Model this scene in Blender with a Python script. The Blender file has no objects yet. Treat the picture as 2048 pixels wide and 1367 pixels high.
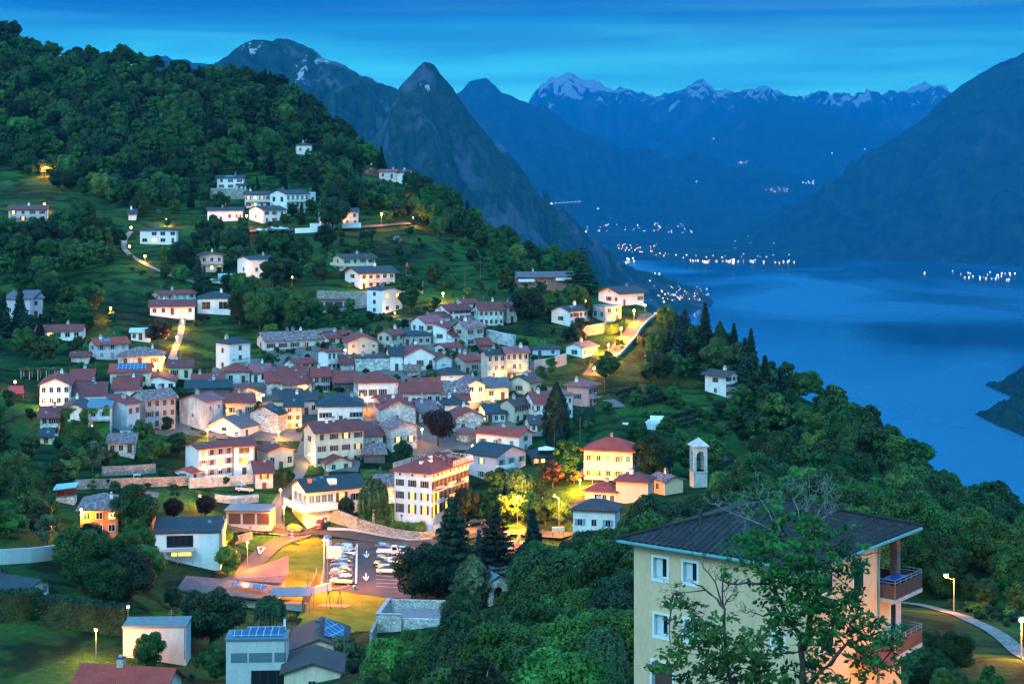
import bpy, bmesh, math, random
import numpy as np
from mathutils import Vector, Matrix, noise
from mathutils.bvhtree import BVHTree
R = math.radians
F, HZ = 3400.0, 350.0          # focal length and horizon row of the 2048 px photograph
LAKE = -520.0
sc = bpy.context.scene
COL = sc.collection
rnd = random.Random(7)
def W(px, py, D):
    return Vector(((px-1024)/F*D, D, (HZ-py)/F*D))
MATS = {}
def newmat(name):
    m = bpy.data.materials.new(name); m.use_nodes = True
    nt = m.node_tree; nt.nodes.clear()
    out = nt.nodes.new('ShaderNodeOutputMaterial')
    MATS[name] = m
    return m, nt, out
def N(nt, t, **kw):
    n = nt.nodes.new(t)
    for k, v in kw.items():
        if k in n.inputs: n.inputs[k].default_value = v
        else: setattr(n, k, v)
    return n
def L(nt, a, b): nt.links.new(a, b)
def noise_col(nt, coord, scale, c1, c2, lo=.35, hi=.65, detail=4, vec='Object', dist=0.0):
    nz = N(nt, 'ShaderNodeTexNoise'); nz.inputs['Scale'].default_value = scale; nz.inputs['Detail'].default_value = detail
    nz.inputs['Distortion'].default_value = dist
    L(nt, coord, nz.inputs['Vector'])
    r = N(nt, 'ShaderNodeValToRGB'); r.color_ramp.elements[0].position = lo; r.color_ramp.elements[1].position = hi
    r.color_ramp.elements[0].color = (*c1, 1); r.color_ramp.elements[1].color = (*c2, 1)
    L(nt, nz.outputs['Fac'], r.inputs[0])
    return r.outputs[0], nz.outputs['Fac']
def mixc(nt, f, a, b, mode='MIX'):
    m = N(nt, 'ShaderNodeMix', data_type='RGBA', blend_type=mode)
    if isinstance(f, (int, float)): m.inputs['Factor'].default_value = f
    else: L(nt, f, m.inputs['Factor'])
    for s, v in ((m.inputs[6], a), (m.inputs[7], b)):
        if isinstance(v, tuple): s.default_value = (*v, 1)
        else: L(nt, v, s)
    return m.outputs[2]
def bump(nt, h, strength, dist=.1):
    b = N(nt, 'ShaderNodeBump'); b.inputs['Strength'].default_value = strength; b.inputs['Distance'].default_value = dist
    L(nt, h, b.inputs['Height']); return b.outputs[0]
def coord(nt, which='Object'):
    return N(nt, 'ShaderNodeTexCoord').outputs[which]
def geopos(nt): return N(nt, 'ShaderNodeNewGeometry').outputs['Position']
def princ(nt, out, col, rough=.8, metal=0, normal=None, spec=None):
    p = N(nt, 'ShaderNodeBsdfPrincipled')
    if isinstance(col, tuple): p.inputs['Base Color'].default_value = (*col, 1)
    else: L(nt, col, p.inputs['Base Color'])
    p.inputs['Roughness'].default_value = rough; p.inputs['Metallic'].default_value = metal
    if spec is not None: p.inputs['Specular IOR Level'].default_value = spec
    if normal is not None: L(nt, normal, p.inputs['Normal'])
    L(nt, p.outputs[0], out.inputs[0]); return p
def simple(name, col, rough=.6, metal=0, var=.12, scale=1.5):
    if name in MATS: return MATS[name]
    m, nt, out = newmat(name)
    c = coord(nt)
    a = tuple(max(0, x*(1-var)) for x in col); b = tuple(min(1, x*(1+var)) for x in col)
    cc, _ = noise_col(nt, c, scale, a, b)
    princ(nt, out, cc, rough, metal)
    return m
def emis(name, col, s):
    if name in MATS: return MATS[name]
    m, nt, out = newmat(name)
    e = N(nt, 'ShaderNodeEmission'); e.inputs[0].default_value = (*col, 1); e.inputs[1].default_value = s
    L(nt, e.outputs[0], out.inputs[0])
    m.cycles.emission_sampling = 'NONE'
    return m
def plaster(name, col, stain=.25):
    if name in MATS: return MATS[name]
    m, nt, out = newmat(name)
    c = coord(nt)
    dark = tuple(x*(1-stain) for x in col)
    mp = N(nt, 'ShaderNodeMapping'); mp.inputs['Scale'].default_value = (1, 1, .35); L(nt, c, mp.inputs[0])
    a, f = noise_col(nt, mp.outputs[0], .9, dark, col, .3, .62, 6)
    b, _ = noise_col(nt, mp.outputs[0], 5, tuple(x*.86 for x in (1, 1, 1)), (1, 1, 1), .3, .6, 3)
    princ(nt, out, mixc(nt, 1.0, a, b, 'MULTIPLY'), .9, 0, bump(nt, f, .2, .05))
    return m
def stonewall(name, c1, c2, mortar, scale=2.2, amount=1.0):
    if name in MATS: return MATS[name]
    m, nt, out = newmat(name)
    c = coord(nt)
    mp = N(nt, 'ShaderNodeMapping'); mp.inputs['Scale'].default_value = (1, 1, 1.7); L(nt, c, mp.inputs[0])
    v = N(nt, 'ShaderNodeTexVoronoi', feature='F1'); v.inputs['Scale'].default_value = scale; L(nt, mp.outputs[0], v.inputs['Vector'])
    v2 = N(nt, 'ShaderNodeTexVoronoi', feature='DISTANCE_TO_EDGE'); v2.inputs['Scale'].default_value = scale; L(nt, mp.outputs[0], v2.inputs['Vector'])
    sep = N(nt, 'ShaderNodeSeparateColor'); L(nt, v.outputs['Color'], sep.inputs[0])
    st = mixc(nt, sep.outputs[0], c1, c2)
    r = N(nt, 'ShaderNodeValToRGB'); r.color_ramp.elements[0].position = .02; r.color_ramp.elements[1].position = .09
    L(nt, v2.outputs['Distance'], r.inputs[0])
    col = mixc(nt, r.outputs[0], mortar, st)
    big, f = noise_col(nt, c, .5, (.72, .72, .72), (1.1, 1.1, 1.1), .3, .65, 5)
    princ(nt, out, mixc(nt, 1.0, col, big, 'MULTIPLY'), .92, 0, bump(nt, r.outputs[0], .5, .06))
    return m
def rooftile(name, c1, c2, c3, course=.42, width=.3, rough=.75, bumpy=.5, blotch=.5):
    """UV in metres: u along the eave, v up the slope."""
    if name in MATS: return MATS[name]
    m, nt, out = newmat(name)
    uv = coord(nt, 'UV')
    br = N(nt, 'ShaderNodeTexBrick'); br.inputs['Scale'].default_value = 1.0
    br.inputs['Brick Width'].default_value = width; br.inputs['Row Height'].default_value = course
    br.inputs['Mortar Size'].default_value = .02; br.inputs['Mortar Smooth'].default_value = .3
    br.inputs['Color1'].default_value = (*c1, 1); br.inputs['Color2'].default_value = (*c2, 1)
    br.inputs['Mortar'].default_value = tuple(x*.45 for x in c1)+(1,)
    L(nt, uv, br.inputs['Vector'])
    w1, _ = noise_col(nt, uv, 2.4, c3, c3, .4, .6, 3)
    nz = N(nt, 'ShaderNodeTexNoise'); nz.inputs['Scale'].default_value = 1.3; nz.inputs['Detail'].default_value = 5; L(nt, uv, nz.inputs['Vector'])
    r = N(nt, 'ShaderNodeValToRGB'); r.color_ramp.elements[0].position = .48; r.color_ramp.elements[1].position = .68; L(nt, nz.outputs['Fac'], r.inputs[0])
    mu = N(nt, 'ShaderNodeMath', operation='MULTIPLY'); L(nt, r.outputs[0], mu.inputs[0]); mu.inputs[1].default_value = blotch
    col = mixc(nt, mu.outputs[0], br.outputs['Color'], w1)
    big, _ = noise_col(nt, uv, .35, (.78, .78, .78), (1.15, 1.15, 1.15), .3, .7, 3)
    sepx = N(nt, 'ShaderNodeSeparateXYZ'); L(nt, uv, sepx.inputs[0])
    s = N(nt, 'ShaderNodeMath', operation='MULTIPLY'); L(nt, sepx.outputs[0], s.inputs[0]); s.inputs[1].default_value = 2*math.pi/width
    si = N(nt, 'ShaderNodeMath', operation='SINE'); L(nt, s.outputs[0], si.inputs[0])
    fr = N(nt, 'ShaderNodeMath', operation='MULTIPLY'); L(nt, sepx.outputs[1], fr.inputs[0]); fr.inputs[1].default_value = 1/course
    ff = N(nt, 'ShaderNodeMath', operation='FRACT'); L(nt, fr.outputs[0], ff.inputs[0])
    ad = N(nt, 'ShaderNodeMath', operation='SUBTRACT'); L(nt, si.outputs[0], ad.inputs[0]); L(nt, ff.outputs[0], ad.inputs[1])
    princ(nt, out, mixc(nt, 1.0, col, big, 'MULTIPLY'), rough, 0, bump(nt, ad.outputs[0], bumpy, .05))
    return m
def leafmat(name, c1, c2, var=.7, rough=.6, tr=.2):
    if name in MATS: return MATS[name]
    m, nt, out = newmat(name)
    c1 = tuple(x*.42 for x in c1); c2 = tuple(x*.74 for x in c2)
    pos = coord(nt)
    a, _ = noise_col(nt, pos, .45, c1, c2, .35, .65, 4)
    oi = N(nt, 'ShaderNodeObjectInfo')
    hs = N(nt, 'ShaderNodeHueSaturation')
    mr = N(nt, 'ShaderNodeMapRange'); mr.inputs[3].default_value = 1-var*.75; mr.inputs[4].default_value = 1+var; L(nt, oi.outputs['Random'], mr.inputs[0])
    L(nt, mr.outputs[0], hs.inputs['Value'])
    mh = N(nt, 'ShaderNodeMath', operation='MULTIPLY_ADD'); L(nt, oi.outputs['Random'], mh.inputs[0]); mh.inputs[1].default_value = 7.31; mh.inputs[2].default_value = 0
    fr = N(nt, 'ShaderNodeMath', operation='FRACT'); L(nt, mh.outputs[0], fr.inputs[0])
    mr2 = N(nt, 'ShaderNodeMapRange'); mr2.inputs[3].default_value = .465; mr2.inputs[4].default_value = .53; L(nt, fr.outputs[0], mr2.inputs[0])
    L(nt, mr2.outputs[0], hs.inputs['Hue']); L(nt, a, hs.inputs['Color'])
    d = N(nt, 'ShaderNodeBsdfPrincipled'); d.inputs['Roughness'].default_value = rough; d.inputs['Specular IOR Level'].default_value = .25
    t = N(nt, 'ShaderNodeBsdfTranslucent')
    L(nt, hs.outputs[0], d.inputs['Base Color']); L(nt, hs.outputs[0], t.inputs[0])
    mx = N(nt, 'ShaderNodeMixShader'); mx.inputs[0].default_value = tr
    L(nt, d.outputs[0], mx.inputs[1]); L(nt, t.outputs[0], mx.inputs[2]); L(nt, mx.outputs[0], out.inputs[0])
    return m
def tag(o, label=None, cat=None, group=None, kind=None):
    if label: o['label'] = label
    if cat: o['category'] = cat
    if group: o['group'] = group
    if kind: o['kind'] = kind
    return o
def empty(name, loc, rz=0.0):
    o = bpy.data.objects.new(name, None); COL.objects.link(o)
    o.location = loc; o.rotation_euler = (0, 0, rz); o.empty_display_size = .5
    return o
def addobj(name, me, parent=None, loc=None, rz=None, scale=None):
    o = bpy.data.objects.new(name, me); COL.objects.link(o)
    if parent is not None: o.parent = parent
    if loc is not None: o.location = loc
    if rz is not None: o.rotation_euler = (0, 0, rz)
    if scale is not None: o.scale = scale
    return o
class MB:
    """collects shapes, then builds one mesh"""
    def __init__(s): s.v = []; s.f = []; s.m = []; s.mats = []
    def mi(s, mat):
        if mat not in s.mats: s.mats.append(mat)
        return s.mats.index(mat)
    def poly(s, pts, mat, faces=None):
        b = len(s.v); s.v += [tuple(p) for p in pts]; i = s.mi(mat)
        for f in (faces or [tuple(range(len(pts)))]): s.f.append(tuple(b+k for k in f)); s.m.append(i)
    def box(s, x0, x1, y0, y1, z0, z1, mat, top=None):
        p = [(x0,y0,z0),(x1,y0,z0),(x1,y1,z0),(x0,y1,z0),(x0,y0,z1),(x1,y0,z1),(x1,y1,z1),(x0,y1,z1)]
        s.poly(p, mat, [(0,3,2,1),(4,5,6,7),(0,1,5,4),(1,2,6,5),(2,3,7,6),(3,0,4,7)])
    def prism(s, sec, a, b, axis, mat):
        """extrude a 2-d section (list of (p,z)) along axis 'x' or 'y' from a to b"""
        n = len(sec)
        if axis == 'x': P = [(a, p, z) for p, z in sec]+[(b, p, z) for p, z in sec]
        elif axis == 'y': P = [(p, a, z) for p, z in sec]+[(p, b, z) for p, z in sec]
        else: P = [(p, z, a) for p, z in sec]+[(p, z, b) for p, z in sec]
        s.poly(P, mat, [tuple(range(n))[::-1], tuple(range(n, 2*n))]+[(i, (i+1) % n, n+(i+1) % n, n+i) for i in range(n)])
    def tube(s, pts, rad, mat, seg=6, close=True):
        pts = [Vector(p) for p in pts]
        rr = rad if isinstance(rad, (list, tuple)) else [rad]*len(pts)
        b = len(s.v); i = s.mi(mat)
        for k, p in enumerate(pts):
            d = (pts[min(k+1, len(pts)-1)]-pts[max(k-1, 0)]).normalized()
            a = d.orthogonal().normalized() if abs(d.z) < .99 else Vector((1, 0, 0))
            a = (a - d*a.dot(d)).normalized(); c = d.cross(a)
            for q in range(seg):
                t = 2*math.pi*q/seg
                s.v.append(tuple(p+(a*math.cos(t)+c*math.sin(t))*rr[k]))
        for k in range(len(pts)-1):
            for q in range(seg):
                s.f.append((b+k*seg+q, b+k*seg+(q+1) % seg, b+(k+1)*seg+(q+1) % seg, b+(k+1)*seg+q)); s.m.append(i)
        if close:
            s.f.append(tuple(b+q for q in range(seg))[::-1]); s.m.append(i)
            e = b+(len(pts)-1)*seg; s.f.append(tuple(e+q for q in range(seg))); s.m.append(i)
    def mesh(s, name, smooth=False, uv=False):
        me = bpy.data.meshes.new(name); me.from_pydata(s.v, [], s.f)
        for m in s.mats: me.materials.append(m)
        me.polygons.foreach_set('material_index', s.m)
        if smooth: me.polygons.foreach_set('use_smooth', [True]*len(s.f))
        if uv: slope_uv(me)
        me.update(); return me
    def build(s, name, parent=None, smooth=False, uv=False, **k):
        return addobj(name, s.mesh(name, smooth, uv), parent, **k)
def recalc(me):
    bm = bmesh.new(); bm.from_mesh(me); bmesh.ops.recalc_face_normals(bm, faces=bm.faces); bm.to_mesh(me); bm.free()
def slope_uv(me):
    me.update(); ul = me.uv_layers.new(name='UVMap')
    for p in me.polygons:
        n = p.normal
        h = Vector((n.x, n.y, 0))
        if h.length < 1e-3: t = Vector((1, 0, 0))
        else: t = Vector((-h.y, h.x, 0)).normalized()
        v = n.cross(t)
        for li in p.loop_indices:
            c = me.vertices[me.loops[li].vertex_index].co
            ul.data[li].uv = (c.dot(t), c.dot(v))
def gridmesh(name, X, Y, Z, mats, smooth=True, midx=None):
    ny, nx = X.shape
    me = bpy.data.meshes.new(name)
    co = np.stack([X, Y, Z], -1).reshape(-1, 3).astype(np.float32)
    idx = np.arange(ny*nx).reshape(ny, nx)
    q = np.stack([idx[:-1, :-1], idx[:-1, 1:], idx[1:, 1:], idx[1:, :-1]], -1).reshape(-1, 4)
    me.vertices.add(len(co)); me.vertices.foreach_set('co', co.ravel())
    me.loops.add(q.size); me.loops.foreach_set('vertex_index', q.ravel().astype(np.int32))
    me.polygons.add(len(q)); me.polygons.foreach_set('loop_start', (np.arange(len(q))*4).astype(np.int32))
    me.update(calc_edges=True)
    if smooth: me.polygons.foreach_set('use_smooth', np.ones(len(q), bool))
    if midx is not None: me.polygons.foreach_set('material_index', midx.astype(np.int32))
    for m in mats: me.materials.append(m)
    me.validate(); me.update()
    return me
cam = bpy.data.cameras.new('camera'); camo = bpy.data.objects.new('camera', cam); COL.objects.link(camo)
camo.location = (0, 0, 0); camo.rotation_euler = (math.pi/2, 0, 0)
cam.sensor_width = 36; cam.lens = 36*F/2048; cam.shift_y = -(683.5-HZ)/2048
cam.clip_start = .5; cam.clip_end = 90000
sc.camera = camo
RIDGE = [(-400,-60,1180),(-150,0,1120),(0,62,1060),(80,118,990),(150,116,985),(220,122,975),(300,140,960),(350,152,955),(450,162,950),
 (545,175,940),(580,190,925),(620,225,900),(700,292,850),(760,337,800),(820,375,760),(880,408,730),(940,452,700),(1000,494,665),(1060,517,640),
 (1130,537,620),(1190,555,600),(1240,590,575),(1300,616,556),(1350,672,540),(1430,708,520),(1500,742,500),(1600,787,475),(1700,856,450),
 (1800,926,420),(1880,990,395),(1960,1056,365),(2048,1096,335),(2200,1130,300),(2600,1190,270)]
CTRL = [(100,1367,235),(100,1300,247),(150,1240,264),(50,1130,300),(100,1100,315),(100,1000,345),(100,900,385),(100,800,425),(100,700,470),(100,600,530),
 (100,500,600),(100,440,650),(100,380,710),(100,330,760),(100,250,830),(100,180,905),(-150,1367,235),(-150,1000,350),(-150,700,475),(-150,400,700),(-150,200,900),
 (400,1367,237),(400,1280,265),(400,1200,300),(450,1150,327),(450,1050,366),(400,1000,380),(400,950,394),(400,880,417),(400,800,450),(400,720,486),
 (400,650,526),(400,580,566),(400,520,606),(400,460,652),(400,400,702),(400,300,792),(400,220,862),
 (600,1367,250),(700,1300,278),(700,1250,299),(700,1200,317),(700,1150,337),(700,1100,359),(700,1070,374),(850,1070,374),(850,1150,337),(850,1200,316),(850,1100,359),
 (1000,1070,373),(1000,1120,350),(1000,1200,314),(560,1060,379),(500,1100,357),(560,1140,340),(520,1200,314),
 (700,1020,382),(700,980,388),(700,940,398),(700,880,420),(700,800,450),(700,760,470),(700,700,500),(700,650,530),(700,600,560),(700,550,585),(700,500,620),(700,450,656),(700,400,705),
 (620,350,745),(600,300,795),(590,250,845),
 (850,1030,384),(850,960,400),(860,860,428),(860,780,462),(860,700,500),(860,640,532),(860,580,568),(860,500,625),(850,440,680),(820,400,722),
 (1000,1367,175),(860,1300,235),(860,1367,190),(1000,1000,388),(1000,940,402),(1000,860,430),(1000,780,464),(1000,700,502),(1000,640,535),(1000,570,582),
 (1100,1060,366),(1110,1100,352),(1200,1010,374),(1220,960,388),(1160,900,410),(1150,830,440),(1150,760,475),(1150,700,505),(1150,640,538),(1120,580,590),
 (1250,1040,345),(1300,975,385),(1385,968,396),(1300,880,425),(1250,800,458),(1220,740,486),(1250,680,515),(1300,650,535),(1300,740,488),
 (1400,760,485),(1400,850,440),(1500,850,440),(1500,950,395),(1450,1010,350),(1700,920,400),(1700,1000,355),(1850,1050,305),(1900,1228,205),(2048,1150,240),(1900,1135,255),
 (1960,1235,190),(2048,1320,135),(1830,1210,215),(1250,1150,260),(1250,1300,165),(1250,1367,140),(1600,1100,280),(1600,1200,200),
 (1300,1556,86),(1600,1600,80),(1850,1560,98),(1000,1500,95),(1000,1700,60),(1500,1850,45),(600,1500,180),(200,1500,190),(0,1650,130),(500,1800,90),
 (2300,1350,150),(2400,1500,90),(1024,2400,25),(400,2400,30),(1700,2400,25),(1024,2400,14)]
def px2w(a): a = np.array(a, float); D = a[:, 2]; return (a[:, 0]-1024)/F*D, D, (HZ-a[:, 1])/F*D
cx_, cy_, cz_ = px2w(CTRL + [r for r in RIDGE if -400 <= r[0] <= 2600])
def tps_fit(x, y, z, lam):
    P = np.stack([x, y], 1)/100; n = len(P)
    r2 = ((P[:, None]-P[None])**2).sum(-1); K = .5*r2*np.log(r2+1e-9); K[np.arange(n), np.arange(n)] = lam
    Q = np.c_[np.ones(n), P]; A = np.block([[K, Q], [Q.T, np.zeros((3, 3))]])
    return P, np.linalg.solve(A, np.r_[z, 0, 0, 0])
TP, TC = tps_fit(cx_, cy_, cz_, .02)
def tps(x, y):
    sh = x.shape; q = np.stack([x.ravel(), y.ravel()], 1)/100; o = np.empty(len(q))
    for i in range(0, len(q), 20000):
        b = q[i:i+20000]; r2 = ((b[:, None]-TP[None])**2).sum(-1)
        o[i:i+20000] = (.5*r2*np.log(r2+1e-9))@TC[:-3]+TC[-3]+b@TC[-2:]
    return o.reshape(sh)
RG = np.array(RIDGE, float)
GS = 3.0
gx = np.arange(-520, 470, GS); gy = np.arange(2, 1340, GS)
GX, GY = np.meshgrid(gx, gy)
PX = np.clip(1024+F*GX/np.maximum(GY, 5), -400, 2600)
DR = np.interp(PX, RG[:, 0], RG[:, 2])
over = GY > DR
YY = np.where(over, DR, GY); XX = np.where(over, (PX-1024)/F*DR, GX)
XX = np.where((PX <= -399) | (PX >= 2599), GX, XX)
GZ = tps(XX, np.clip(YY, 2, 1200))
t_ = np.where(over, GY-DR, 0)
GZ = GZ - (np.sqrt(t_**2+100)-10)*.62 - .0011*t_**2
GZ = np.maximum(GZ, LAKE-12)
rng = np.random.RandomState(3)
def vnoise(X, Y, s, seed):
    r = np.random.RandomState(seed); T = r.rand(64, 64)
    u = (X/s) % 63; v = (Y/s) % 63; i = u.astype(int); j = v.astype(int); fu = u-i; fv = v-j
    fu = fu*fu*(3-2*fu); fv = fv*fv*(3-2*fv); i2 = (i+1) % 64; j2 = (j+1) % 64
    return (T[j, i]*(1-fu)+T[j, i2]*fu)*(1-fv)+(T[j2, i]*(1-fu)+T[j2, i2]*fu)*fv
ter = GZ/3.2+vnoise(GX+900, GY, 60, 5)*1.5
GZ0 = GZ.copy()
amp = np.clip((GY-440)/60, 0, 1)*.75
frac = ter-np.floor(ter)
GZ = GZ + amp*((np.clip((frac-.5)*2.2, -1, 1))-(frac-.5)*2)*1.3
GZ += (vnoise(GX+900, GY, 17, 9)-.5)*.5*np.clip((GY-400)/60, 0, 1)
def zat(x, y):
    u = (x-gx[0])/GS; v = (y-gy[0])/GS
    i = int(min(max(u, 0), len(gx)-2)); j = int(min(max(v, 0), len(gy)-2)); fu = min(max(u-i, 0), 1); fv = min(max(v-j, 0), 1)
    return (GZ[j, i]*(1-fu)+GZ[j, i+1]*fu)*(1-fv)+(GZ[j+1, i]*(1-fu)+GZ[j+1, i+1]*fu)*fv
def ground(px, py, Dmin=40, Dmax=1150):
    """first point of the ground seen at a pixel"""
    D = Dmin; prev = None
    while D < Dmax:
        p = W(px, py, D); d = p.z-zat(p.x, p.y)
        if d <= 0 and prev is not None:
            lo, hi = prev, D
            for _ in range(18):
                m = (lo+hi)/2; q = W(px, py, m)
                if q.z-zat(q.x, q.y) > 0: lo = m
                else: hi = m
            q = W(px, py, hi); q.z = zat(q.x, q.y); return q
        prev = D; D += 2.5
    p = W(px, py, float(np.interp(px, RG[:, 0], RG[:, 2]))); p.z = zat(p.x, p.y); return p
def topx(p): return 1024+F*p[0]/p[1], HZ-F*p[2]/p[1]
def inpoly(x, y, poly):
    c = False; j = len(poly)-1
    for i in range(len(poly)):
        xi, yi = poly[i]; xj, yj = poly[j]
        if (yi > y) != (yj > y) and x < (xj-xi)*(y-yi)/(yj-yi)+xi: c = not c
        j = i
    return c
m, nt, out = newmat('grass')
pos = geopos(nt)
a, f1 = noise_col(nt, pos, .035, (.006, .028, .010), (.034, .105, .022), .35, .66, 6)
b, f2 = noise_col(nt, pos, .9, (.55, .6, .5), (1.25, 1.25, 1.1), .3, .7, 5)
col = mixc(nt, 1.0, a, b, 'MULTIPLY')
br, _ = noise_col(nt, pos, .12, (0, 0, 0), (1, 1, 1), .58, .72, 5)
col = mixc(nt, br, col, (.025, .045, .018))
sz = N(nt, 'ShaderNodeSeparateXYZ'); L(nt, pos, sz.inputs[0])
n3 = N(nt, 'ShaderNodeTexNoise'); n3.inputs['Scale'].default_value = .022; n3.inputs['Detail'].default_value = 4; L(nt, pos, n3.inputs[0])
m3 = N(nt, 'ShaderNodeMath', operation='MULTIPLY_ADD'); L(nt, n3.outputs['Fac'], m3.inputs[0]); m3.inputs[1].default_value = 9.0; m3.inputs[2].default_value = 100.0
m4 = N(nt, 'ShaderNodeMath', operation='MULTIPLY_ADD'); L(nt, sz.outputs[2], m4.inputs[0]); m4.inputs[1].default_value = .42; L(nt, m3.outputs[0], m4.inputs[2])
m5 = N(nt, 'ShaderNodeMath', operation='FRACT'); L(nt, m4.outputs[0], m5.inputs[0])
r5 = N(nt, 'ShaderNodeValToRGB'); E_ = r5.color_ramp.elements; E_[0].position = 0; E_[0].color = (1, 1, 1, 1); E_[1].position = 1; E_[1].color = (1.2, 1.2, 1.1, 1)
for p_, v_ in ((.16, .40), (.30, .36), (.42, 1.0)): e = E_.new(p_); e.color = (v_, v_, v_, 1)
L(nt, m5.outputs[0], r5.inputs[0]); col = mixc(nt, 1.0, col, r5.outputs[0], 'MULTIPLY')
nb = N(nt, 'ShaderNodeTexNoise'); nb.inputs['Scale'].default_value = 2.5; nb.inputs['Detail'].default_value = 6; L(nt, pos, nb.inputs[0])
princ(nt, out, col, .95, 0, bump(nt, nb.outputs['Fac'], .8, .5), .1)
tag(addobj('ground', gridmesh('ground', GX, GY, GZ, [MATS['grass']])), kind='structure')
m, nt, out = newmat('lake_water')
pos = geopos(nt)
mp = N(nt, 'ShaderNodeMapping'); mp.inputs['Scale'].default_value = (.0009, .00042, 1); mp.inputs['Rotation'].default_value = (0, 0, R(12)); L(nt, pos, mp.inputs[0])
nz = N(nt, 'ShaderNodeTexNoise'); nz.inputs['Scale'].default_value = 1.0; nz.inputs['Detail'].default_value = 6; nz.inputs['Distortion'].default_value = .8; L(nt, mp.outputs[0], nz.inputs[0])
mr = N(nt, 'ShaderNodeMapRange'); mr.inputs[1].default_value = .42; mr.inputs[2].default_value = .62; mr.inputs[3].default_value = .07; mr.inputs[4].default_value = .30; L(nt, nz.outputs['Fac'], mr.inputs[0])
cr = N(nt, 'ShaderNodeValToRGB'); cr.color_ramp.elements[0].position = .4; cr.color_ramp.elements[1].position = .64
cr.color_ramp.elements[0].color = (.002, .035, .09, 1); cr.color_ramp.elements[1].color = (.003, .08, .18, 1); L(nt, nz.outputs['Fac'], cr.inputs[0])
mp2 = N(nt, 'ShaderNodeMapping'); mp2.inputs['Scale'].default_value = (.05, .018, 1); L(nt, pos, mp2.inputs[0])
n2 = N(nt, 'ShaderNodeTexNoise'); n2.inputs['Scale'].default_value = 1.0; n2.inputs['Detail'].default_value = 3; L(nt, mp2.outputs[0], n2.inputs[0])
p = princ(nt, out, cr.outputs[0], .2, 0, bump(nt, n2.outputs['Fac'], .12, 6.0))
L(nt, mr.outputs[0], p.inputs['Roughness'])
mb = MB(); mb.poly([(-12900, 500, LAKE), (12900, 500, LAKE), (12900, 31000, LAKE), (-12900, 31000, LAKE)], m)
tag(mb.build('lake_water'), kind='structure')
def mountmat(name, forest, rock, lo, hi, snow=None, zs=None, sc1=.004, patch=None):
    m, nt, out = newmat(name)
    pos = geopos(nt)
    a, _ = noise_col(nt, pos, sc1*4, tuple(x*.55 for x in forest), tuple(x*1.5 for x in forest), .3, .7, 8)
    mp = N(nt, 'ShaderNodeMapping'); mp.inputs['Scale'].default_value = (1, 1, .35); L(nt, pos, mp.inputs[0])
    r, fr = noise_col(nt, mp.outputs[0], sc1, (0, 0, 0), (1, 1, 1), lo, hi, 10, dist=.6)
    col = mixc(nt, r, a, rock)
    if snow:
        sx = N(nt, 'ShaderNodeSeparateXYZ'); L(nt, pos, sx.inputs[0])
        nz = N(nt, 'ShaderNodeTexNoise'); nz.inputs['Scale'].default_value = sc1*1.2; nz.inputs['Detail'].default_value = 9; nz.inputs['Distortion'].default_value = 1.2; L(nt, mp.outputs[0], nz.inputs[0])
        hgt = N(nt, 'ShaderNodeMapRange'); hgt.inputs[1].default_value = zs[0]; hgt.inputs[2].default_value = zs[1]; hgt.inputs[3].default_value = -.32; hgt.inputs[4].default_value = .14; L(nt, sx.outputs[2], hgt.inputs[0])
        ad = N(nt, 'ShaderNodeMath', operation='ADD'); L(nt, nz.outputs['Fac'], ad.inputs[0]); L(nt, hgt.outputs[0], ad.inputs[1])
        rr = N(nt, 'ShaderNodeValToRGB'); rr.color_ramp.elements[0].position = .53; rr.color_ramp.elements[1].position = .57; L(nt, ad.outputs[0], rr.inputs[0])
        col = mixc(nt, rr.outputs[0], col, snow)
    for (c, rad) in (patch or []):
        vs = N(nt, 'ShaderNodeVectorMath', operation='SUBTRACT'); L(nt, pos, vs.inputs[0]); vs.inputs[1].default_value = c
        vm = N(nt, 'ShaderNodeVectorMath', operation='MULTIPLY'); L(nt, vs.outputs[0], vm.inputs[0]); vm.inputs[1].default_value = (1/rad[0], 1/1200, 1/rad[1])
        ln = N(nt, 'ShaderNodeVectorMath', operation='LENGTH'); L(nt, vm.outputs[0], ln.inputs[0])
        nz = N(nt, 'ShaderNodeTexNoise'); nz.inputs['Scale'].default_value = 5*sc1; nz.inputs['Detail'].default_value = 6; L(nt, mp.outputs[0], nz.inputs[0])
        sm = N(nt, 'ShaderNodeMath', operation='MULTIPLY_ADD'); L(nt, nz.outputs['Fac'], sm.inputs[0]); sm.inputs[1].default_value = 6.5; sm.inputs[2].default_value = -2.9
        ad = N(nt, 'ShaderNodeMath', operation='ADD'); L(nt, ln.outputs['Value'], ad.inputs[0]); L(nt, sm.outputs[0], ad.inputs[1])
        rr = N(nt, 'ShaderNodeValToRGB'); rr.color_ramp.elements[0].position = .55; rr.color_ramp.elements[1].position = .8
        rr.color_ramp.elements[0].color = (1, 1, 1, 1); rr.color_ramp.elements[1].color = (0, 0, 0, 1); L(nt, ad.outputs[0], rr.inputs[0])
        col = mixc(nt, rr.outputs[0], col, (.36, .38, .40))
    nb = N(nt, 'ShaderNodeTexNoise'); nb.inputs['Scale'].default_value = sc1*8; nb.inputs['Detail'].default_value = 10; L(nt, pos, nb.inputs[0])
    princ(nt, out, col, .95, 0, bump(nt, nb.outputs['Fac'], 1.0, .06/sc1), .05)
    return m
FARBVH = []
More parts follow.
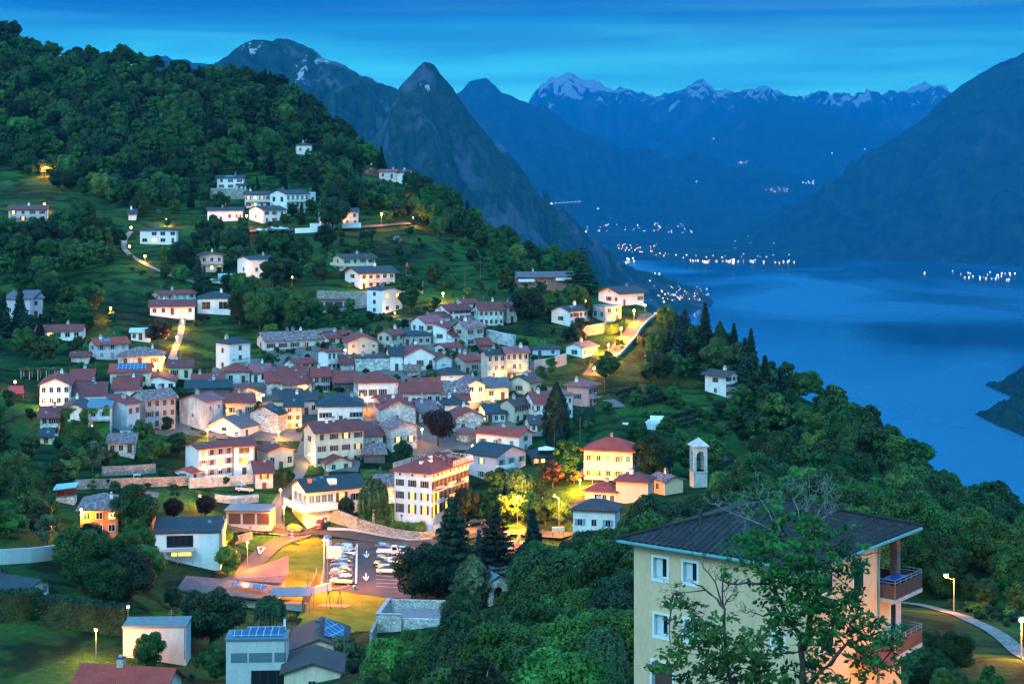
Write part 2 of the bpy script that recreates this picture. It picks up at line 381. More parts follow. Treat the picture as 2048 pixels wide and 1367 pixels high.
def ridge(name, pts, D, wf, wb, amp, freq, mat, nx=260, nv=90, p=1.15, jag=0, seed=0, base=LAKE-15, dyc=None, xspread=0.0, crest_noise=.06):
    """a mountain: a crest line at distance D, a flank falling towards the camera over wf metres and one away over wb"""
    P = np.array(pts, float); D0 = D
    pxs = np.linspace(P[0, 0], P[-1, 0], nx); pys = np.interp(pxs, P[:, 0], P[:, 1])
    X = np.zeros((nv, nx)); Y = X.copy(); Z = X.copy()
    nf = int(nv*.75)
    for i in range(nx):
        Dl = D+(dyc(pxs[i]) if dyc else 0); xc = (pxs[i]-1024)/F*Dl; zc = (HZ-pys[i])/F*Dl
        zc += (noise.fractal(Vector((xc*freq*6, seed, 0)), .6, 2.2, 5))*jag
        yc = Dl
        H = zc-base
        for j in range(nv):
            if j <= nf: s = 1-j/nf; y = yc-wf*s*(.35+.65*min(1, H/900));
            else: s = (j-nf)/(nv-1-nf); y = yc+wb*s
            x = xc*(1+xspread*s)
            h = (1-s)**p
            nn = noise.ridged_multi_fractal(Vector((x*freq, y*freq*.45+seed, zc*freq*.15)), .9, 2.1, 7, 1.0, 2.0)-1.0
            e = min(1, s*4+crest_noise*.3)*(1-s*.6)
            n2 = noise.ridged_multi_fractal(Vector((x*freq*4.5, y*freq*1.6+seed, 7.7)), .8, 2.2, 5, 1.0, 2.0)-1.0
            z = base+H*h+(nn+n2*.28)*amp*e*min(1, H/400)*min(1, (1-s)*6)
            X[j, i] = x; Y[j, i] = y; Z[j, i] = z
    me = gridmesh(name, X, Y, Z, [mat])
    o = tag(addobj(name, me), kind='structure')
    FARBVH.append(BVHTree.FromPolygons([tuple(v.co) for v in me.vertices], [tuple(q.vertices) for q in me.polygons]))
    return o
forest = (.014, .04, .024)
mA = mountmat('massif_rock', forest, (.09, .125, .15), .56, .68, sc1=.006, patch=[(tuple(W(606, 152, 6900)), (30, 60)), (tuple(W(484, 92, 6900)), (36, 30)), (tuple(W(628, 118, 6900)), (24, 30))])
mB = mountmat('cone_rock', forest, (.055, .075, .10), .52, .64, sc1=.010, patch=[(tuple(W(838, 162, 5300)), (20, 26))])
mC = mountmat('ridge_forest', (.014, .035, .022), (.05, .06, .07), .62, .8, sc1=.0025)
mS = mountmat('alpine_rock', (.012, .03, .022), (.05, .06, .08), .5, .7, snow=(.30, .35, .4), zs=(550, 1600), sc1=.0028)
ridge('mountain', [(180,260),(250,215),(290,150),(330,122),(360,125),(400,150),(440,120),(465,98),(490,84),(512,76),(530,77),(548,86),(570,80),(588,82),(605,90),(640,108),(680,128),(720,150),(770,172),(800,176),(850,200),(1000,300),(1100,420)],
      7200, 2600, 2500, 300, .0016, mA, jag=14, seed=3, nx=420, nv=130)
cone = [(640,420),(700,340),(740,290),(775,230),(790,185),(805,168),(815,158),(828,140),(838,130),(848,125),(862,127),(872,134),(882,148),(895,162),(905,172),(915,190),(930,215),(950,240),(975,270),(1000,300),(1030,340),(1060,370),(1090,402),(1120,420),(1160,450),(1200,486),(1235,515),(1260,533),(1290,543),(1320,552),(1350,563),(1390,577),(1412,588),(1422,598)]
ridge('mountain', cone, 5600, 1500, 1500, 190, .0022, mB, jag=8, seed=9, nx=460, nv=130, dyc=lambda x: float(np.interp(x, [640, 1150, 1422], [0, 500, 1750])), p=1.25)
ridge('mountain', [(860,230),(900,195),(925,180),(938,163),(955,158),(972,156),(985,168),(1005,185),(1030,195),(1055,206),(1080,216),(1105,225),(1140,250),(1200,282),(1260,305),(1300,318),(1360,322),(1420,326),(1470,335),(1530,345),(1570,358),(1610,372),(1680,400),(1760,430)],
      18500, 4200, 3000, 420, .0006, mC, jag=22, seed=14, nx=420, nv=110)
ridge('mountain', [(1240,330),(1300,300),(1380,270),(1450,240),(1500,215),(1545,204),(1575,200),(1610,208),(1680,230),(1740,252),(1800,262),(1900,280),(2000,300)],
      24000, 4000, 2500, 420, .0005, mC, jag=14, seed=23, nx=300, nv=90)
ridge('mountain', [(1000,260),(1040,215),(1060,195),(1085,170),(1105,155),(1135,147),(1150,152),(1180,158),(1205,165),(1240,175),(1270,186),(1310,190),(1330,185),(1355,182),(1372,172),(1395,170),(1405,165),(1420,172),(1450,175),(1470,184),(1500,180),(1525,173),(1545,182),(1575,198),(1600,196),(1625,183),(1650,196),(1680,186),(1700,193),(1730,190),(1760,197),(1790,183),(1815,180),(1830,172),(1850,170),(1870,178),(1900,186),(2000,230)],
      28500, 5000, 2400, 700, .00045, mS, jag=95, seed=31, nx=620, nv=120)
ridge('mountain', [(280,110),(330,112),(345,118),(380,124),(420,130),(470,160)], 14000, 3000, 2000, 300, .0008, mC, jag=20, seed=40, nx=60, nv=40)
ridge('mountain', [(1330,560),(1380,540),(1430,505),(1500,458),(1560,430),(1610,398),(1660,366),(1710,330),(1760,295),(1810,262),(1850,235),(1880,205),(1910,180),(1940,160),(1975,140),(2010,122),(2048,106),(2120,80),(2250,60),(2500,100)],
      11400, 2700, 2500, 240, .0013, mC, jag=10, seed=52, nx=360, nv=120, dyc=lambda x: float(np.interp(x, [1330, 1500, 2500], [2600, 1200, 0])))
def plain():
    X, Y = np.meshgrid(np.linspace(-3500, 6500, 60), np.linspace(0, 1, 50))
    shore = np.interp(X, [-3500, 700, 1600, 1900, 2600, 6500], [10300, 10300, 10150, 10500, 11800, 12500])
    YY = shore+Y*(21000-shore)
    Z = LAKE+np.minimum(1, Y*30)*4+Y*60-1
    me = gridmesh('valley_floor', X, YY, Z, [mountmat('valley_fields', (.010, .03, .022), (.02, .045, .03), .5, .6, sc1=.002)])
    tag(addobj('valley_floor', me), kind='structure')
    FARBVH.append(BVHTree.FromPolygons([tuple(v.co) for v in me.vertices], [tuple(q.vertices) for q in me.polygons]))
plain()
def headland(pts, D, wf, amp, seed):
    m = MATS.get('headland_wood') or mountmat('headland_wood', (.008, .024, .012), (.022, .05, .02), .45, .6, sc1=.05)
    ridge('headland', pts, D, wf, 90, amp*5, .03, m, nx=240, nv=120, jag=9, seed=seed, p=.42, base=LAKE-6, crest_noise=1.0)
headland([(1956,846),(1968,832),(1990,820),(2010,805),(2030,795),(2048,788),(2100,760),(2250,730)], 3650, 900, 20, 61)
headland([(1976,790),(1990,768),(2010,768),(2025,756),(2048,738),(2100,720),(2250,700)], 4150, 800, 20, 67)
m, nt, out = newmat('haze_air')
v = N(nt, 'ShaderNodeVolumePrincipled'); v.inputs['Color'].default_value = (.002, .285, .61, 1); v.inputs['Density'].default_value = 4.6e-5; v.inputs['Anisotropy'].default_value = .2
L(nt, v.outputs[0], out.inputs['Volume'])
HAZE = m
mb = MB(); mb.box(-13500, 13500, -1200, 34000, LAKE-13.5, 2350, m)
hz = mb.build('haze'); tag(hz, kind='stuff')
w = bpy.data.worlds.new('World'); sc.world = w; w.use_nodes = True
nt = w.node_tree; nt.nodes.clear()
out = nt.nodes.new('ShaderNodeOutputWorld'); bg = nt.nodes.new('ShaderNodeBackground'); L(nt, bg.outputs[0], out.inputs[0])
SUN_EL, SUN_AZ = R(28), R(205)
sky = N(nt, 'ShaderNodeTexSky', sky_type='NISHITA'); sky.sun_disc = False; sky.sun_elevation = R(3); sky.sun_rotation = SUN_AZ; sky.altitude = 800
tc = N(nt, 'ShaderNodeTexCoord').outputs['Generated']
sx = N(nt, 'ShaderNodeSeparateXYZ'); L(nt, tc, sx.inputs[0])
rz = N(nt, 'ShaderNodeValToRGB'); rz.color_ramp.interpolation = 'EASE'
E = rz.color_ramp.elements; E[0].position = 0.0; E[0].color = (.30, 2.3, 2.0, 1); E[1].position = 1.0; E[1].color = (.12, .58, 1.25, 1)
e = E.new(.06); e.color = (.07, .78, .80, 1)
e = E.new(.10); e.color = (.001, .10, .26, 1)
e = E.new(.20); e.color = (.02, .40, 1.0, 1)
e = E.new(.5); e.color = (.06, .50, 1.25, 1)
L(nt, sx.outputs[2], rz.inputs[0])
bk = N(nt, 'ShaderNodeMapRange'); bk.inputs[1].default_value = .35; bk.inputs[2].default_value = -.9; L(nt, sx.outputs[1], bk.inputs[0])
col = mixc(nt, bk.outputs[0], rz.outputs[0], (.37, .93, 1.42))
mp = N(nt, 'ShaderNodeMapping'); mp.inputs['Scale'].default_value = (2.2, 2.2, 26); mp.inputs['Rotation'].default_value = (0, R(1.5), 0); L(nt, tc, mp.inputs[0])
cn = N(nt, 'ShaderNodeTexNoise'); cn.inputs['Scale'].default_value = 1.6; cn.inputs['Detail'].default_value = 7; cn.inputs['Distortion'].default_value = .6; L(nt, mp.outputs[0], cn.inputs[0])
cr = N(nt, 'ShaderNodeValToRGB'); cr.color_ramp.elements[0].position = .38; cr.color_ramp.elements[1].position = .68
cr.color_ramp.elements[0].color = (.66, .62, .68, 1); cr.color_ramp.elements[1].color = (1.9, 1.6, 1.25, 1); L(nt, cn.outputs['Fac'], cr.inputs[0])
col = mixc(nt, 1.0, col, cr.outputs[0], 'MULTIPLY')
mp = N(nt, 'ShaderNodeMapping'); mp.inputs['Scale'].default_value = (1.2, 1.2, 40); mp.inputs['Location'].default_value = (4, 2, 1); L(nt, tc, mp.inputs[0])
cn = N(nt, 'ShaderNodeTexNoise'); cn.inputs['Scale'].default_value = 2.5; cn.inputs['Detail'].default_value = 5; L(nt, mp.outputs[0], cn.inputs[0])
cr = N(nt, 'ShaderNodeValToRGB'); cr.color_ramp.elements[0].position = .5; cr.color_ramp.elements[1].position = .78
cr.color_ramp.elements[0].color = (0, 0, 0, 1); cr.color_ramp.elements[1].color = (.05, .11, .08, 1); L(nt, cn.outputs['Fac'], cr.inputs[0])
col = mixc(nt, 1.0, col, cr.outputs[0], 'ADD')
sk = N(nt, 'ShaderNodeVectorMath', operation='MULTIPLY'); L(nt, sky.outputs[0], sk.inputs[0]); sk.inputs[1].default_value = (.004, .010, .018)
col = mixc(nt, 1.0, col, sk.outputs[0], 'ADD')
L(nt, col, bg.inputs[0]); bg.inputs[1].default_value = 1.0
sun = bpy.data.lights.new('sun', 'SUN'); sun.energy = .9; sun.angle = R(20); sun.color = (.40, .82, 1.0)
so = bpy.data.objects.new('sun', sun); COL.objects.link(so); so.rotation_euler = (math.pi/2-SUN_EL, 0, math.pi-SUN_AZ)  # from behind the viewer
so.rotation_euler = Vector((-.35, -1, 0)).to_track_quat('Z', 'Y').to_euler();
d = Vector((-.45, -1.0, .75)); so.rotation_euler = d.to_track_quat('Z', 'Y').to_euler()
sc.view_settings.view_transform = 'Standard'; sc.view_settings.look = 'None'; sc.view_settings.exposure = .87; sc.view_settings.gamma = 1
cy = sc.cycles
cy.max_bounces = 4; cy.diffuse_bounces = 2; cy.glossy_bounces = 2; cy.transmission_bounces = 2; cy.volume_bounces = 2; cy.transparent_max_bounces = 6
cy.caustics_reflective = False; cy.caustics_refractive = False
cy.use_denoising = True; cy.sample_clamp_indirect = 4; cy.sample_clamp_direct = 0
LEAF = {
 'green': leafmat('leaf_green', (.022, .085, .02), (.055, .16, .03)),
 'dark': leafmat('leaf_dark', (.012, .052, .02), (.03, .09, .028)),
 'light': leafmat('leaf_light', (.05, .15, .025), (.11, .26, .05)),
 'conifer': leafmat('leaf_conifer', (.008, .04, .022), (.02, .07, .03), tr=.1),
 'bluecon': leafmat('leaf_blue_spruce', (.02, .06, .055), (.04, .10, .08), tr=.1),
 'copper': leafmat('leaf_copper', (.02, .012, .014), (.045, .022, .022), tr=.2),
 'olive': leafmat('leaf_olive', (.05, .10, .05), (.11, .17, .08)),
 'willow': leafmat('leaf_willow', (.03, .09, .04), (.06, .15, .05)),
 'hedge': leafmat('leaf_hedge', (.012, .055, .025), (.03, .10, .035), var=.15, tr=.15),
 'rust': leafmat('leaf_rust', (.06, .03, .02), (.13, .07, .03)),
 'white': leafmat('leaf_blossom', (.2, .25, .15), (.4, .45, .35)),
}
BARK = simple('bark', (.06, .045, .035), .95, var=.4, scale=3)
BIRCH = simple('birch_bark', (.5, .5, .48), .9, var=.3, scale=4)
def leafmesh(name, C, Nn, size, mat, seed=0, aspect=1.35, fold=False):
    """C: positions (n,3), Nn: normals (n,3), size (n,)"""
    r = np.random.RandomState(seed); n = len(C)
    Nn = Nn/np.linalg.norm(Nn, axis=1, keepdims=True)
    t = r.normal(size=(n, 3)); t -= Nn*(t*Nn).sum(1, keepdims=True); t /= np.linalg.norm(t, axis=1, keepdims=True)
    b = np.cross(Nn, t); s = size[:, None]*.5
    P = np.stack([C-t*s*aspect, C-b*s*.8+t*s*.1, C+t*s*aspect, C+b*s*.8+t*s*.1], 1).reshape(-1, 3)
    me = bpy.data.meshes.new(name)
    me.vertices.add(4*n); me.vertices.foreach_set('co', P.astype(np.float32).ravel())
    me.loops.add(4*n); me.loops.foreach_set('vertex_index', np.arange(4*n, dtype=np.int32))
    me.polygons.add(n); me.polygons.foreach_set('loop_start', (np.arange(n)*4).astype(np.int32))
    me.update(calc_edges=True); me.materials.append(mat); me.update()
    return me
def clumps(seed, H, Wd, trunk=.25, n=26, shape='round'):
    """lobe centres and radii of a broadleaf crown of height H and width Wd"""
    r = np.random.RandomState(seed); out = []
    ch = H*(1-trunk); zc = H*trunk+ch*.5
    tries = 0
    while len(out) < n and tries < 4000:
        tries += 1
        p = r.uniform(-1, 1, 3)
        q = p.copy()
        if shape == 'round': ok = (q**2).sum() < 1
        elif shape == 'tall': ok = (q[0]**2+q[1]**2) < (1-abs(q[2])**2.5)**1.0
        elif shape == 'spread': ok = (q[0]**2+q[1]**2) < 1 and q[2] > -.7 and (q**2).sum() < 1.15
        else: ok = True
        if not ok: continue
        if (q**2).sum() < .18: continue
        rad = r.uniform(.24, .40)
        c = np.array([q[0]*Wd*.5*.78, q[1]*Wd*.5*.78, zc+q[2]*ch*.5*.80])
        rr = rad*min(Wd, ch)*.5*r.uniform(.75, 1.15)
        out.append((c, rr))
    return out
def crown_leaves(cl, n, leaf, seed, up=.35, fill=.25, droop=0):
    r = np.random.RandomState(seed)
    wts = np.array([c[1]**2 for c in cl]); wts /= wts.sum()
    k = r.choice(len(cl), n, p=wts)
    cen = np.array([c[0] for c in cl])[k]; rad = np.array([c[1] for c in cl])[k]
    d = r.normal(size=(n, 3)); d[:, 2] += up; d /= np.linalg.norm(d, axis=1, keepdims=True)
    rr = rad*np.where(r.rand(n) < fill, r.uniform(.3, .9, n), r.uniform(.85, 1.12, n))
    P = cen+d*rr[:, None]*np.array([1, 1, .85])
    Nn = d+r.normal(size=(n, 3))*.55; Nn[:, 2] += .25
    s = leaf*r.uniform(.6, 1.4, n)
    if droop: P[:, 2] -= droop*r.rand(n)**2
    return P, Nn, s
def trunkmesh(name, H, r0, cl, mat=BARK, seed=0, lean=0):
    mb = MB(); r = random.Random(seed)
    top = Vector((lean, 0, H))
    pts = [Vector((0, 0, -1.2)), Vector((0, 0, 0)), Vector((lean*.3+r.uniform(-.1, .1), r.uniform(-.1, .1), H*.4)), top]
    mb.tube(pts, [r0*1.5, r0*1.15, r0*.75, r0*.2], mat, 7)
    for c, rad in cl[::max(1, len(cl)//9)]:
        c = Vector(c); st = Vector((0, 0, H*(.3+.4*r.random()))); mid = (st+c)/2+Vector((0, 0, -.3))
        mb.tube([st, mid, c], [r0*.4, r0*.25, r0*.08], mat, 5)
    return mb.mesh(name, smooth=True)
PROTO = {}
def proto_broad(key, H, Wd, n, leaf, mat, seed, nc=26, trunk=.2, shape='round', up=.35, droop=0, bark=BARK, r0=None, fill=.25):
    cl = clumps(seed, H, Wd, trunk, nc, shape)
    P, Nn, s = crown_leaves(cl, n, leaf, seed+1, up, fill, droop)
    PROTO[key] = (leafmesh('crown', P, Nn, s, mat, seed), trunkmesh('trunk', H*.75, r0 or H*.025, cl, bark, seed), H, Wd)
def proto_conifer(key, H, Wd, n, leaf, mat, seed, base=.08, cedar=False, power=1.0):
    r = np.random.RandomState(seed); P = []; Nn = []
    mb = MB(); mb.tube([(0, 0, -1), (0, 0, H*.5), (0, 0, H*.97)], [H*.018, H*.012, H*.003], BARK, 6)
    layers = int(H/(.75 if not cedar else 1.3)); per = n//(layers*9)
    for i in range(layers):
        t = i/layers; z = H*(base+(1-base)*t); rad = Wd*.5*(1-t)**power*r.uniform(.8, 1.12)+.15
        nb = 9 if not cedar else 8
        for k in range(nb):
            a = 2*math.pi*(k+r.rand()*.8)/nb+i*.7; ll = rad*r.uniform(.75, 1.15)
            u = r.rand(max(4, int(per*2*(1-t)+3)))**.7
            q = np.stack([np.cos(a)*u*ll, np.sin(a)*u*ll, z-u*ll*(.32 if not cedar else .05)+.04*u*ll], 1)
            wd = (.12+.16*(1-u))*ll
            q[:, 0] += -np.sin(a)*r.normal(size=len(u))*wd; q[:, 1] += np.cos(a)*r.normal(size=len(u))*wd
            q[:, 2] += r.normal(size=len(u))*.10-.12*np.abs(r.normal(size=len(u)))
            P.append(q); nn = np.tile([np.cos(a)*.5, np.sin(a)*.5, .9], (len(u), 1))+r.normal(size=(len(u), 3))*.5; Nn.append(nn)
            mb.tube([(0, 0, z), (math.cos(a)*ll*.9, math.sin(a)*ll*.9, z-ll*.28 if not cedar else z)], [H*.004, .01], BARK, 3, False)
    P = np.concatenate(P); Nn = np.concatenate(Nn)
    PROTO[key] = (leafmesh('crown', P, Nn, leaf*r.uniform(.6, 1.4, len(P)), mat, seed, aspect=1.8), mb.mesh('trunk'), H, Wd)
def proto_cypress(key, H, Wd, n, leaf, mat, seed, pw=.6):
    r = np.random.RandomState(seed)
    t = r.rand(n); a = r.rand(n)*2*math.pi; rad = Wd*.5*np.sin(np.clip(t*.92+.08, 0, 1)*math.pi)**pw*np.where(t > .5, 1-(t-.5)**1.4*1.2, 1)
    rad *= (1+.16*np.sin(a*5+t*14)+.12*np.sin(a*9-t*23))*r.uniform(.75, 1.03, n)
    P = np.stack([np.cos(a)*rad, np.sin(a)*rad, H*(.03+.97*t)], 1); Nn = np.stack([np.cos(a), np.sin(a), np.full(n, .5)], 1)+r.normal(size=(n, 3))*.45
    mb = MB(); mb.tube([(0, 0, -1), (0, 0, H*.9)], [H*.015, .03], BARK, 6)
    PROTO[key] = (leafmesh('crown', P, Nn, leaf*r.uniform(.6, 1.4, n), mat, seed), mb.mesh('trunk'), H, Wd)
def proto_weeping(key, H, Wd, n, leaf, mat, seed, bark=BARK):
    r = np.random.RandomState(seed); P = []; Nn = []
    for k in range(n//60):
        a = r.rand()*2*math.pi; q = math.sqrt(r.rand()); x0 = math.cos(a)*q*Wd*.45; y0 = math.sin(a)*q*Wd*.45
        z0 = H*(.62+.38*math.sqrt(max(0, 1-q*q)))*r.uniform(.85, 1); ln = H*r.uniform(.25, .6)*(.5+.5*q)
        u = r.rand(60); P.append(np.stack([x0*(1+u*.12)+r.normal(size=60)*.12, y0*(1+u*.12)+r.normal(size=60)*.12, np.maximum(.3, z0-u*ln)], 1))
        Nn.append(np.tile([x0/Wd*2+.01, y0/Wd*2, .6], (60, 1))+r.normal(size=(60, 3))*.5)
    P = np.concatenate(P); Nn = np.concatenate(Nn)
    cl = clumps(seed, H, Wd, .35, 14)
    PROTO[key] = (leafmesh('crown', P, Nn, leaf*r.uniform(.6, 1.4, len(P)), mat, seed, aspect=2), trunkmesh('trunk', H*.8, H*.028, cl, bark, seed), H, Wd)
for i in range(4):
    proto_broad('green%d' % i, 9.5+i*.6, 8.5-i*.5, 5200, .52, LEAF['green'], 10+i, nc=24+3*i, trunk=.12, shape=['round', 'spread', 'round', 'tall'][i])
for i in range(2):
    proto_broad('dark%d' % i, 9, 8, 5200, .5, LEAF['dark'], 30+i, nc=26, trunk=.1)
    proto_broad('light%d' % i, 7, 6, 4200, .45, LEAF['light'], 40+i, nc=22, trunk=.1)
proto_broad('bush', 2.6, 3.2, 1600, .34, LEAF['green'], 50, nc=10, trunk=0, shape='round')
proto_broad('bush_light', 2.4, 3, 1600, .32, LEAF['light'], 51, nc=9, trunk=0)
proto_broad('bush_dark', 2.6, 3.2, 1600, .34, LEAF['dark'], 52, nc=10, trunk=0)
proto_broad('olive', 5, 4.6, 3600, .32, LEAF['olive'], 53, nc=18)
proto_broad('copper', 10, 9, 9000, .36, LEAF['copper'], 54, nc=34, trunk=.08)
proto_broad('rust', 5, 4.8, 3200, .36, LEAF['rust'], 55, nc=18)
proto_broad('blossom', 4.5, 4.5, 3000, .36, LEAF['white'], 56, nc=16)
proto_conifer('spruce', 14, 5.6, 9000, .42, LEAF['conifer'], 60)
proto_conifer('spruce_blue', 12, 5.2, 9000, .40, LEAF['bluecon'], 61)
proto_conifer('cedar', 17, 13, 22000, .46, LEAF['conifer'], 62, cedar=True, power=.9)
proto_cypress('cypress', 16, 5.6, 14000, .40, LEAF['conifer'], 63)
proto_cypress('column', 12, 3.4, 8000, .36, LEAF['dark'], 64)
proto_cypress('cone_bush', 5, 3.6, 5000, .26, LEAF['olive'], 65, pw=.5)
proto_weeping('willow', 9, 9, 14000, .30, LEAF['willow'], 66)
proto_weeping('birch', 9, 6, 9000, .28, LEAF['willow'], 67, BIRCH)
for i in range(3):
    proto_broad('near%d' % i, 11+i, 9+i*.6, 26000, .30, LEAF['green'], 70+i, nc=46, trunk=.05, shape=['round', 'tall', 'spread'][i], fill=.3)
proto_broad('near_dark', 11, 10, 26000, .30, LEAF['dark'], 75, nc=48, trunk=.05)
proto_broad('near_light', 10, 8, 24000, .28, LEAF['light'], 76, nc=40, trunk=.05)
proto_weeping('near_birch', 11, 7, 22000, .20, LEAF['willow'], 77, BIRCH)
proto_broad('round', 9.5, 10, 15000, .38, LEAF['dark'], 78, nc=60, trunk=.12, fill=.15)
proto_broad('big_maple', 12.5, 14, 26000, .40, LEAF['dark'], 79, nc=70, trunk=.14)
USED = {}
def tree(key, P, s=1.0, label=None, cat='tree', group=None, name='broadleaf_tree', sz=None, split=True, rz=None):
    cm, tm, H, Wd = PROTO[key]
    k = rnd.uniform(.92, 1.08)
    S = (s*k, s*k, (sz or s)*k)
    rz = rnd.uniform(0, 6.28) if rz is None else rz
    if split:
        e = empty(name, P, rz); e.scale = S
        addobj('crown', cm, e); addobj('trunk', tm, e)
    else:
        e = addobj(name, cm, None, P, rz, S)
    tag(e, label, cat, group)
    return e
OCC = []       # occupied footprints (x, y, radius)
def free(x, y, r):
    for a, b, c in OCC:
        if (a-x)**2+(b-y)**2 < (c+r)**2: return False
    return True
WALL = {
 'white': plaster('wall_white', (.82, .82, .80), .18), 'cream': plaster('wall_cream', (.76, .68, .50)), 'pink': plaster('wall_pink', (.72, .36, .32), .15),
 'rose': plaster('wall_rose', (.74, .56, .54), .15), 'tan': plaster('wall_tan', (.60, .52, .42)), 'grey': plaster('wall_grey', (.42, .41, .42)),
 'blue': plaster('wall_blue', (.50, .64, .74)), 'orange': plaster('wall_orange', (.62, .20, .06), .15), 'rust': plaster('wall_rust', (.36, .17, .12), .2),
 'stone': stonewall('wall_stone', (.26, .26, .25), (.74, .74, .72), (.52, .52, .5)), 'rubble': stonewall('wall_rubble', (.22, .22, .21), (.82, .82, .8), (.4, .4, .39), 1.7),
 'oldplaster': plaster('wall_old', (.66, .66, .64), .5), 'bright': plaster('wall_bright', (.86, .85, .83), .12), 'salmon': plaster('wall_salmon', (.76, .56, .38), .12),
 'dark': plaster('wall_dark', (.12, .11, .11), .3), 'concrete': plaster('wall_concrete', (.50, .56, .58), .15), 'yellow': plaster('wall_yellow', (.72, .60, .36), .16),
 'wood': simple('wall_wood', (.14, .07, .035), .8, var=.4, scale=3), 'lilac': plaster('wall_lilac', (.64, .55, .62), .12),
}
ROOF = {
 'red': rooftile('roof_red', (.24, .035, .03), (.36, .055, .045), (.16, .035, .03), blotch=.4),
 'bright': rooftile('roof_bright_red', (.44, .045, .03), (.52, .06, .035), (.36, .04, .03), blotch=.25),
 'brown': rooftile('roof_brown', (.17, .032, .03), (.26, .05, .045), (.12, .03, .035), blotch=.4),
 'pinkish': rooftile('roof_pinkish', (.30, .075, .085), (.40, .11, .12), (.26, .09, .11), blotch=.4),
 'old': rooftile('roof_old', (.14, .055, .06), (.32, .17, .17), (.45, .38, .40), course=.5, width=.4, blotch=.8, bumpy=.9),
 'dark': rooftile('roof_dark', (.018, .022, .03), (.035, .04, .05), (.03, .035, .04), rough=.6),
 'darkbrown': rooftile('roof_dark_brown', (.05, .035, .04), (.09, .06, .06), (.05, .04, .045)),
 'purple': rooftile('roof_purple', (.13, .09, .12), (.20, .14, .17), (.12, .10, .13), blotch=.5),
 'flat': simple('roof_gravel', (.16, .18, .20), .9), 'white': simple('roof_white', (.55, .6, .62), .7), 'metal': simple('roof_metal', (.12, .16, .2), .4),
 'near': rooftile('roof_near', (.012, .012, .016), (.028, .026, .03), (.08, .10, .12), course=.40, width=.42, blotch=.25, bumpy=1.0, rough=.85),
}
SHUT = {'brown': simple('shutter_brown', (.09, .04, .03), .6), 'red': simple('shutter_red', (.35, .03, .025), .6), 'green': simple('shutter_green', (.05, .28, .20), .6),
        'blue': simple('shutter_blue', (.12, .32, .50), .6), 'dark': simple('shutter_dark', (.03, .03, .035), .6), 'pink': simple('shutter_pink', (.42, .25, .28), .6), 'yellow': simple('shutter_yellow', (.5, .36, .08), .6)}
FRAME = simple('window_frame', (.62, .62, .6), .6); DARKF = simple('dark_trim', (.03, .025, .025), .6)
METAL = simple('steel', (.3, .3, .32), .4, .6); POLE = simple('pole_metal', (.32, .32, .33), .5, .3)
CHIM = plaster('chimney_plaster', (.55, .52, .5), .3); TRIM = simple('eave_wood', (.07, .04, .03), .8)
CONC = plaster('concrete', (.42, .41, .40), .3)
m, nt, out = newmat('window_glass'); princ(nt, out, (.012, .018, .025), .12, 0, None, .7); GLASS = m
m, nt, out = newmat('glass_pale'); princ(nt, out, (.10, .18, .22), .15, 0, None, .6); GLASSP = m
m, nt, out = newmat('solar_cell')
c = coord(nt, 'UV'); brk = N(nt, 'ShaderNodeTexBrick'); brk.offset = 0; brk.inputs['Scale'].default_value = 1; brk.inputs['Brick Width'].default_value = 1.0; brk.inputs['Row Height'].default_value = 1.6
brk.inputs['Mortar Size'].default_value = .05; brk.inputs['Color1'].default_value = (.01, .05, .16, 1); brk.inputs['Color2'].default_value = (.012, .06, .19, 1); brk.inputs['Mortar'].default_value = (.4, .45, .5, 1)
L(nt, c, brk.inputs['Vector']); princ(nt, out, brk.outputs['Color'], .18, 0, None, .7); SOLAR = m
m, nt, out = newmat('lit_window')
c = coord(nt); nz = N(nt, 'ShaderNodeTexNoise'); nz.inputs['Scale'].default_value = 2.2; nz.inputs['Detail'].default_value = 2; L(nt, c, nz.inputs[0])
r_ = N(nt, 'ShaderNodeValToRGB'); r_.color_ramp.elements[0].position = .35; r_.color_ramp.elements[1].position = .62
r_.color_ramp.elements[0].color = (.75, .26, .05, 1); r_.color_ramp.elements[1].color = (1, .62, .22, 1); L(nt, nz.outputs['Fac'], r_.inputs[0])
oi = N(nt, 'ShaderNodeObjectInfo'); mr = N(nt, 'ShaderNodeMapRange'); mr.inputs[3].default_value = .7; mr.inputs[4].default_value = 2.2; L(nt, oi.outputs['Random'], mr.inputs[0])
em = N(nt, 'ShaderNodeEmission'); L(nt, r_.outputs[0], em.inputs[0]); L(nt, mr.outputs[0], em.inputs[1]); L(nt, em.outputs[0], out.inputs[0]); m.cycles.emission_sampling = 'NONE'; LIT = m
m, nt, out = newmat('lit_window_yellow'); em = N(nt, 'ShaderNodeEmission'); em.inputs[0].default_value = (1, .62, .10, 1); em.inputs[1].default_value = 1.4; L(nt, em.outputs[0], out.inputs[0]); m.cycles.emission_sampling = 'NONE'; LITY = m
WCACHE = {}
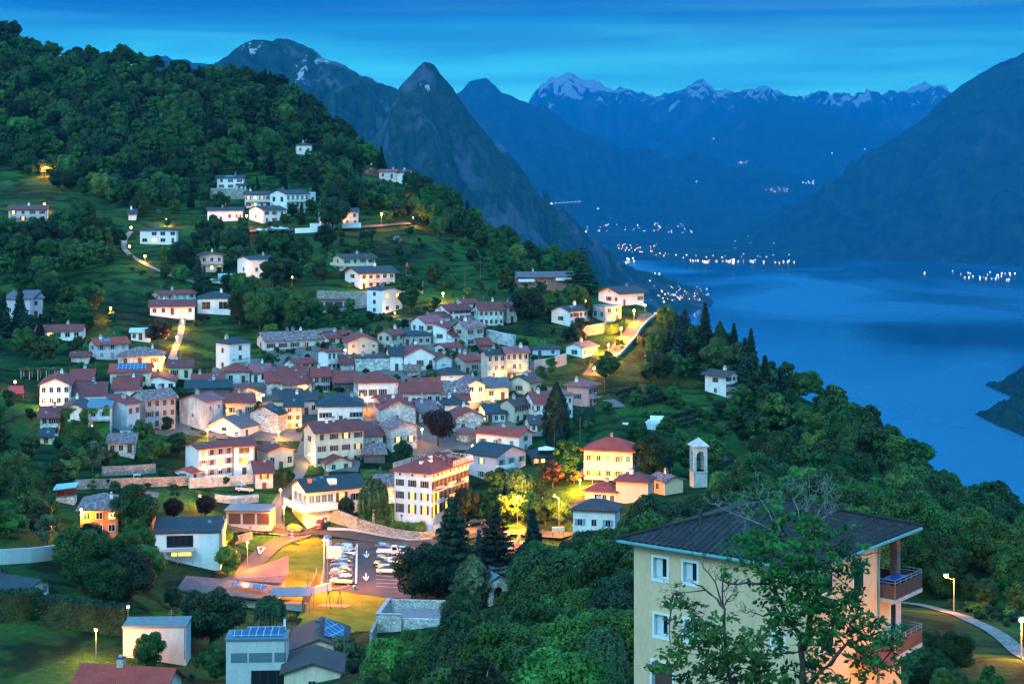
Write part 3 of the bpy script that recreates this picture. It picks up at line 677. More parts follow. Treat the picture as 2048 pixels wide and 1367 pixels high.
def window_meshes(w, h, shut, state, lit):
    k = (round(w, 2), round(h, 2), shut, state)
    if k not in WCACHE:
        mb = MB(); t = .09; d = -.05
        mb.box(-w/2-t, w/2+t, d, .02, -t, 0, FRAME); mb.box(-w/2-t, w/2+t, d, .02, h, h+t, FRAME)
        mb.box(-w/2-t, -w/2, d, .02, 0, h, FRAME); mb.box(w/2, w/2+t, d, .02, 0, h, FRAME)
        mb.box(-.03, .03, d+.005, .02, 0, h, FRAME)
        if shut:
            s = SHUT[shut]; sw = w*.5
            if state == 'open':
                mb.box(-w/2-t-sw, -w/2-t+.02, -.10, -.055, -.02, h+.04, s); mb.box(w/2+t-.02, w/2+t+sw, -.10, -.055, -.02, h+.04, s)
            elif state == 'closed':
                mb.box(-w/2-.02, -.015, -.10, -.055, -.02, h+.04, s); mb.box(.015, w/2+.02, -.10, -.055, -.02, h+.04, s)
        WCACHE[k] = mb.mesh('window')
    g = (round(w, 2), round(h, 2), 'p', lit)
    if g not in WCACHE:
        mb = MB(); mb.box(-w/2, w/2, -.025, .01, 0, h, {0: GLASS, 1: LIT, 2: LITY, 3: GLASSP}[lit]); WCACHE[g] = mb.mesh('pane')
    return WCACHE[k], WCACHE[g]
def add_window(parent, face, u, z, w, h, shut=None, state='open', lit=0, Lr=0, Ll=0, off=0):
    a, b = window_meshes(w, h, shut, state, lit)
    if face == 'R': loc = (u, -.002-off, z); rz = 0
    elif face == 'L': loc = (-.002-off, u, z); rz = -math.pi/2
    o = addobj('window', a, parent, loc, rz)
    addobj('pane', b, o)
    return o
BALC = {}
def add_balcony(parent, face, u0, u1, z, depth=1.1, h=1.0, solid=None, mat=None, off=0):
    w = u1-u0; k = (round(w, 1), depth, h, solid and solid.name, mat and mat.name)
    if k not in BALC:
        mb = MB(); mb.box(0, w, -depth, .0, -.18, 0, mat or CONC); a = mb.mesh('balcony')
        mb = MB()
        if solid:
            mb.box(0, w, -depth, -depth+.05, .12, h, solid); mb.box(0, .05, -depth+.051, 0, .12, h, solid); mb.box(w-.05, w, -depth+.051, 0, .12, h, solid)
        else:
            mb.box(0, w, -depth, -depth+.05, h-.06, h, DARKF); mb.box(0, .05, -depth+.051, 0, h-.06, h, DARKF); mb.box(w-.05, w, -depth+.051, 0, h-.06, h, DARKF)
            n = max(2, int(w/.28))
            for i in range(n+1): x = w*i/n; mb.box(max(0, x-.02), min(w, x+.02), -depth+.005, -depth+.045, 0, h-.061, DARKF)
        BALC[k] = (a, mb.mesh('railing'))
    a, b = BALC[k]
    if face == 'R': loc = (u0, -off, z); rz = 0
    else: loc = (-off, u1, z); rz = -math.pi/2
    o = addobj('balcony', a, parent, loc, rz); addobj('railing', b, o); return o
def solve_len(P, d, px):
    k = (px-1024)/F
    den = d[0]-k*d[1]
    if abs(den) < 1e-4: return 6.0
    return (k*P.y-P.x)/den
def roof_mesh(kind, ridge, X0, X1, Y0, Y1, h, oh, pitch, mat, th=.2, name='roof'):
    """solid roof over the rectangle; returns mesh and ridge height function"""
    t = math.tan(R(pitch)); x0, x1, y0, y1 = X0-oh, X1+oh, Y0-oh, Y1+oh
    h = h+.03; mb = MB()
    if kind == 'flat':
        mb.box(x0, x1, y0, y1, h, h+th*1.6, mat)
        return mb.mesh(name), lambda x, y: h+th*1.6
    if kind == 'shed':      # rises towards +y for 'r', towards +x for 'l'
        if ridge == 'r':
            zz = lambda y: h+(y-Y0)*t
            mb.prism([(y0, zz(y0)), (y1, zz(y1)), (y1, zz(y1)+th), (y0, zz(y0)+th)], x0, x1, 'x', mat); f = lambda x, y: zz(y)+th
        else:
            zz = lambda x: h+(x-X0)*t
            mb.prism([(x0, zz(x0)), (x1, zz(x1)), (x1, zz(x1)+th), (x0, zz(x0)+th)], y0, y1, 'y', mat); f = lambda x, y: zz(x)+th
    elif kind == 'gable':
        if ridge == 'r':
            c = (Y0+Y1)/2; hr = h+(c-Y0)*t; he = h-oh*t
            mb.prism([(y0, he), (c, hr), (y1, he), (y1, he+th), (c, hr+th), (y0, he+th)], x0, x1, 'x', mat); f = lambda x, y: hr+th-abs(y-c)*t
        else:
            c = (X0+X1)/2; hr = h+(c-X0)*t; he = h-oh*t
            mb.prism([(x0, he), (c, hr), (x1, he), (x1, he+th), (c, hr+th), (x0, he+th)], y0, y1, 'y', mat); f = lambda x, y: hr+th-abs(x-c)*t
    else:                   # hip
        w = min(x1-x0, y1-y0)/2; he = h-.02; hr = he+w*t
        if ridge == 'r' and (x1-x0) >= (y1-y0) or (ridge == 'l' and (x1-x0) > (y1-y0)):
            a, b = (x0+w, (y0+y1)/2, hr), (x1-w, (y0+y1)/2, hr)
        else:
            a, b = ((x0+x1)/2, y0+w, hr), ((x0+x1)/2, y1-w, hr)
        lo = [(x0, y0, he-.02), (x1, y0, he-.02), (x1, y1, he-.02), (x0, y1, he-.02)]; hi = [(x, y, he+th) for x, y, _ in lo]
        P = lo+hi+[(a[0], a[1], a[2]+th), (b[0], b[1], b[2]+th)]
        fs = [(0, 3, 2, 1), (0, 1, 5, 4), (1, 2, 6, 5), (2, 3, 7, 6), (3, 0, 4, 7)]
        if (x1-x0) >= (y1-y0): fs += [(4, 5, 9, 8), (6, 7, 8, 9), (7, 4, 8), (5, 6, 9)]
        else: fs += [(4, 5, 8), (6, 7, 9), (5, 6, 9, 8), (7, 4, 8, 9)]
        mb.poly(P, mat, fs)
        f = lambda x, y: he+th+t*max(0, min(x-x0, x1-x, y-y0, y1-y))
    me = mb.mesh(name); recalc(me); slope_uv(me); return me, f
def wall_mesh(kind, ridge, X0, X1, Y0, Y1, z0, h, pitch, mat, gmat=None):
    mb = MB(); t = math.tan(R(pitch))
    if kind == 'gable' and ridge == 'r':
        c = (Y0+Y1)/2; mb.prism([(Y0, z0), (Y1, z0), (Y1, h), (c, h+(c-Y0)*t), (Y0, h)], X0, X1, 'x', mat)
    elif kind == 'gable':
        c = (X0+X1)/2; mb.prism([(X0, z0), (X1, z0), (X1, h), (c, h+(c-X0)*t), (X0, h)], Y0, Y1, 'y', mat)
    elif kind == 'shed' and ridge == 'r':
        mb.prism([(Y0, z0), (Y1, z0), (Y1, h+(Y1-Y0)*t), (Y0, h)], X0, X1, 'x', mat)
    elif kind == 'shed':
        mb.prism([(X0, z0), (X1, z0), (X1, h+(X1-X0)*t), (X0, h)], Y0, Y1, 'y', mat)
    else: mb.box(X0, X1, Y0, Y1, z0, h, mat)
    me = mb.mesh('wall'); recalc(me); return me
HOUSES = {}
def house(key, label, cx, ey, by, xl, xr, a=None, asp=None, rt='gable', ridge='r', roof='red', wall='white', pitch=26, oh=.6, wl='auto', wr='auto', shut='brown',
          lit=.1, chim=1, balc=(), name='village_house', cat='house', door=True, ww=.95, wh=1.25, group=None, gwin=True, D=None, sun=None, deep=3.0, wallL=None, clo=.2, th=.2, extra=None):
    rr = random.Random(key)
    P = ground(cx, by) if D is None else W(cx, by, D)
    Dd = P.y; h = (by-ey)*Dd/F
    if a is None and (xl < 0 or xr < 0): a = 15
    if a is None:
        asp = asp or (.75 if ridge == 'r' else 1.25); best = 1e9
        for t in range(8, 164):
            t_ = t/2; cu = (math.cos(R(t_)), math.sin(R(t_))); cv = (-cu[1], cu[0])
            A_, B_ = solve_len(P, cu, xr), solve_len(P, cv, xl)
            if 2 < A_ < 45 and 2 < B_ < 45 and abs(math.log(B_/A_/asp)) < best: best = abs(math.log(B_/A_/asp)); a = t_
        if a is None: print('NOANG', key); a = 20
    ca, sa = math.cos(R(a)), math.sin(R(a)); u = (ca, sa); v = (-sa, ca)
    Lr = -xr if xr < 0 else solve_len(P, u, xr)
    Ll = -xl if xl < 0 else solve_len(P, v, xl)
    if not (2 < Lr < 45): print('LEN', key, 'Lr', round(Lr, 1)); Lr = min(max(Lr, 4), 20)
    if not (2 < Ll < 45): print('LEN', key, 'Ll', round(Ll, 1)); Ll = min(max(Ll, 4), 14)
    root = empty(name, P, R(a)); tag(root, label, cat, group)
    addobj('wall', wall_mesh(rt, ridge, 0, Lr, 0, Ll, -deep, h, pitch, WALL[wall]), root)
    rm, zf = roof_mesh(rt, ridge, 0, Lr, 0, Ll, h, oh if rt != 'flat' else .15, pitch, ROOF[roof], th)
    ro = addobj('roof', rm, root)
    for i in range(chim):
        x = Lr*rr.uniform(.2, .8); y = Ll*rr.uniform(.4, .75)
        if rt == 'gable' and ridge == 'r': y = Ll*.5+rr.uniform(-.8, .8)
        if rt == 'gable' and ridge == 'l': x = Lr*.5+rr.uniform(-.8, .8)
        z = zf(x, y); s = rr.uniform(.28, .42); mb = MB(); cm = rr.choice([CHIM, CHIM, WALL['white'], ROOF['metal']])
        mb.box(x-s, x+s, y-s, y+s, z-.7, z+.9, cm); mb.box(x-s-.08, x+s+.08, y-s-.08, y+s+.08, z+.9, z+1.02, DARKF); mb.box(x-s*.6, x+s*.6, y-s*.6, y+s*.6, z+1.02, z+1.25, cm)
        mb.build('chimney', ro)
    for _ in range(rr.choice((0, 1, 1, 2))):
        x, y = Lr*rr.uniform(.15, .85), Ll*rr.uniform(.1, .42); z = zf(x, y)
        if rr.random() < .45:
            mb = MB(); z = zf(x, Ll*.5); mb.tube([(x, Ll*.5, z-.2), (x, Ll*.5, z+1.7)], .035, METAL, 4)
            for k in range(3): mb.box(x-.5+.1*k, x+.5-.1*k, Ll*.5-.02, Ll*.5+.02, z+1.0+.28*k, z+1.04+.28*k, METAL)
            mb.build('antenna', ro)
        elif rt in ('gable', 'hip') and ridge == 'r':
            w_ = .6; z0, z1 = zf(x, y)+.05, zf(x, y+.8)+.05; mb = MB(); mb.poly([(x-w_/2, y, z0), (x+w_/2, y, z0), (x+w_/2, y+.8, z1), (x-w_/2, y+.8, z1)], GLASSP); mb.build('skylight', ro)
    if h > 4 and Lr > 4:
        mb = MB(); mb.tube([(Lr-.2, -.07, -.5), (Lr-.2, -.07, h-.1)], .05, DARKF, 5); mb.build('downpipe', root)
    if sun:   # solar panel: u0,u1,v0,v1 as fractions of the front slope
        u0, u1, v0, v1 = sun; pts = []
        for (x, y) in ((u0, v0), (u1, v0), (u1, v1), (u0, v1)):
            X, Y = Lr*x, Ll*.5*y if ridge == 'r' else Ll*y
            pts.append(Vector((X, Y, zf(X, Y)+.12)))
        mb = MB(); mb.poly(pts+[p-Vector((0, 0, .1)) for p in pts], SOLAR, [(0, 1, 2, 3), (7, 6, 5, 4), (0, 4, 5, 1), (1, 5, 6, 2), (2, 6, 7, 3), (3, 7, 4, 0)])
        mb.build('solar_panel', ro, uv=True)
    for fc, Lf, spec in (('L', Ll, wl), ('R', Lr, wr)):
        gable_h = 0
        if not spec or Lf < 1.5: continue
        if spec == 'auto': rows = max(1, int(round((h-.2)/2.9))); cols = max(1, int((Lf-.6)/2.7))
        else: cols, rows = [int(x) for x in spec.split('x')]
        if (fc == 'L') == (ridge == 'r') and rt == 'gable' and gwin and Lf > 6 and spec == 'auto': gable_h = 1
        fh = h/rows
        w_ = min(ww, Lf/cols*.5)
        hh = min(wh, fh*.55)
        dd = rr.randrange(cols) if (door and fc == 'R' and rows > 0) else -1
        for r in range(rows):
            for c in range(cols):
                if spec == 'auto' and rr.random() < .13: continue
                uu = Lf*(c+.5)/cols+(rr.uniform(-.15, .15) if spec == 'auto' else 0)
                if fc == 'L': uu = Lf-uu
                z = h-(r+1)*fh+fh*.5-hh*.45
                if z < .25: z = .25
                isl = lit if isinstance(lit, (int, float)) else 0
                l = 1 if rr.random() < isl*.65 else 0
                if r == rows-1 and c == dd:
                    mb = MB(); mb.box(uu-.5, uu+.5, -.05, .02, 0, min(2.1, fh-.4), SHUT.get(shut) or SHUT['brown']); mb.build('door', root); continue
                st = 'closed' if (shut and not l and rr.random() < clo) else 'open'
                sh = shut if rr.random() < .88 else None
                if w_*2.1 > Lf/cols: sh = None if st == 'open' else sh
                big = 1.0 if rr.random() < .8 else 1.0
                add_window(root, fc, uu, z, w_*big, hh, sh, st, l)
        if gable_h:
            add_window(root, fc, Lf/2, h+.05, .5, .6, None, 'open', 0)
    for b in balc:      # (face, u0 frac, u1 frac, z metres from the eave down)
        Lf = Lr if b[0] == 'R' else Ll
        add_balcony(root, b[0], Lf*b[1], Lf*b[2], h-b[3], solid=b[4] if len(b) > 4 else None)
    cxw = P.x+u[0]*Lr/2+v[0]*Ll/2; cyw = P.y+u[1]*Lr/2+v[1]*Ll/2
    OCC.append((cxw, cyw, min(Lr, Ll)*.5+1.2))
    if max(Lr, Ll) > 1.5*min(Lr, Ll):
        for f in (.2, .8):
            if Lr > Ll: OCC.append((P.x+u[0]*Lr*f+v[0]*Ll/2, P.y+u[1]*Lr*f+v[1]*Ll/2, Ll*.5+1))
            else: OCC.append((P.x+u[0]*Lr/2+v[0]*Ll*f, P.y+u[1]*Lr/2+v[1]*Ll*f, Lr*.5+1))
    HOUSES[key] = dict(root=root, P=P, Lr=Lr, Ll=Ll, h=h, zf=zf, u=u, v=v, a=a, roof=ro)
    return HOUSES[key]
def asph(name, c1, c2):
    m, nt, out = newmat(name); pos = geopos(nt)
    a, _ = noise_col(nt, pos, .25, c1, c2, .3, .7, 8)
    b, f = noise_col(nt, pos, 9, (.8, .8, .8), (1.2, 1.2, 1.2), .3, .7, 3)
    princ(nt, out, mixc(nt, 1.0, a, b, 'MULTIPLY'), .75, 0, bump(nt, f, .3, .02)); return m
ASPH = asph('asphalt', (.03, .028, .034), (.06, .055, .058)); GRAV = asph('path_gravel', (.13, .125, .12), (.22, .21, .2)); PAV = asph('paving', (.08, .075, .075), (.16, .15, .14))
FLAG = stonewall('path_stones', (.16, .16, .16), (.28, .28, .28), (.07, .08, .07), 1.6)
PAINT = simple('road_paint', (.75, .75, .73), .7)
def smooth_line(pts, step=2.0):
    P = [Vector((p[0], p[1])) for p in pts]; out = []
    for i in range(len(P)-1):
        p0 = P[max(i-1, 0)]; p1 = P[i]; p2 = P[i+1]; p3 = P[min(i+2, len(P)-1)]
        n = max(2, int((p2-p1).length/step))
        for k in range(n):
            t = k/n
            out.append(.5*((2*p1)+(p2-p0)*t+(2*p0-5*p1+4*p2-p3)*t*t+(3*p1-p0-3*p2+p3)*t**3))
    out.append(P[-1]); return out
def line_of(pxs, **k):
    g = []
    for p in pxs:
        q = ground(p[0], p[1]); g.append((q.x, q.y))
    return smooth_line(g, **k)
def strip(name, line, width, mat, lift=.10, kind='structure', occ=True, off=0.0, parent=None):
    mb = MB(); rows = []
    for i, p in enumerate(line):
        d = (line[min(i+1, len(line)-1)]-line[max(i-1, 0)]).normalized(); n = Vector((-d.y, d.x))
        w = width(i/len(line)) if callable(width) else width
        row = []
        k = max(2, int(w/1.2))
        zc = zat(p.x, p.y)
        for j in range(k+1):
            q = p+n*(off+(j/k-.5)*w)
            row.append((q.x, q.y, zat(q.x, q.y)*.5+zc*.5+lift if w > 2 else zat(q.x, q.y)+lift))
        rows.append(row)
        if occ: OCC.append((p.x, p.y, w*.5))
    k = min(len(r) for r in rows)
    V = [];
    for r in rows: V += r[:k] if len(r) == k else [r[int(j*(len(r)-1)/(k-1))] for j in range(k)]
    fs = [(i*k+j, i*k+j+1, (i+1)*k+j+1, (i+1)*k+j) for i in range(len(rows)-1) for j in range(k-1)]
    mb.poly(V, mat, fs); me = mb.mesh(name);
    bm = bmesh.new(); bm.from_mesh(me); bmesh.ops.recalc_face_normals(bm, faces=bm.faces)
    if sum(f.normal.z for f in bm.faces) < 0: bmesh.ops.reverse_faces(bm, faces=bm.faces)
    bm.to_mesh(me); bm.free()
    o = addobj(name, me, parent)
    if kind: o['kind'] = kind
    return o
def wallline(label, pxs, h, mat, th=.5, name='stone_wall', cat='wall', cap=None, zlift=0, group=None, world=False):
    line = [Vector(p) for p in pxs] if world else line_of(pxs, step=3)
    mb = MB(); n = len(line); V = []
    for i, p in enumerate(line):
        d = (line[min(i+1, n-1)]-line[max(i-1, 0)]).normalized(); m_ = Vector((-d.y, d.x))*th/2
        z = zat(p.x, p.y)+zlift; hh = h(i/(n-1)) if callable(h) else h
        for q, zz in ((p-m_, z-1.5), (p+m_, z-1.5), (p+m_, z+hh), (p-m_, z+hh)): V.append((q.x, q.y, zz))
        OCC.append((p.x, p.y, .6))
    fs = []
    for i in range(n-1):
        for j in range(4): fs.append((i*4+j, i*4+(j+1) % 4, (i+1)*4+(j+1) % 4, (i+1)*4+j))
    fs += [(0, 1, 2, 3), tuple((n-1)*4+j for j in (3, 2, 1, 0))]
    mb.poly(V, mat, fs); me = mb.mesh(name); recalc(me)
    return tag(addobj(name, me), label, cat, group)
def hedge(label, pxs, h, th, mat='hedge', leaf=.3, dens=30, base=0, name='hedge', group=None, world=False):
    line = [Vector(p) for p in pxs] if world else line_of(pxs, step=1.2)
    r = np.random.RandomState(len(OCC)); P = []; Nn = []; mb = MB(); n = len(line); V = []
    for i in range(n):
        p = line[i]; d = (line[min(i+1, n-1)]-line[max(i-1, 0)]).normalized(); m_ = Vector((-d.y, d.x)); z = zat(p.x, p.y)+base
        hw = th/2-.12
        for q, zz in ((p-m_*hw, z-.8), (p+m_*hw, z-.8), (p+m_*hw, z+h-.12), (p-m_*hw, z+h-.12)): V.append((q.x, q.y, zz))
        OCC.append((p.x, p.y, th*.5))
        if i == n-1: break
        sg = (line[i+1]-p).length; cnt = int(dens*sg*(2*h+th))
        for _ in range(cnt):
            t = r.rand(); s = r.rand()*(2*h+th); b = p+(line[i+1]-p)*t
            if s < h: o = (-1, s); nn = (-m_.x, -m_.y, .25)
            elif s < h+th: o = ((s-h)/th*2-1, h); nn = (0, 0, 1)
            else: o = (1, s-h-th); nn = (m_.x, m_.y, .25)
            j = r.normal()*.05
            q = b+m_*(o[0]*(th/2+j)); P.append((q.x, q.y, z+o[1]+r.normal()*.05)); Nn.append(nn)
    for sgn, p in ((-1, line[0]), (1, line[-1])):
        d = (line[1]-line[0]).normalized() if sgn < 0 else (line[-1]-line[-2]).normalized(); m_ = Vector((-d.y, d.x))
        for _ in range(int(dens*h*th)):
            q = p+m_*(r.rand()-.5)*th; P.append((q.x, q.y, zat(p.x, p.y)+base+r.rand()*h)); Nn.append((d.x*sgn, d.y*sgn, .2))
    fs = []
    for i in range(n-1):
        for j in range(4): fs.append((i*4+j, i*4+(j+1) % 4, (i+1)*4+(j+1) % 4, (i+1)*4+j))
    fs += [(0, 1, 2, 3), tuple((n-1)*4+j for j in (3, 2, 1, 0))]
    P = np.array(P); Nn = np.array(Nn)+r.normal(size=(len(P), 3))*.4
    me = leafmesh('hedge', P, Nn, leaf*r.uniform(.6, 1.4, len(P)), LEAF[mat], 3)
    bm = bmesh.new(); bm.from_mesh(me); vs = [bm.verts.new(v) for v in V]
    for f in fs: bm.faces.new([vs[k] for k in f])
    bm.to_mesh(me); bm.free()
    return tag(addobj(name, me), label, 'hedge', group)
ORANGE = (1.0, .31, .016); YEL = (1.0, .50, .13); LK = 5.0
BULB = emis('lamp_bulb', (1, .50, .10), 22); BULBW = emis('lamp_bulb_warm', (1, .66, .28), 18); BULBG = emis('lamp_bulb_green', (.75, 1, .15), 8)
LMESH = {}
def lampmesh(kind, H):
    k = (kind, round(H, 1))
    if k in LMESH: return LMESH[k]
    mb = MB(); mb.tube([(0, 0, -.3), (0, 0, H*.5), (0, 0, H)], [.09, .07, .05], POLE, 7)
    if kind == 'arm':
        pts = [(0, 0, H-.1)]+[(.9*math.sin(t), 0, H-.1+.6*(1-math.cos(t))*.9) for t in (.4, .8, 1.2, 1.57)]
        mb.tube(pts, .04, POLE, 5)
        hx = .95; hz_ = H+.45
    else: hx = .0; hz_ = H
    a = mb.mesh('pole')
    mb = MB(); mb.box(hx-.32 if kind != 'globe' else -.12, hx+.32 if kind != 'globe' else .12, -.13, .13, hz_, hz_+.12, POLE); b = mb.mesh('lamp_head')
    mb = MB(); r = .17
    bm = bmesh.new(); bmesh.ops.create_icosphere(bm, subdivisions=2, radius=r); c = bpy.data.meshes.new('bulb'); bm.to_mesh(c); bm.free(); c.materials.append(BULB)
    LMESH[k] = (a, b, c, hx, hz_-.12); return LMESH[k]
LAMPD = {}
def lamp(px, hy, by=None, label='', kind='post', power=900, H=5.0, D=None, col=None, group=None, P=None, light=True, rz=None, r=.18, warm=False, name='street_lamp', base=None):
    """street lamp whose foot stands at (px, by); without by the foot is found from its height"""
    if P is None:
        if by is not None:
            P = ground(px, by); H = max(2.0, (by-hy)*P.y/F)
        else:
            D = 60.0 if D is None else D; best = None
            d = 150.0
            while d < 1100:
                q = W(px, hy, d)
                if q.z-zat(q.x, q.y) <= H: break
                d += 1.0
            P = W(px, hy, d); H = P.z-zat(P.x, P.y) if P.z-zat(P.x, P.y) > 1.5 else H; P.z = zat(P.x, P.y)
    a, b, c, hx, hz_ = lampmesh(kind, H)
    rz = rnd.uniform(0, 6.28) if rz is None else rz
    root = empty(name, P, rz); tag(root, label, 'street lamp', group)
    addobj('pole', a, root); addobj('lamp_head', b, root)
    s = 1.35+max(0, (P.y-300)/350)
    o = addobj('bulb', c, root, (hx, 0, hz_)); o.scale = (s, s, s)
    if light and power > 0:
        key = (power, col or warm)
        if key not in LAMPD:
            ld = bpy.data.lights.new('lamp_light', 'POINT'); ld.energy = power*LK; ld.color = col or (YEL if warm else ORANGE); ld.shadow_soft_size = .35; LAMPD[key] = ld
        lo = bpy.data.objects.new('lamp_light', LAMPD[key]); COL.objects.link(lo); lo.parent = root; lo.location = (hx, 0, hz_-.45 if hz_ > 2 else hz_)
    return root
def walllamp(px, py, D, label, power=250, r=.2, warm=True, name='wall_lamp', group=None, mat=None, col=None, back=None):
    P = W(px, py, D); root = empty(name, P); tag(root, label, 'wall lamp', group)
    mb = MB(); mb.box(-.06, .06, .0, (back or .35), -.05, .05, POLE); mb.box(-.22, .22, -.16, .16, .20, .27, POLE); mb.box(-.03, .03, .10, .16, -.05, .2, POLE); mb.build('bracket', root)
    bm = bmesh.new(); bmesh.ops.create_icosphere(bm, subdivisions=2, radius=r); c = bpy.data.meshes.new('bulb'); bm.to_mesh(c); bm.free(); c.materials.append(mat or (BULBW if warm else BULB))
    addobj('bulb', c, root)
    if power:
        ld = bpy.data.lights.new('lamp_light', 'POINT'); ld.energy = power*LK*.4; ld.color = col or (YEL if warm else ORANGE); ld.shadow_soft_size = .3
        lo = bpy.data.objects.new('lamp_light', ld); COL.objects.link(lo); lo.parent = root; lo.location = (0, -.35, -.1)
    return root
TYRE = simple('tyre', (.015, .015, .015), .9); RIM = simple('wheel_rim', (.45, .45, .47), .3, .8); CARGL = GLASS
HEADL = simple('headlight', (.7, .7, .7), .2); TAILL = simple('tail_light', (.4, .01, .01), .3)
PLATE = simple('number_plate', (.7, .7, .68), .6)
def paint(name, col):
    if name in MATS: return MATS[name]
    m, nt, out = newmat(name); p = princ(nt, out, col, .28, .1, None, .6); p.inputs['Coat Weight'].default_value = .6; return m
CP = {'white': paint('paint_white', (.75, .75, .75)), 'silver': paint('paint_silver', (.42, .43, .45)), 'blue': paint('paint_blue', (.02, .07, .25)), 'navy': paint('paint_navy', (.01, .025, .07)),
      'black': paint('paint_black', (.012, .012, .014)), 'cream': paint('paint_cream', (.72, .66, .5)), 'red': paint('paint_red', (.4, .02, .02)), 'grey': paint('paint_grey', (.12, .13, .14)), 'pale': paint('paint_pale_blue', (.35, .45, .55))}
CMESH = {}
def carmeshes(shape, c):
    k = (shape, c)
    if k in CMESH: return CMESH[k]
    pm = CP[c]
    S = {'hatch': dict(L=4.1, W=1.74, H=1.47, hood=.92, lo=[(-2.05, .35), (-2.05, .78), (-1.98, .95), (.75, .98), (1.75, .80), (2.02, .62), (2.05, .35)], cab=[(-1.9, .93), (-1.55, 1.42), (-1.2, 1.47), (.15, 1.45), (.95, .95)]),
         'wagon': dict(L=4.6, W=1.8, H=1.5, lo=[(-2.3, .35), (-2.3, .8), (-2.22, .96), (.95, .98), (2.05, .80), (2.27, .6), (2.3, .35)], cab=[(-2.2, .94), (-1.85, 1.4), (-1.6, 1.48), (.2, 1.46), (1.1, .95)]),
         'sedan': dict(L=4.5, W=1.78, H=1.42, lo=[(-2.25, .35), (-2.25, .8), (-2.15, .95), (-1.3, .99), (.9, .97), (2.0, .78), (2.22, .6), (2.25, .35)], cab=[(-1.65, .95), (-1.0, 1.38), (.1, 1.42), (1.0, .94)]),
         'suv': dict(L=4.4, W=1.84, H=1.8, lo=[(-2.2, .45), (-2.2, .9), (-2.15, 1.12), (.9, 1.14), (2.0, 1.0), (2.18, .8), (2.2, .45)], cab=[(-2.1, 1.1), (-2.0, 1.72), (-1.7, 1.8), (.3, 1.78), (.95, 1.12)])}[shape]
    hw = S['W']/2
    def loft(sec, y0, y1, inset, mat, name, bev=.05):
        bm = bmesh.new(); n = len(sec)
        zmin = min(z for _, z in sec); zmax = max(z for _, z in sec)
        rows = []
        for s in (-1, 1):
            rows.append([bm.verts.new((x, s*(y0-inset*(z-zmin)/(zmax-zmin+1e-6)), z)) for x, z in sec])
        bm.faces.new(rows[0]); bm.faces.new(rows[1][::-1])
        for i in range(n): bm.faces.new((rows[0][i], rows[0][(i+1) % n], rows[1][(i+1) % n], rows[1][i]))
        bmesh.ops.recalc_face_normals(bm, faces=bm.faces)
        bmesh.ops.bevel(bm, geom=list(bm.edges), offset=bev, segments=2, affect='EDGES', profile=.6)
        me = bpy.data.meshes.new(name); bm.to_mesh(me); bm.free(); me.materials.append(mat)
        me.polygons.foreach_set('use_smooth', [True]*len(me.polygons)); return me
    body = loft(S['lo'], hw, hw, .07, pm, 'body')
    glass = loft(S['cab'], hw-.10, hw, .20, CARGL, 'windows', .04)
    mb = MB(); cb = S['cab']; ztop = S['H']; xs = [x for x, z in cb if z > ztop-.1]; x0, x1 = min(xs), max(xs); wi = hw-.29
    mb.box(x0+.02, x1-.05, -wi, wi, ztop-.035, ztop+.012, pm)
    for x in (x0+(x1-x0)*.45,):
        for s in (-1, 1): mb.poly([(x-.05, s*(hw-.105), .95), (x+.05, s*(hw-.105), .95), (x+.05, s*(wi+.012), ztop-.02), (x-.05, s*(wi+.012), ztop-.02)], pm)
    top = mb.mesh('car_roof')
    wheels = []
    wx = S['L']*.5-.82
    mt = MB(); mt.tube([(0, -.11, 0), (0, .11, 0)], .33, TYRE, 16); tyre = mt.mesh('tyre')
    mt = MB(); mt.tube([(0, -.125, 0), (0, .125, 0)], .2, RIM, 10); rim = mt.mesh('rim')
    lm = MB(); lm.box(-.05, .05, -.18, .18, -.07, .07, HEADL); hl = lm.mesh('headlight'); lm = MB(); lm.box(-.04, .04, -.14, .14, -.1, .1, TAILL); tl = lm.mesh('tail_light')
    lm = MB(); lm.box(-.015, .015, -.26, .26, -.06, .06, PLATE); pl = lm.mesh('number_plate')
    CMESH[k] = (body, glass, top, tyre, rim, hl, tl, S['L'], hw, wx, S['lo'][3][1], pl); return CMESH[k]
def car(P, rz, shape, c, label, group='parked cars', name='parked_car'):
    body, glass, top, tyre, rim, hl, tl, Lc, hw, wx, zb, pl = carmeshes(shape, c)
    P = Vector(P); root = empty(name, P, rz)
    d = Vector((math.cos(rz), math.sin(rz), 0)); e = 1.3
    s = (zat(P.x+d.x*e, P.y+d.y*e)-zat(P.x-d.x*e, P.y-d.y*e))/(2*e)
    root.rotation_euler = (0, -math.atan(s), rz)
    tag(root, label, 'car', group)
    addobj('body', body, root); addobj('windows', glass, root); addobj('car_roof', top, root)
    for x in (-wx, wx):
        for y in (-hw+.1, hw-.1):
            w_ = addobj('wheel', tyre, root, (x, y, .33)); addobj('rim', rim, w_)
    for y in (-hw+.3, hw-.3):
        addobj('headlight', hl, root, (Lc/2-.03, y, zb-.30)); addobj('tail_light', tl, root, (-Lc/2+.02, y, zb-.14))
    addobj('number_plate', pl, root, (-Lc/2-.005, 0, .55))
    OCC.append((P.x, P.y, 2.5))
    return root
Hs = house
Hs('h1', 'pink two storey house with skylit red roof alone on the left hillside', 17, 419, 443, -9, 94, a=12, roof='brown', wall='rose', ridge='r', lit=.2, wr='4x2', pitch=18, balc=(('R', .05, .95, 3.2),))
Hs('h2', 'white bungalow with flat dark roof at the top of the winding path', 280, 461, 487, -9, 354, a=8, rt='hip', roof='dark', wall='bright', pitch=8, lit=.3, shut=None, ww=1.8)
Hs('h12', 'small white house half hidden by trees above the winding path', 257, 428, 440, -7, 272, a=10, roof='dark', wall='white', lit=0)
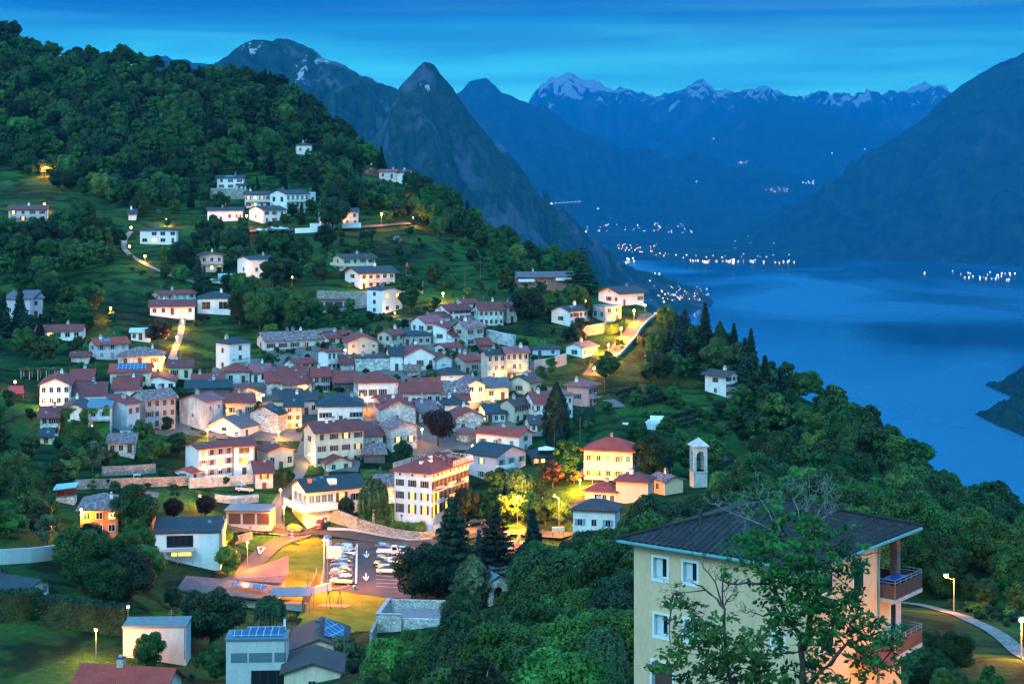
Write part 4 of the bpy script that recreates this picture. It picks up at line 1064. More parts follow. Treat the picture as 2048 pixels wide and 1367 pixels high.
Hs('h3', 'white hillside villa with solar roof standing on a high stone base', 434, 356, 378, -8, 488, a=8, roof='dark', wall='bright', pitch=14, wr='3x2', wl='1x2', sun=(.3, .7, .25, .7))
Hs('h3b', 'narrow white annex with its own dark roof beside the solar villa', 474, 371, 380, -4, 492, a=8, roof='dark', wall='bright', rt='shed', pitch=12, wr='2x1', chim=0, shut=None)
Hs('h4', 'grey and white house with green lit balcony below the stone base', 490, 389, 416, -9, 544, a=10, roof='darkbrown', wall='white', pitch=14, wr='4x2', lit=.5, shut='red', balc=(('R', 0, 1, 2.9),))
Hs('h5', 'long white house with glazed two storey front above the car row', 572, 388, 432, 540, 618, asp=1.1, roof='dark', wall='bright', pitch=14, wr='5x3', wl='2x2', shut=None, ww=1.9, wh=1.9, balc=(('R', .02, .98, 3.0), ('R', .02, .98, 5.8)))
Hs('h5b', 'pale blue flat annex at the right end of the glazed white house', 621, 386, 404, -6, 631, a=12, rt='flat', roof='white', wall='blue', chim=0, shut=None)
Hs('h6', 'low white house with one red shutter above the birch trees', 415, 421, 444, -8, 486, a=10, roof='dark', wall='bright', pitch=15, wr='4x1', shut='red', lit=.3, clo=.6)
Hs('h7', 'white house with red shutters right above the row of parked cars', 526, 420, 447, 498, 571, asp=.9, roof='darkbrown', wall='bright', pitch=16, ridge='r', wr='3x2', wl='1x1', shut='red', lit=.3)
Hs('h8', 'white house half hidden behind the large round tree on the upper road', 640, 424, 452, -9, 717, a=10, roof='dark', wall='white', pitch=16, lit=.3)
Hs('h9', 'small white house with two red shutters high in the forest', 593, 290, 308, -8, 624, a=10, roof='darkbrown', wall='white', pitch=14, wr='2x1', shut='red', clo=1, lit=0, door=False, rt='hip')
Hs('h10', 'dark wooden chalet on the skyline slope right of the forest', 726, 339, 348, -9, 757, a=10, roof='darkbrown', wall='wood', pitch=30, ridge='l', lit=.1, oh=.9, shut=None)
Hs('h11', 'pale low house with pink roof beside the wooden chalet', 758, 343, 357, -8, 792, a=-8, roof='pinkish', wall='rose', pitch=12, lit=.3, shut=None)
Hs('h11b', 'pale house at the right end of the skyline row of three', 781, 345, 361, -9, 816, a=-10, roof='brown', wall='white', pitch=12, lit=.1, shut='dark')
Hs('h13', 'plain lilac block house at the left edge beside dark spruces', 10, 598, 642, -14, 62, a=6, rt='shed', roof='purple', wall='lilac', pitch=5, wr='3x1', lit=0, shut=None, chim=0)
Hs('h13b', 'lilac end wing of the block house beside dark spruces', 58, 597, 636, -12, 86, a=24, rt='shed', roof='purple', wall='lilac', pitch=7, wr='1x2', lit=0, shut=None, chim=0)
Hs('h14', 'cream house with maroon roof and blue framed windows by a lamp', 318, 589, 601, 303, 391, asp=.5, roof='red', wall='cream', pitch=16, wr='5x1', shut='blue', lit=.2, deep=4)
Hs('h15', 'low house with maroon roof just below the cream house', 300, 613, 630, -9, 389, a=10, roof='brown', wall='white', pitch=20, wr='5x1', lit=.5, shut=None)
Hs('h16', 'white cube villa with dark hipped roof and two tall dark windows', 395, 597, 626, -10, 463, a=6, rt='hip', roof='dark', wall='bright', pitch=18, wr='2x1', ww=2.6, wh=2.3, shut=None, door=False, lit=0)
Hs('h17', 'pinkish chalet with curved balcony and warm windows beside a spruce', 401, 511, 544, -10, 446, a=12, ridge='l', roof='darkbrown', wall='rose', pitch=12, wr='3x2', lit=.5, shut=None, oh=1.1, balc=(('R', -.1, 1.05, 3.0),))
Hs('h18', 'white house with shallow dark roof half hidden by a large tree', 500, 519, 560, 475, 552, asp=.8, roof='dark', wall='bright', pitch=12, wr='2x1', wl='1x1', lit=0, shut=None)
Hs('h19', 'cream villa with balconies behind the large chalet villa', 686, 516, 545, 666, 750, asp=.7, roof='darkbrown', wall='cream', pitch=14, wr='4x2', wl='1x2', lit=.1, balc=(('L', -.1, 1.0, 2.8, WALL['cream']),), oh=.9)
Hs('h20', 'large white chalet villa with wooden gable and stone pillar above a stone wall', 721, 546, 578, 690, 790, asp=.85, roof='darkbrown', wall='bright', ridge='r', pitch=18, wr='5x2', wl='1x2', lit=.12, oh=1.3, balc=(('R', .1, .9, 3.2),), ww=1.3, shut='brown')
Hs('h21', 'pale blue cube house with dark roof standing in the meadow', 764, 581, 629, 734, 805, asp=.85, roof='dark', wall='bright', ridge='l', pitch=8, wr='2x2', wl='1x3', lit=.25, shut=None, oh=.3, ww=1.3, door=False)
Hs('h22', 'long dark house with white eaves on the ridge beside a cedar', 1036, 553, 574, -10, 1143, a=6, roof='purple', wall='rust', pitch=14, wr='7x1', wl='', lit=.05, shut=None, oh=1.3, balc=(('R', 0, .3, 1.8, WALL['bright']), ('R', .7, 1.0, 1.4, WALL['bright'])), door=False)
Hs('h23', 'white house with dark roof and glazed balcony right of the round tree', 1140, 623, 653, 1103, 1175, asp=.9, roof='dark', wall='bright', pitch=20, wr='4x2', wl='1x1', shut='dark', lit=.1, sun=(.35, .6, .55, .85), balc=(('R', 0, 1, 3.0),))
Hs('h24', 'modern dark stone house with flat roof beside the glowing road', 1210, 614, 644, 1185, 1243, asp=1, rt='flat', roof='metal', wall='grey', wr='2x2', wl='2x1', lit=.4, shut=None, chim=0, ww=1.4, wh=1.6)
Hs('h25', 'white villa with broad brown roof and lamp at the top of the road', 1240, 586, 612, 1197, 1288, asp=.9, roof='darkbrown', wall='bright', pitch=18, lit=.1, oh=1.4, shut='red', ww=1.2)
Hs('h26', 'white house with grey tiled roof left of the glowing road', 1166, 695, 716, 1132, 1194, asp=.9, roof='purple', wall='bright', pitch=20, wr='4x1', wl='1x1', lit=0, shut='dark')
Hs('h27', 'low white garden pavilion with flat dark roof under the terraced hedges', 1066, 698, 711, -6, 1120, a=8, rt='hip', roof='dark', wall='blue', pitch=10, lit=0, shut=None, chim=0)
Hs('h28', 'salmon pink house with hipped red roof right of the tall cypress', 1177, 773, 815, 1134, 1195, asp=1.1, rt='hip', roof='pinkish', wall='pink', pitch=22, wr='2x2', wl='1x1', lit=0, shut='brown', balc=(('R', .3, 1.1, 3.1),), oh=.9)
Hs('h32', 'white three storey house with long balconies alone in the dark woods', 1452, 752, 794, 1410, 1484, asp=1.2, roof='darkbrown', wall='white', ridge='l', pitch=16, wr='3x3', wl='1x2', lit=0, shut='brown', oh=1.0, balc=(('R', 0, 1, 3.2), ('R', 0, 1, 5.8)))
Hs('h34', 'dark roofed hut sunk in the trees right of the bell tower', 1424, 920, 928, -6, 1452, a=14, roof='darkbrown', wall='oldplaster', lit=0, chim=0, shut=None)
Hs('h76', 'white house with steep brown roof at the upper left of the top row', 896, 621, 640, 871, 942, asp=.75, roof='brown', wall='bright', wr='4x2', wl='', lit=0, shut='red')
Hs('h76b', 'small upper house with open loggia under a raised red roof', 928, 606, 625, 914, 954, asp=.8, roof='red', wall='white', wr='', wl='', lit=0, chim=1)
Hs('h77', 'grey stone row house with vine covered front beside the round tree', 958, 619, 652, -8, 1007, a=12, roof='brown', wall='oldplaster', wr='5x2', lit=0, shut='brown')
Hs('h78', 'grey end house with red roof touching the round tree', 1014, 612, 646, 1001, 1034, asp=1, roof='brown', wall='oldplaster', wr='1x2', wl='', lit=0, shut='brown', ridge='r')
Hs('h75', 'white house with pinkish roof below the steep brown roof', 850, 645, 668, 822, 888, asp=.9, roof='pinkish', wall='white', wr='2x1', wl='2x1', lit=0)
Hs('h75b', 'narrow house with brown roof behind the pinkish roof', 870, 635, 650, 845, 900, asp=.8, roof='brown', wall='white', wr='', wl='', lit=0, chim=1)
Hs('h74', 'tan house with red roof and brown balcony at the upper left of the core', 782, 669, 703, 755, 808, asp=.7, roof='red', wall='tan', wr='2x2', wl='2x2', lit=0, balc=(('L', .1, .7, 3.6),))
Hs('h74b', 'house with low black hipped roof and warm mullioned windows', 808, 671, 692, -9, 862, a=14, rt='hip', roof='dark', wall='grey', pitch=12, wr='4x1', lit=.8, ww=1.7, shut=None)
Hs('h79', 'old house with mottled stone roof and tall white chimney', 932, 655, 694, 905, 968, asp=.9, roof='old', wall='stone', wr='2x2', wl='1x2', lit=0, chim=2)
Hs('h79b', 'white side house with stepped wall left of the mottled stone roof', 893, 656, 690, 866, 912, asp=.8, roof='red', wall='white', wr='1x2', wl='1x1', lit=0, rt='shed', pitch=14)
Hs('h85', 'small house with bright red roof and warm loggia in the upper core', 890, 695, 712, 870, 922, asp=.9, roof='red', wall='white', wr='2x1', wl='1x1', lit=.5, ridge='r', pitch=20)
Hs('h85b', 'small white house with two part red roof above the warm loggia', 905, 672, 692, 884, 932, asp=.8, roof='brown', wall='white', wr='2x1', wl='', lit=.2)
Hs('h68', 'long farmhouse with mottled stone roof left above the core', 530, 681, 703, 514, 648, asp=.45, roof='old', wall='oldplaster', wr='5x1', wl='1x1', lit=0, chim=3, ww=1.2)
Hs('h69', 'red roofed house behind the right end of the long farmhouse', 655, 676, 690, 634, 690, asp=.8, roof='red', wall='white', wr='2x1', wl='', lit=0)
Hs('h70', 'small house under a plain red gable roof left of the tan gable', 684, 668, 682, 673, 703, asp=1, roof='red', wall='white', wr='1x1', wl='', lit=0)
Hs('h73', 'broad tan gabled house with small square windows in the upper core', 697, 685, 715, -13, 757, a=12, ridge='l', roof='red', wall='tan', wr='3x2', wl='', lit=0, ww=.7, wh=.8, shut=None, pitch=24)
Hs('h67', 'tall pale house with dark hipped roof and balcony left of the core', 459, 688, 746, 432, 501, asp=.9, rt='hip', roof='dark', wall='white', pitch=20, wr='1x3', wl='1x2', lit=0, shut='brown', clo=1, balc=(('R', .1, .8, 5.2),))
Hs('h71', 'white modern house with blue glazed loggia under a low red roof', 655, 704, 742, 637, 681, asp=.8, roof='red', wall='bright', pitch=10, wr='3x2', wl='', lit=0, shut=None, ww=1.6, wh=1.6, balc=(('R', 0, 1, 3.2),), ridge='r')
Hs('h71b', 'dark red roofed side house right of the blue glazed loggia', 683, 727, 742, -8, 708, a=14, roof='brown', wall='rubble', wr='', lit=0)
Hs('h72', 'low house with red roof and one yellow lit window', 590, 728, 742, 569, 632, asp=.6, roof='red', wall='white', wr='3x1', wl='1x1', lit=.5)
Hs('h86', 'windowless pale rubble house with flat roofline in the core', 712, 717, 744, -9, 780, a=12, rt='flat', roof='purple', wall='rubble', wr='', wl='', lit=0, chim=1)
Hs('h80', 'large pale gable house with one balcony door in the middle of the core', 808, 712, 742, -12, 872, a=10, ridge='l', roof='red', wall='white', wr='3x1', wl='1x1', lit=0, pitch=27, balc=(('R', .7, 1.0, 4.6),), ww=.9, wh=1.6)
Hs('h80b', 'dark roofed link house left of the large pale gable', 781, 710, 742, -9, 806, a=12, ridge='r', roof='dark', wall='white', wr='1x1', lit=0)
Hs('h81', 'small sky blue gable house with brown roof', 874, 719, 748, -9, 904, a=12, ridge='l', roof='brown', wall='blue', wr='1x1', lit=0, pitch=28)
Hs('h82', 'grey house with red roof beside the blue painted facade', 928, 721, 750, 906, 971, asp=.75, roof='red', wall='grey', wr='3x1', wl='1x1', lit=.3, shut='brown')
Hs('h83', 'narrow house with black roof and blue shutters', 974, 709, 765, 962, 1011, asp=.8, roof='dark', wall='tan', wr='3x3', wl='', lit=0, shut='blue', balc=(('R', 0, .7, 7.0),))
Hs('h84', 'long house with pinkish roof and lit arcade at the right of the core', 1012, 705, 762, 1000, 1057, asp=.8, roof='pinkish', wall='tan', wr='4x3', wl='', lit=.25, shut='brown', balc=(('R', 0, 1.05, 5.2),))
Hs('h84b', 'brick red shed wall behind the pinkish roof', 962, 690, 702, -6, 985, a=14, rt='shed', roof='red', wall='rust', pitch=12, wr='', lit=0, chim=0)
Hs('h66', 'pale house with mottled red roof right below the tall pale house', 449, 744, 767, -8, 499, a=12, roof='red', wall='oldplaster', wr='2x1', lit=0, shut=None, ww=1.1, rt='hip', pitch=26)
Hs('h65', 'low house with reddish roof in the left part of the core', 502, 745, 765, -8, 540, a=12, roof='pinkish', wall='white', wr='2x1', lit=0)
Hs('h64a', 'rubble house with plain red roof left of the stone trio', 534, 764, 790, -9, 567, a=14, roof='red', wall='rubble', wr='1x1', lit=0, ridge='r', chim=1)
Hs('h64b', 'rubble house with wide red roof in the middle of the stone trio', 566, 768, 790, -8, 624, a=10, roof='red', wall='rubble', wr='3x1', lit=0, shut='brown', ww=.7, wh=.8)
Hs('h64c', 'rubble house with open loggia right of the stone trio', 625, 752, 786, -8, 659, a=10, roof='red', wall='stone', wr='2x2', lit=0, shut='brown', balc=(('R', 0, 1, 2.2),))
Hs('h64d', 'long red roof crossing behind the stone trio', 545, 751, 770, -8, 612, a=8, roof='red', wall='white', wr='', lit=0, chim=2)
Hs('h63', 'broad pale house with long sagging red roof and dark doors', 716, 766, 806, -10, 795, a=12, roof='red', wall='white', wr='4x1', lit=0, shut='brown', chim=1, rt='hip', pitch=24, ww=1.0, wh=1.6)
Hs('h63b', 'open barn end under the left part of the sagging red roof', 668, 764, 786, -9, 716, a=12, roof='red', wall='dark', wr='', lit=0, chim=0)
Hs('h87', 'rustic house with red roof, brick piers and open loft', 804, 785, 812, -9, 883, a=8, roof='red', wall='oldplaster', wr='5x1', lit=0, shut=None, ww=1.3, wh=1.4, chim=1)
Hs('h87b', 'reddish roof rising behind the open loft', 822, 768, 782, 812, 880, asp=.6, roof='red', wall='white', wr='', wl='', lit=0)
Hs('h88', 'barn with mottled stone roof and wooden balcony', 884, 785, 812, -10, 935, a=8, roof='old', wall='oldplaster', wr='3x1', lit=0, balc=(('R', 0, 1, 2.0, WALL['wood']),), chim=1, shut=None)
Hs('h89', 'warm cream gable house with blue doors and a balcony', 934, 770, 806, -13, 970, a=10, ridge='l', roof='purple', wall='cream', wr='2x2', lit=.1, shut='blue', balc=(('R', .1, .95, 2.8),), pitch=26, wl='')
Hs('h89b', 'cream side wing with purple roof right of the warm gable house', 971, 774, 800, -8, 1017, a=10, roof='purple', wall='cream', wr='2x1', lit=0, shut=None, ww=1.2)
Hs('h90', 'low black hipped roof in the middle of the core', 882, 750, 766, -9, 930, a=14, rt='hip', roof='dark', wall='white', wr='', lit=0, pitch=20)
Hs('h31', 'cream gable house with black roof left of the row by the cypress', 1059, 764, 791, 1018, 1082, asp=1.1, roof='dark', wall='cream', wr='2x1', wl='1x1', lit=0, shut='red', oh=.8, ridge='r')
Hs('h29', 'tan house with brown roof and green awning left of the cypress', 1029, 810, 846, 1001, 1069, asp=.75, roof='darkbrown', wall='tan', wr='3x2', wl='', lit=.2, shut='dark')
Hs('h30', 'pale blue row house with red roof behind the cypress', 1070, 806, 848, -9, 1122, a=18, roof='red', wall='bright', wr='4x2', lit=0, shut='dark', balc=(('R', .05, .5, 2.9),))
Hs('h30b', 'pale blue end house with pinkish roof right of the cypress', 1124, 790, 836, -9, 1145, a=16, roof='pinkish', wall='blue', wr='2x2', lit=0, shut='dark', rt='hip')
Hs('h96', 'small stone house with one yellow window under a lit yellow gable', 974, 826, 846, -7, 1011, a=10, roof='dark', rt='shed', pitch=10, wall='stone', wr='3x1', lit=.4, shut='dark', chim=0)
Hs('h96b', 'little gable lit bright yellow by a lamp between dark roofs', 958, 814, 828, -5, 986, a=10, ridge='l', roof='darkbrown', wall='yellow', wr='', lit=0, chim=0)
Hs('h91', 'tall rubble house with narrow red roof at a dark alley', 762, 803, 846, 747, 806, asp=1.2, roof='red', wall='stone', wr='2x1', wl='', lit=0, ridge='r', chim=0, pitch=18)
Hs('h92', 'rubble gable house with red roof below the open loft', 762, 818, 862, -12, 832, a=12, ridge='l', roof='red', wall='stone', wr='1x1', wl='', lit=0, pitch=24, chim=1)
Hs('h93', 'small red gable roof with open porch in the lower core', 828, 814, 834, -8, 878, a=12, ridge='l', roof='red', wall='white', wr='2x1', lit=.4, pitch=22)
Hs('h90b', 'dark grey roof left of the warm cream gable in the lower core', 890, 810, 828, -8, 934, a=10, rt='hip', roof='dark', wall='white', wr='', lit=0)
Hs('h94', 'rubble gable house with long red roof above the copper beech', 912, 834, 872, 896, 968, asp=1.3, ridge='l', roof='red', wall='rubble', wr='2x1', wl='1x1', lit=0, pitch=24, shut=None, gwin=False)
Hs('h95', 'little stone house with pyramid roof right of the copper beech', 934, 868, 886, 913, 951, asp=1, rt='hip', roof='pinkish', wall='stone', wr='', wl='', lit=0, pitch=32, chim=0)
Hs('h44', 'stone house with mottled roof and two lit shuttered windows', 783, 856, 904, 762, 835, asp=1.0, ridge='l', roof='old', wall='stone', wr='2x1', wl='', lit=1, shut='brown', pitch=24, door=False, gwin=False)
Hs('h100', 'long low bungalow with red roof and warm terrace at the left', 72, 662, 678, -9, 162, a=6, roof='red', wall='white', wr='5x1', lit=.3, shut=None, pitch=16, ww=1.5)
Hs('h99', 'pink house with solar red roof beside the long garden', 192, 689, 718, 178, 257, asp=.6, roof='bright', wall='rose', wr='3x2', wl='1x2', lit=.25, shut='blue', sun=(.2, .5, .2, .8))
Hs('h101', 'low house with mottled brown roof below the pink house', 236, 713, 730, -10, 324, a=8, roof='old', wall='oldplaster', wr='3x1', lit=.2, chim=1, rt='hip', pitch=20)
Hs('h102', 'small white house with maroon roof right of the starry lamp', 337, 734, 756, -8, 384, a=10, roof='brown', wall='cream', wr='2x1', lit=0, shut='dark', pitch=20)
Hs('h98', 'white house with a large dark solar field on its red roof', 220, 744, 774, -9, 300, a=8, roof='bright', wall='cream', wr='3x1', lit=.2, shut='brown', sun=(.15, .88, .2, .85), pitch=20, balc=(('R', .02, .25, 2.6),))
Hs('h103', 'white gable house with wide warm window under a striped red roof', 280, 764, 782, -13, 350, a=10, ridge='l', roof='red', wall='bright', wr='4x1', lit=.6, shut='dark', pitch=18, ww=1.4)
Hs('h97', 'white farmhouse with red gable roofs and lamp lit ground floor at the left', 80, 770, 812, -16, 140, a=10, ridge='l', roof='red', wall='bright', wr='4x2', lit=.05, shut='blue', pitch=24, door=False)
Hs('h97b', 'white rear wing of the left farmhouse', 142, 760, 792, -9, 185, a=10, roof='red', wall='white', wr='1x1', lit=0, shut='blue')
Hs('h104', 'tall grey house with brown closed shutters in the left village', 291, 799, 860, 263, 352, asp=.85, roof='old', wall='grey', wr='4x3', wl='', lit=0, shut='brown', clo=.9, balc=(('R', .1, .6, 6.8),))
Hs('h105', 'narrow house with plain blue side wall in the left village', 254, 808, 868, 216, 281, asp=1.5, roof='red', wall='blue', wr='2x2', wl='', lit=0, shut='brown', rt='shed', ridge='r', pitch=12, clo=.8)
Hs('h106', 'pale square house with two tiny yellow windows and terrace', 412, 803, 862, 359, 446, asp=1.15, roof='pinkish', wall='oldplaster', wr='2x2', wl='1x1', lit=.6, shut=None, ww=.6, wh=.9, ridge='r', pitch=18)
Hs('h107', 'white gable house overgrown with bright green ivy', 122, 822, 868, -14, 176, a=10, ridge='l', roof='darkbrown', wall='white', wr='2x2', lit=.3, shut=None, pitch=28)
Hs('h107b', 'ivy covered annex with pale balcony box right of the ivy gable', 176, 816, 868, -9, 219, a=8, roof='metal', wall='white', rt='shed', pitch=5, wr='2x2', lit=.25, shut='blue', chim=0, balc=(('R', -.05, 1.05, 2.8, WALL['blue']),))
Hs('h107c', 'brown roofs sloping down behind the ivy gable', 132, 790, 812, -10, 210, a=10, roof='brown', wall='white', wr='', lit=0, chim=1)
Hs('h108', 'small stone house with two shuttered windows at the left village edge', 80, 834, 868, -8, 116, a=10, roof='brown', wall='stone', wr='2x2', lit=0, shut='dark', ridge='r')
Hs('h109', 'plain red roof house between the small stone gable and the square house', 452, 805, 835, -9, 508, a=12, roof='red', wall='tan', wr='3x1', lit=0, pitch=20)
Hs('h110', 'rubble gable with striped red roof in the left core', 468, 788, 810, -10, 524, a=14, ridge='l', roof='red', wall='rubble', wr='1x1', lit=0, pitch=24)
Hs('h111', 'small white gable with red roof left of the pale shuttered house', 386, 762, 776, -8, 446, a=10, roof='red', wall='white', wr='2x1', lit=.1, pitch=20)
Hs('h112', 'low black roof with skylights between red roofs', 372, 776, 795, -10, 460, a=8, roof='dark', wall='dark', wr='', lit=0, pitch=16)
Hs('h113', 'red shed roof left of the striped red roof', 228, 778, 800, -9, 275, a=10, roof='red', wall='white', wr='', lit=0)
Hs('h58', 'large rustic white house with purple roof and arched loggia', 481, 855, 878, 416, 531, asp=1.0, roof='purple', wall='white', wr='2x1', wl='1x2', lit=.3, shut=None, ww=1.3, pitch=24, gwin=False, deep=3)
Hs('h59', 'stone barn with smooth black roof beside the lit alley', 556, 828, 868, 500, 571, asp=2.2, roof='dark', wall='stone', wr='', wl='', lit=0, chim=0, ridge='r', pitch=24)
Hs('h61', 'cream house glowing in lamplight at the end of the alley', 571, 812, 858, -9, 604, a=8, roof='dark', wall='cream', wr='2x3', lit=.1, shut='yellow', ww=.9)
Hs('h61b', 'white house with red door under a long dark roof', 606, 800, 830, -8, 634, a=8, roof='darkbrown', wall='white', wr='2x1', lit=.1, shut='red')
Hs('h61c', 'black roofed house left of the lit alley', 548, 800, 812, -9, 603, a=8, roof='dark', wall='cream', wr='', lit=0)
Hs('h62', 'white house with broad black roof and shuttered double windows', 636, 813, 848, -12, 727, a=8, roof='dark', wall='bright', rt='hip', pitch=22, wr='3x1', lit=0, shut='brown', ww=1.5, wh=1.2)
Hs('h60', 'large cream three storey house with maroon roof and warm windows', 631, 864, 934, 608, 728, asp=.62, roof='brown', wall='cream', wr='4x3', wl='1x2', lit=.5, shut='brown', pitch=25, balc=(('R', .62, 1.05, 10.5), ('R', .6, .98, 7.6)), oh=.7, chim=2)
Hs('h60b', 'rubble shed with brown roof right of the large cream house', 726, 872, 900, -9, 766, a=14, roof='brown', wall='stone', wr='1x1', lit=0, chim=0, rt='shed', pitch=12)
Hs('h60c', 'dark open woodshed with stone roof in front of the rubble shed', 728, 908, 925, -5, 770, a=10, roof='old', wall='dark', wr='', lit=0, chim=0, rt='shed', pitch=15)
Hs('h57', 'long white apartment house with maroon roof and balconies', 398, 898, 957, 371, 466, asp=.75, roof='red', wall='bright', wr='4x3', wl='', lit=.2, shut='pink', balc=(('R', .02, .30, 6.6), ('R', .02, .30, 9.6)), pitch=14)
Hs('h57b', 'white right wing with tall loggia of the long apartment house', 468, 892, 951, -10, 509, a=16, roof='red', wall='bright', wr='1x3', lit=.9, shut=None, ww=2.6, wh=1.7, pitch=14)
Hs('h57c', 'small annex with red roof at the left end of the long white house', 383, 945, 962, 349, 397, asp=2, roof='bright', wall='white', wr='1x1', wl='1x1', lit=0, chim=0, pitch=16)
Hs('h56', 'tan gable house with stone side and red roof above the garages', 536, 903, 942, 514, 588, asp=1.2, ridge='l', roof='brown', wall='tan', wr='3x1', wl='', lit=.35, shut=None, pitch=18, ww=1.1, wh=1.6)
Hs('h114', 'small old tower like house with rusty roof above the garages', 511, 946, 977, -5, 546, a=14, roof='brown', wall='oldplaster', wr='1x2', lit=0, chim=0, rt='shed', pitch=18)
Hs('h115', 'small cream house with red gable roof below the large cream house', 655, 926, 944, 637, 704, asp=1.0, ridge='l', roof='brown', wall='cream', wr='2x1', lit=0, pitch=22, chim=0, shut=None)
Hs('h41', 'lilac apartment house with black roof and green awnings', 993, 913, 966, 934, 1052, asp=.9, roof='dark', wall='lilac', wr='3x2', wl='1x2', lit=.1, shut='green', balc=(('R', 0, .5, 3.0, WALL['bright']), ('R', 0, .5, 6.0, WALL['bright'])), ridge='l', pitch=20)
Hs('h42', 'white house with bright red roof behind the black roof', 1038, 872, 905, 952, 1064, asp=1.9, roof='bright', wall='bright', wr='1x2', wl='3x1', lit=0, shut='green', ridge='l', pitch=20, balc=(('R', .2, 1.0, 5.0),))
Hs('h43', 'low black roof over a lit restaurant terrace', 1066, 915, 928, -9, 1106, a=10, rt='hip', roof='dark', wall='wood', wr='3x1', lit=.9, shut=None, pitch=18, chim=0)
Hs('h35', 'villa with hipped red roof, its left corner glowing yellow', 1265, 904, 964, 1168, 1279, asp=1.3, rt='hip', roof='bright', wall='rose', wr='3x2', wl='5x2', lit=.1, shut='green', pitch=25, oh=.8)
Hs('h36', 'large plain salmon block with hipped red roof', 1296, 965, 1002, 1232, 1307, asp=1.2, rt='hip', roof='brown', wall='salmon', wr='', wl='', lit=0, pitch=24, oh=.7)
Hs('h36b', 'lower salmon wing with red roof left of the plain block', 1232, 985, 1008, 1170, 1246, asp=1.2, rt='hip', roof='brown', wall='cream', wl='4x1', wr='', lit=.1, shut='brown', pitch=24, chim=1)
Hs('h37', 'low church building with worn pink roof left of the bell tower', 1330, 962, 990, 1300, 1366, asp=1.1, roof='old', wall='salmon', wr='', wl='1x1', lit=0, pitch=20, ridge='l')
Hs('h39', 'white house with dark hipped roof and thin chimney near the bus shelter', 1230, 1022, 1072, 1146, 1240, asp=1.3, rt='hip', roof='darkbrown', wall='white', wl='3x1', wr='', lit=0, shut='blue', pitch=22, chim=1, oh=.8)
Hs('h45', 'orange house with broad stone roof and lamp at its corner', 161, 1020, 1070, -12, 236, a=8, rt='hip', roof='old', wall='orange', wr='3x2', wl='', lit=.15, shut=None, oh=.9, pitch=20, ww=1.3)
Hs('h45b', 'low rear wing with mottled roof behind the copper tree', 236, 1008, 1040, -10, 305, a=8, roof='old', wall='orange', wr='2x1', lit=.4, rt='hip', pitch=20)
Hs('h46', 'modern white house with smooth black roof and pergola terrace', 310, 1066, 1112, -9, 441, a=6, roof='dark', wall='bright', rt='gable', ridge='r', pitch=24, wr='', lit=0, shut=None, chim=0, oh=.3, door=False)
Hs('h47', 'white bungalow with wide black roof at the left edge behind hedges', 49, 1178, 1196, -16, 97, a=62, ridge='l', roof='dark', wall='bright', wr='3x1', lit=.35, shut='blue', wl='', pitch=20, oh=1.2, deep=4)
Hs('h48', 'pale concrete house with sloping flat gravel roof and one slot window', 246, 1256, 1312, -5.2, 372, a=3, rt='flat', roof='flat', wall='concrete', wr='', lit=0, chim=0, shut=None, deep=2, oh=.2)
Hs('h49', 'bright red tiled roof of the house at the bottom left edge', 322, 1385, 1440, -11.6, -7, a=80, D=215, ridge='l', roof='bright', wall='white', wr='', wl='', lit=0, pitch=30, chim=1, oh=.8)
Hs('h51', 'modern pale blue concrete house with solar panels and wide glass front', 452, 1282, 1380, -4.6, 573, a=3, rt='flat', roof='metal', wall='concrete', wr='', wl='', lit=0, chim=0, shut=None)
Hs('h52', 'cream gable house with brown roof and tilted blue solar panel', 584, 1298, 1340, -12, 690, a=4, ridge='l', roof='darkbrown', wall='cream', wr='', wl='', lit=0, pitch=20, chim=1, shut=None)
Hs('h53', 'cream gable porch house with brown roof at the bottom edge', 568, 1345, 1400, -8, 680, a=4, ridge='l', roof='darkbrown', wall='cream', wr='3x1', wl='', lit=.4, pitch=18, chim=0, shut=None, D=228)
Hs('g1', 'low red shed roof left of the pink solar house', 142, 713, 723, -6, 176, a=8, roof='brown', wall='oldplaster', wr='', chim=0, pitch=18)
Hs('g2', 'tiny hut lit orange at the left foot of the small stone house', 80, 872, 886, -5, 104, a=8, roof='dark', wall='yellow', wr='1x1', lit=1, chim=0, shut=None)
Hs('g3', 'small pale box shed in front of the blue side wall', 240, 860, 876, -4, 262, a=12, rt='flat', roof='metal', wall='blue', wr='1x1', chim=0, shut=None)
Hs('g4', 'open stone shed under the garden terrace of the blue house', 216, 886, 906, -6, 268, a=8, roof='old', wall='stone', wr='3x1', chim=0, shut=None, rt='shed', pitch=10)
Hs('g5', 'small stone roof shed left of the sagging red roof', 815, 742, 752, -6, 841, a=14, roof='old', wall='rubble', wr='', chim=0, rt='shed', pitch=14)
Hs('g6', 'narrow grey house right of the restaurant roof', 1062, 848, 864, -7, 1084, a=12, roof='darkbrown', wall='white', wr='2x1')
Hs('g7', 'small white kiosk at the crest end of the glowing road', 1316, 626, 638, -5, 1334, a=10, rt='flat', roof='dark', wall='bright', wr='1x1', chim=0, shut=None)
Hs('g8', 'white pavilion with warm glass front beside the reddish tree', 262, 664, 680, -7, 300, a=8, roof='white', wall='bright', wr='3x1', lit=1, chim=0, shut=None, pitch=12, ww=1.6)
Hs('g9', 'low maroon roof between the solar field house and striped roof', 236, 772, 790, -9, 280, a=10, roof='brown', wall='cream', wr='2x1')
Hs('g10', 'grey roofed house between the red roof and the copper beech', 838, 822, 845, -8, 872, a=12, roof='purple', wall='stone', wr='2x1')
Hs('g11', 'small red roofed house in the gap left of the bright red roof', 905, 800, 818, -7, 938, a=12, roof='red', wall='white', wr='2x1')
Hs('g12', 'low red roofed house behind the cream gable with black roof', 1022, 738, 752, -8, 1056, a=10, roof='red', wall='white', wr='2x1')
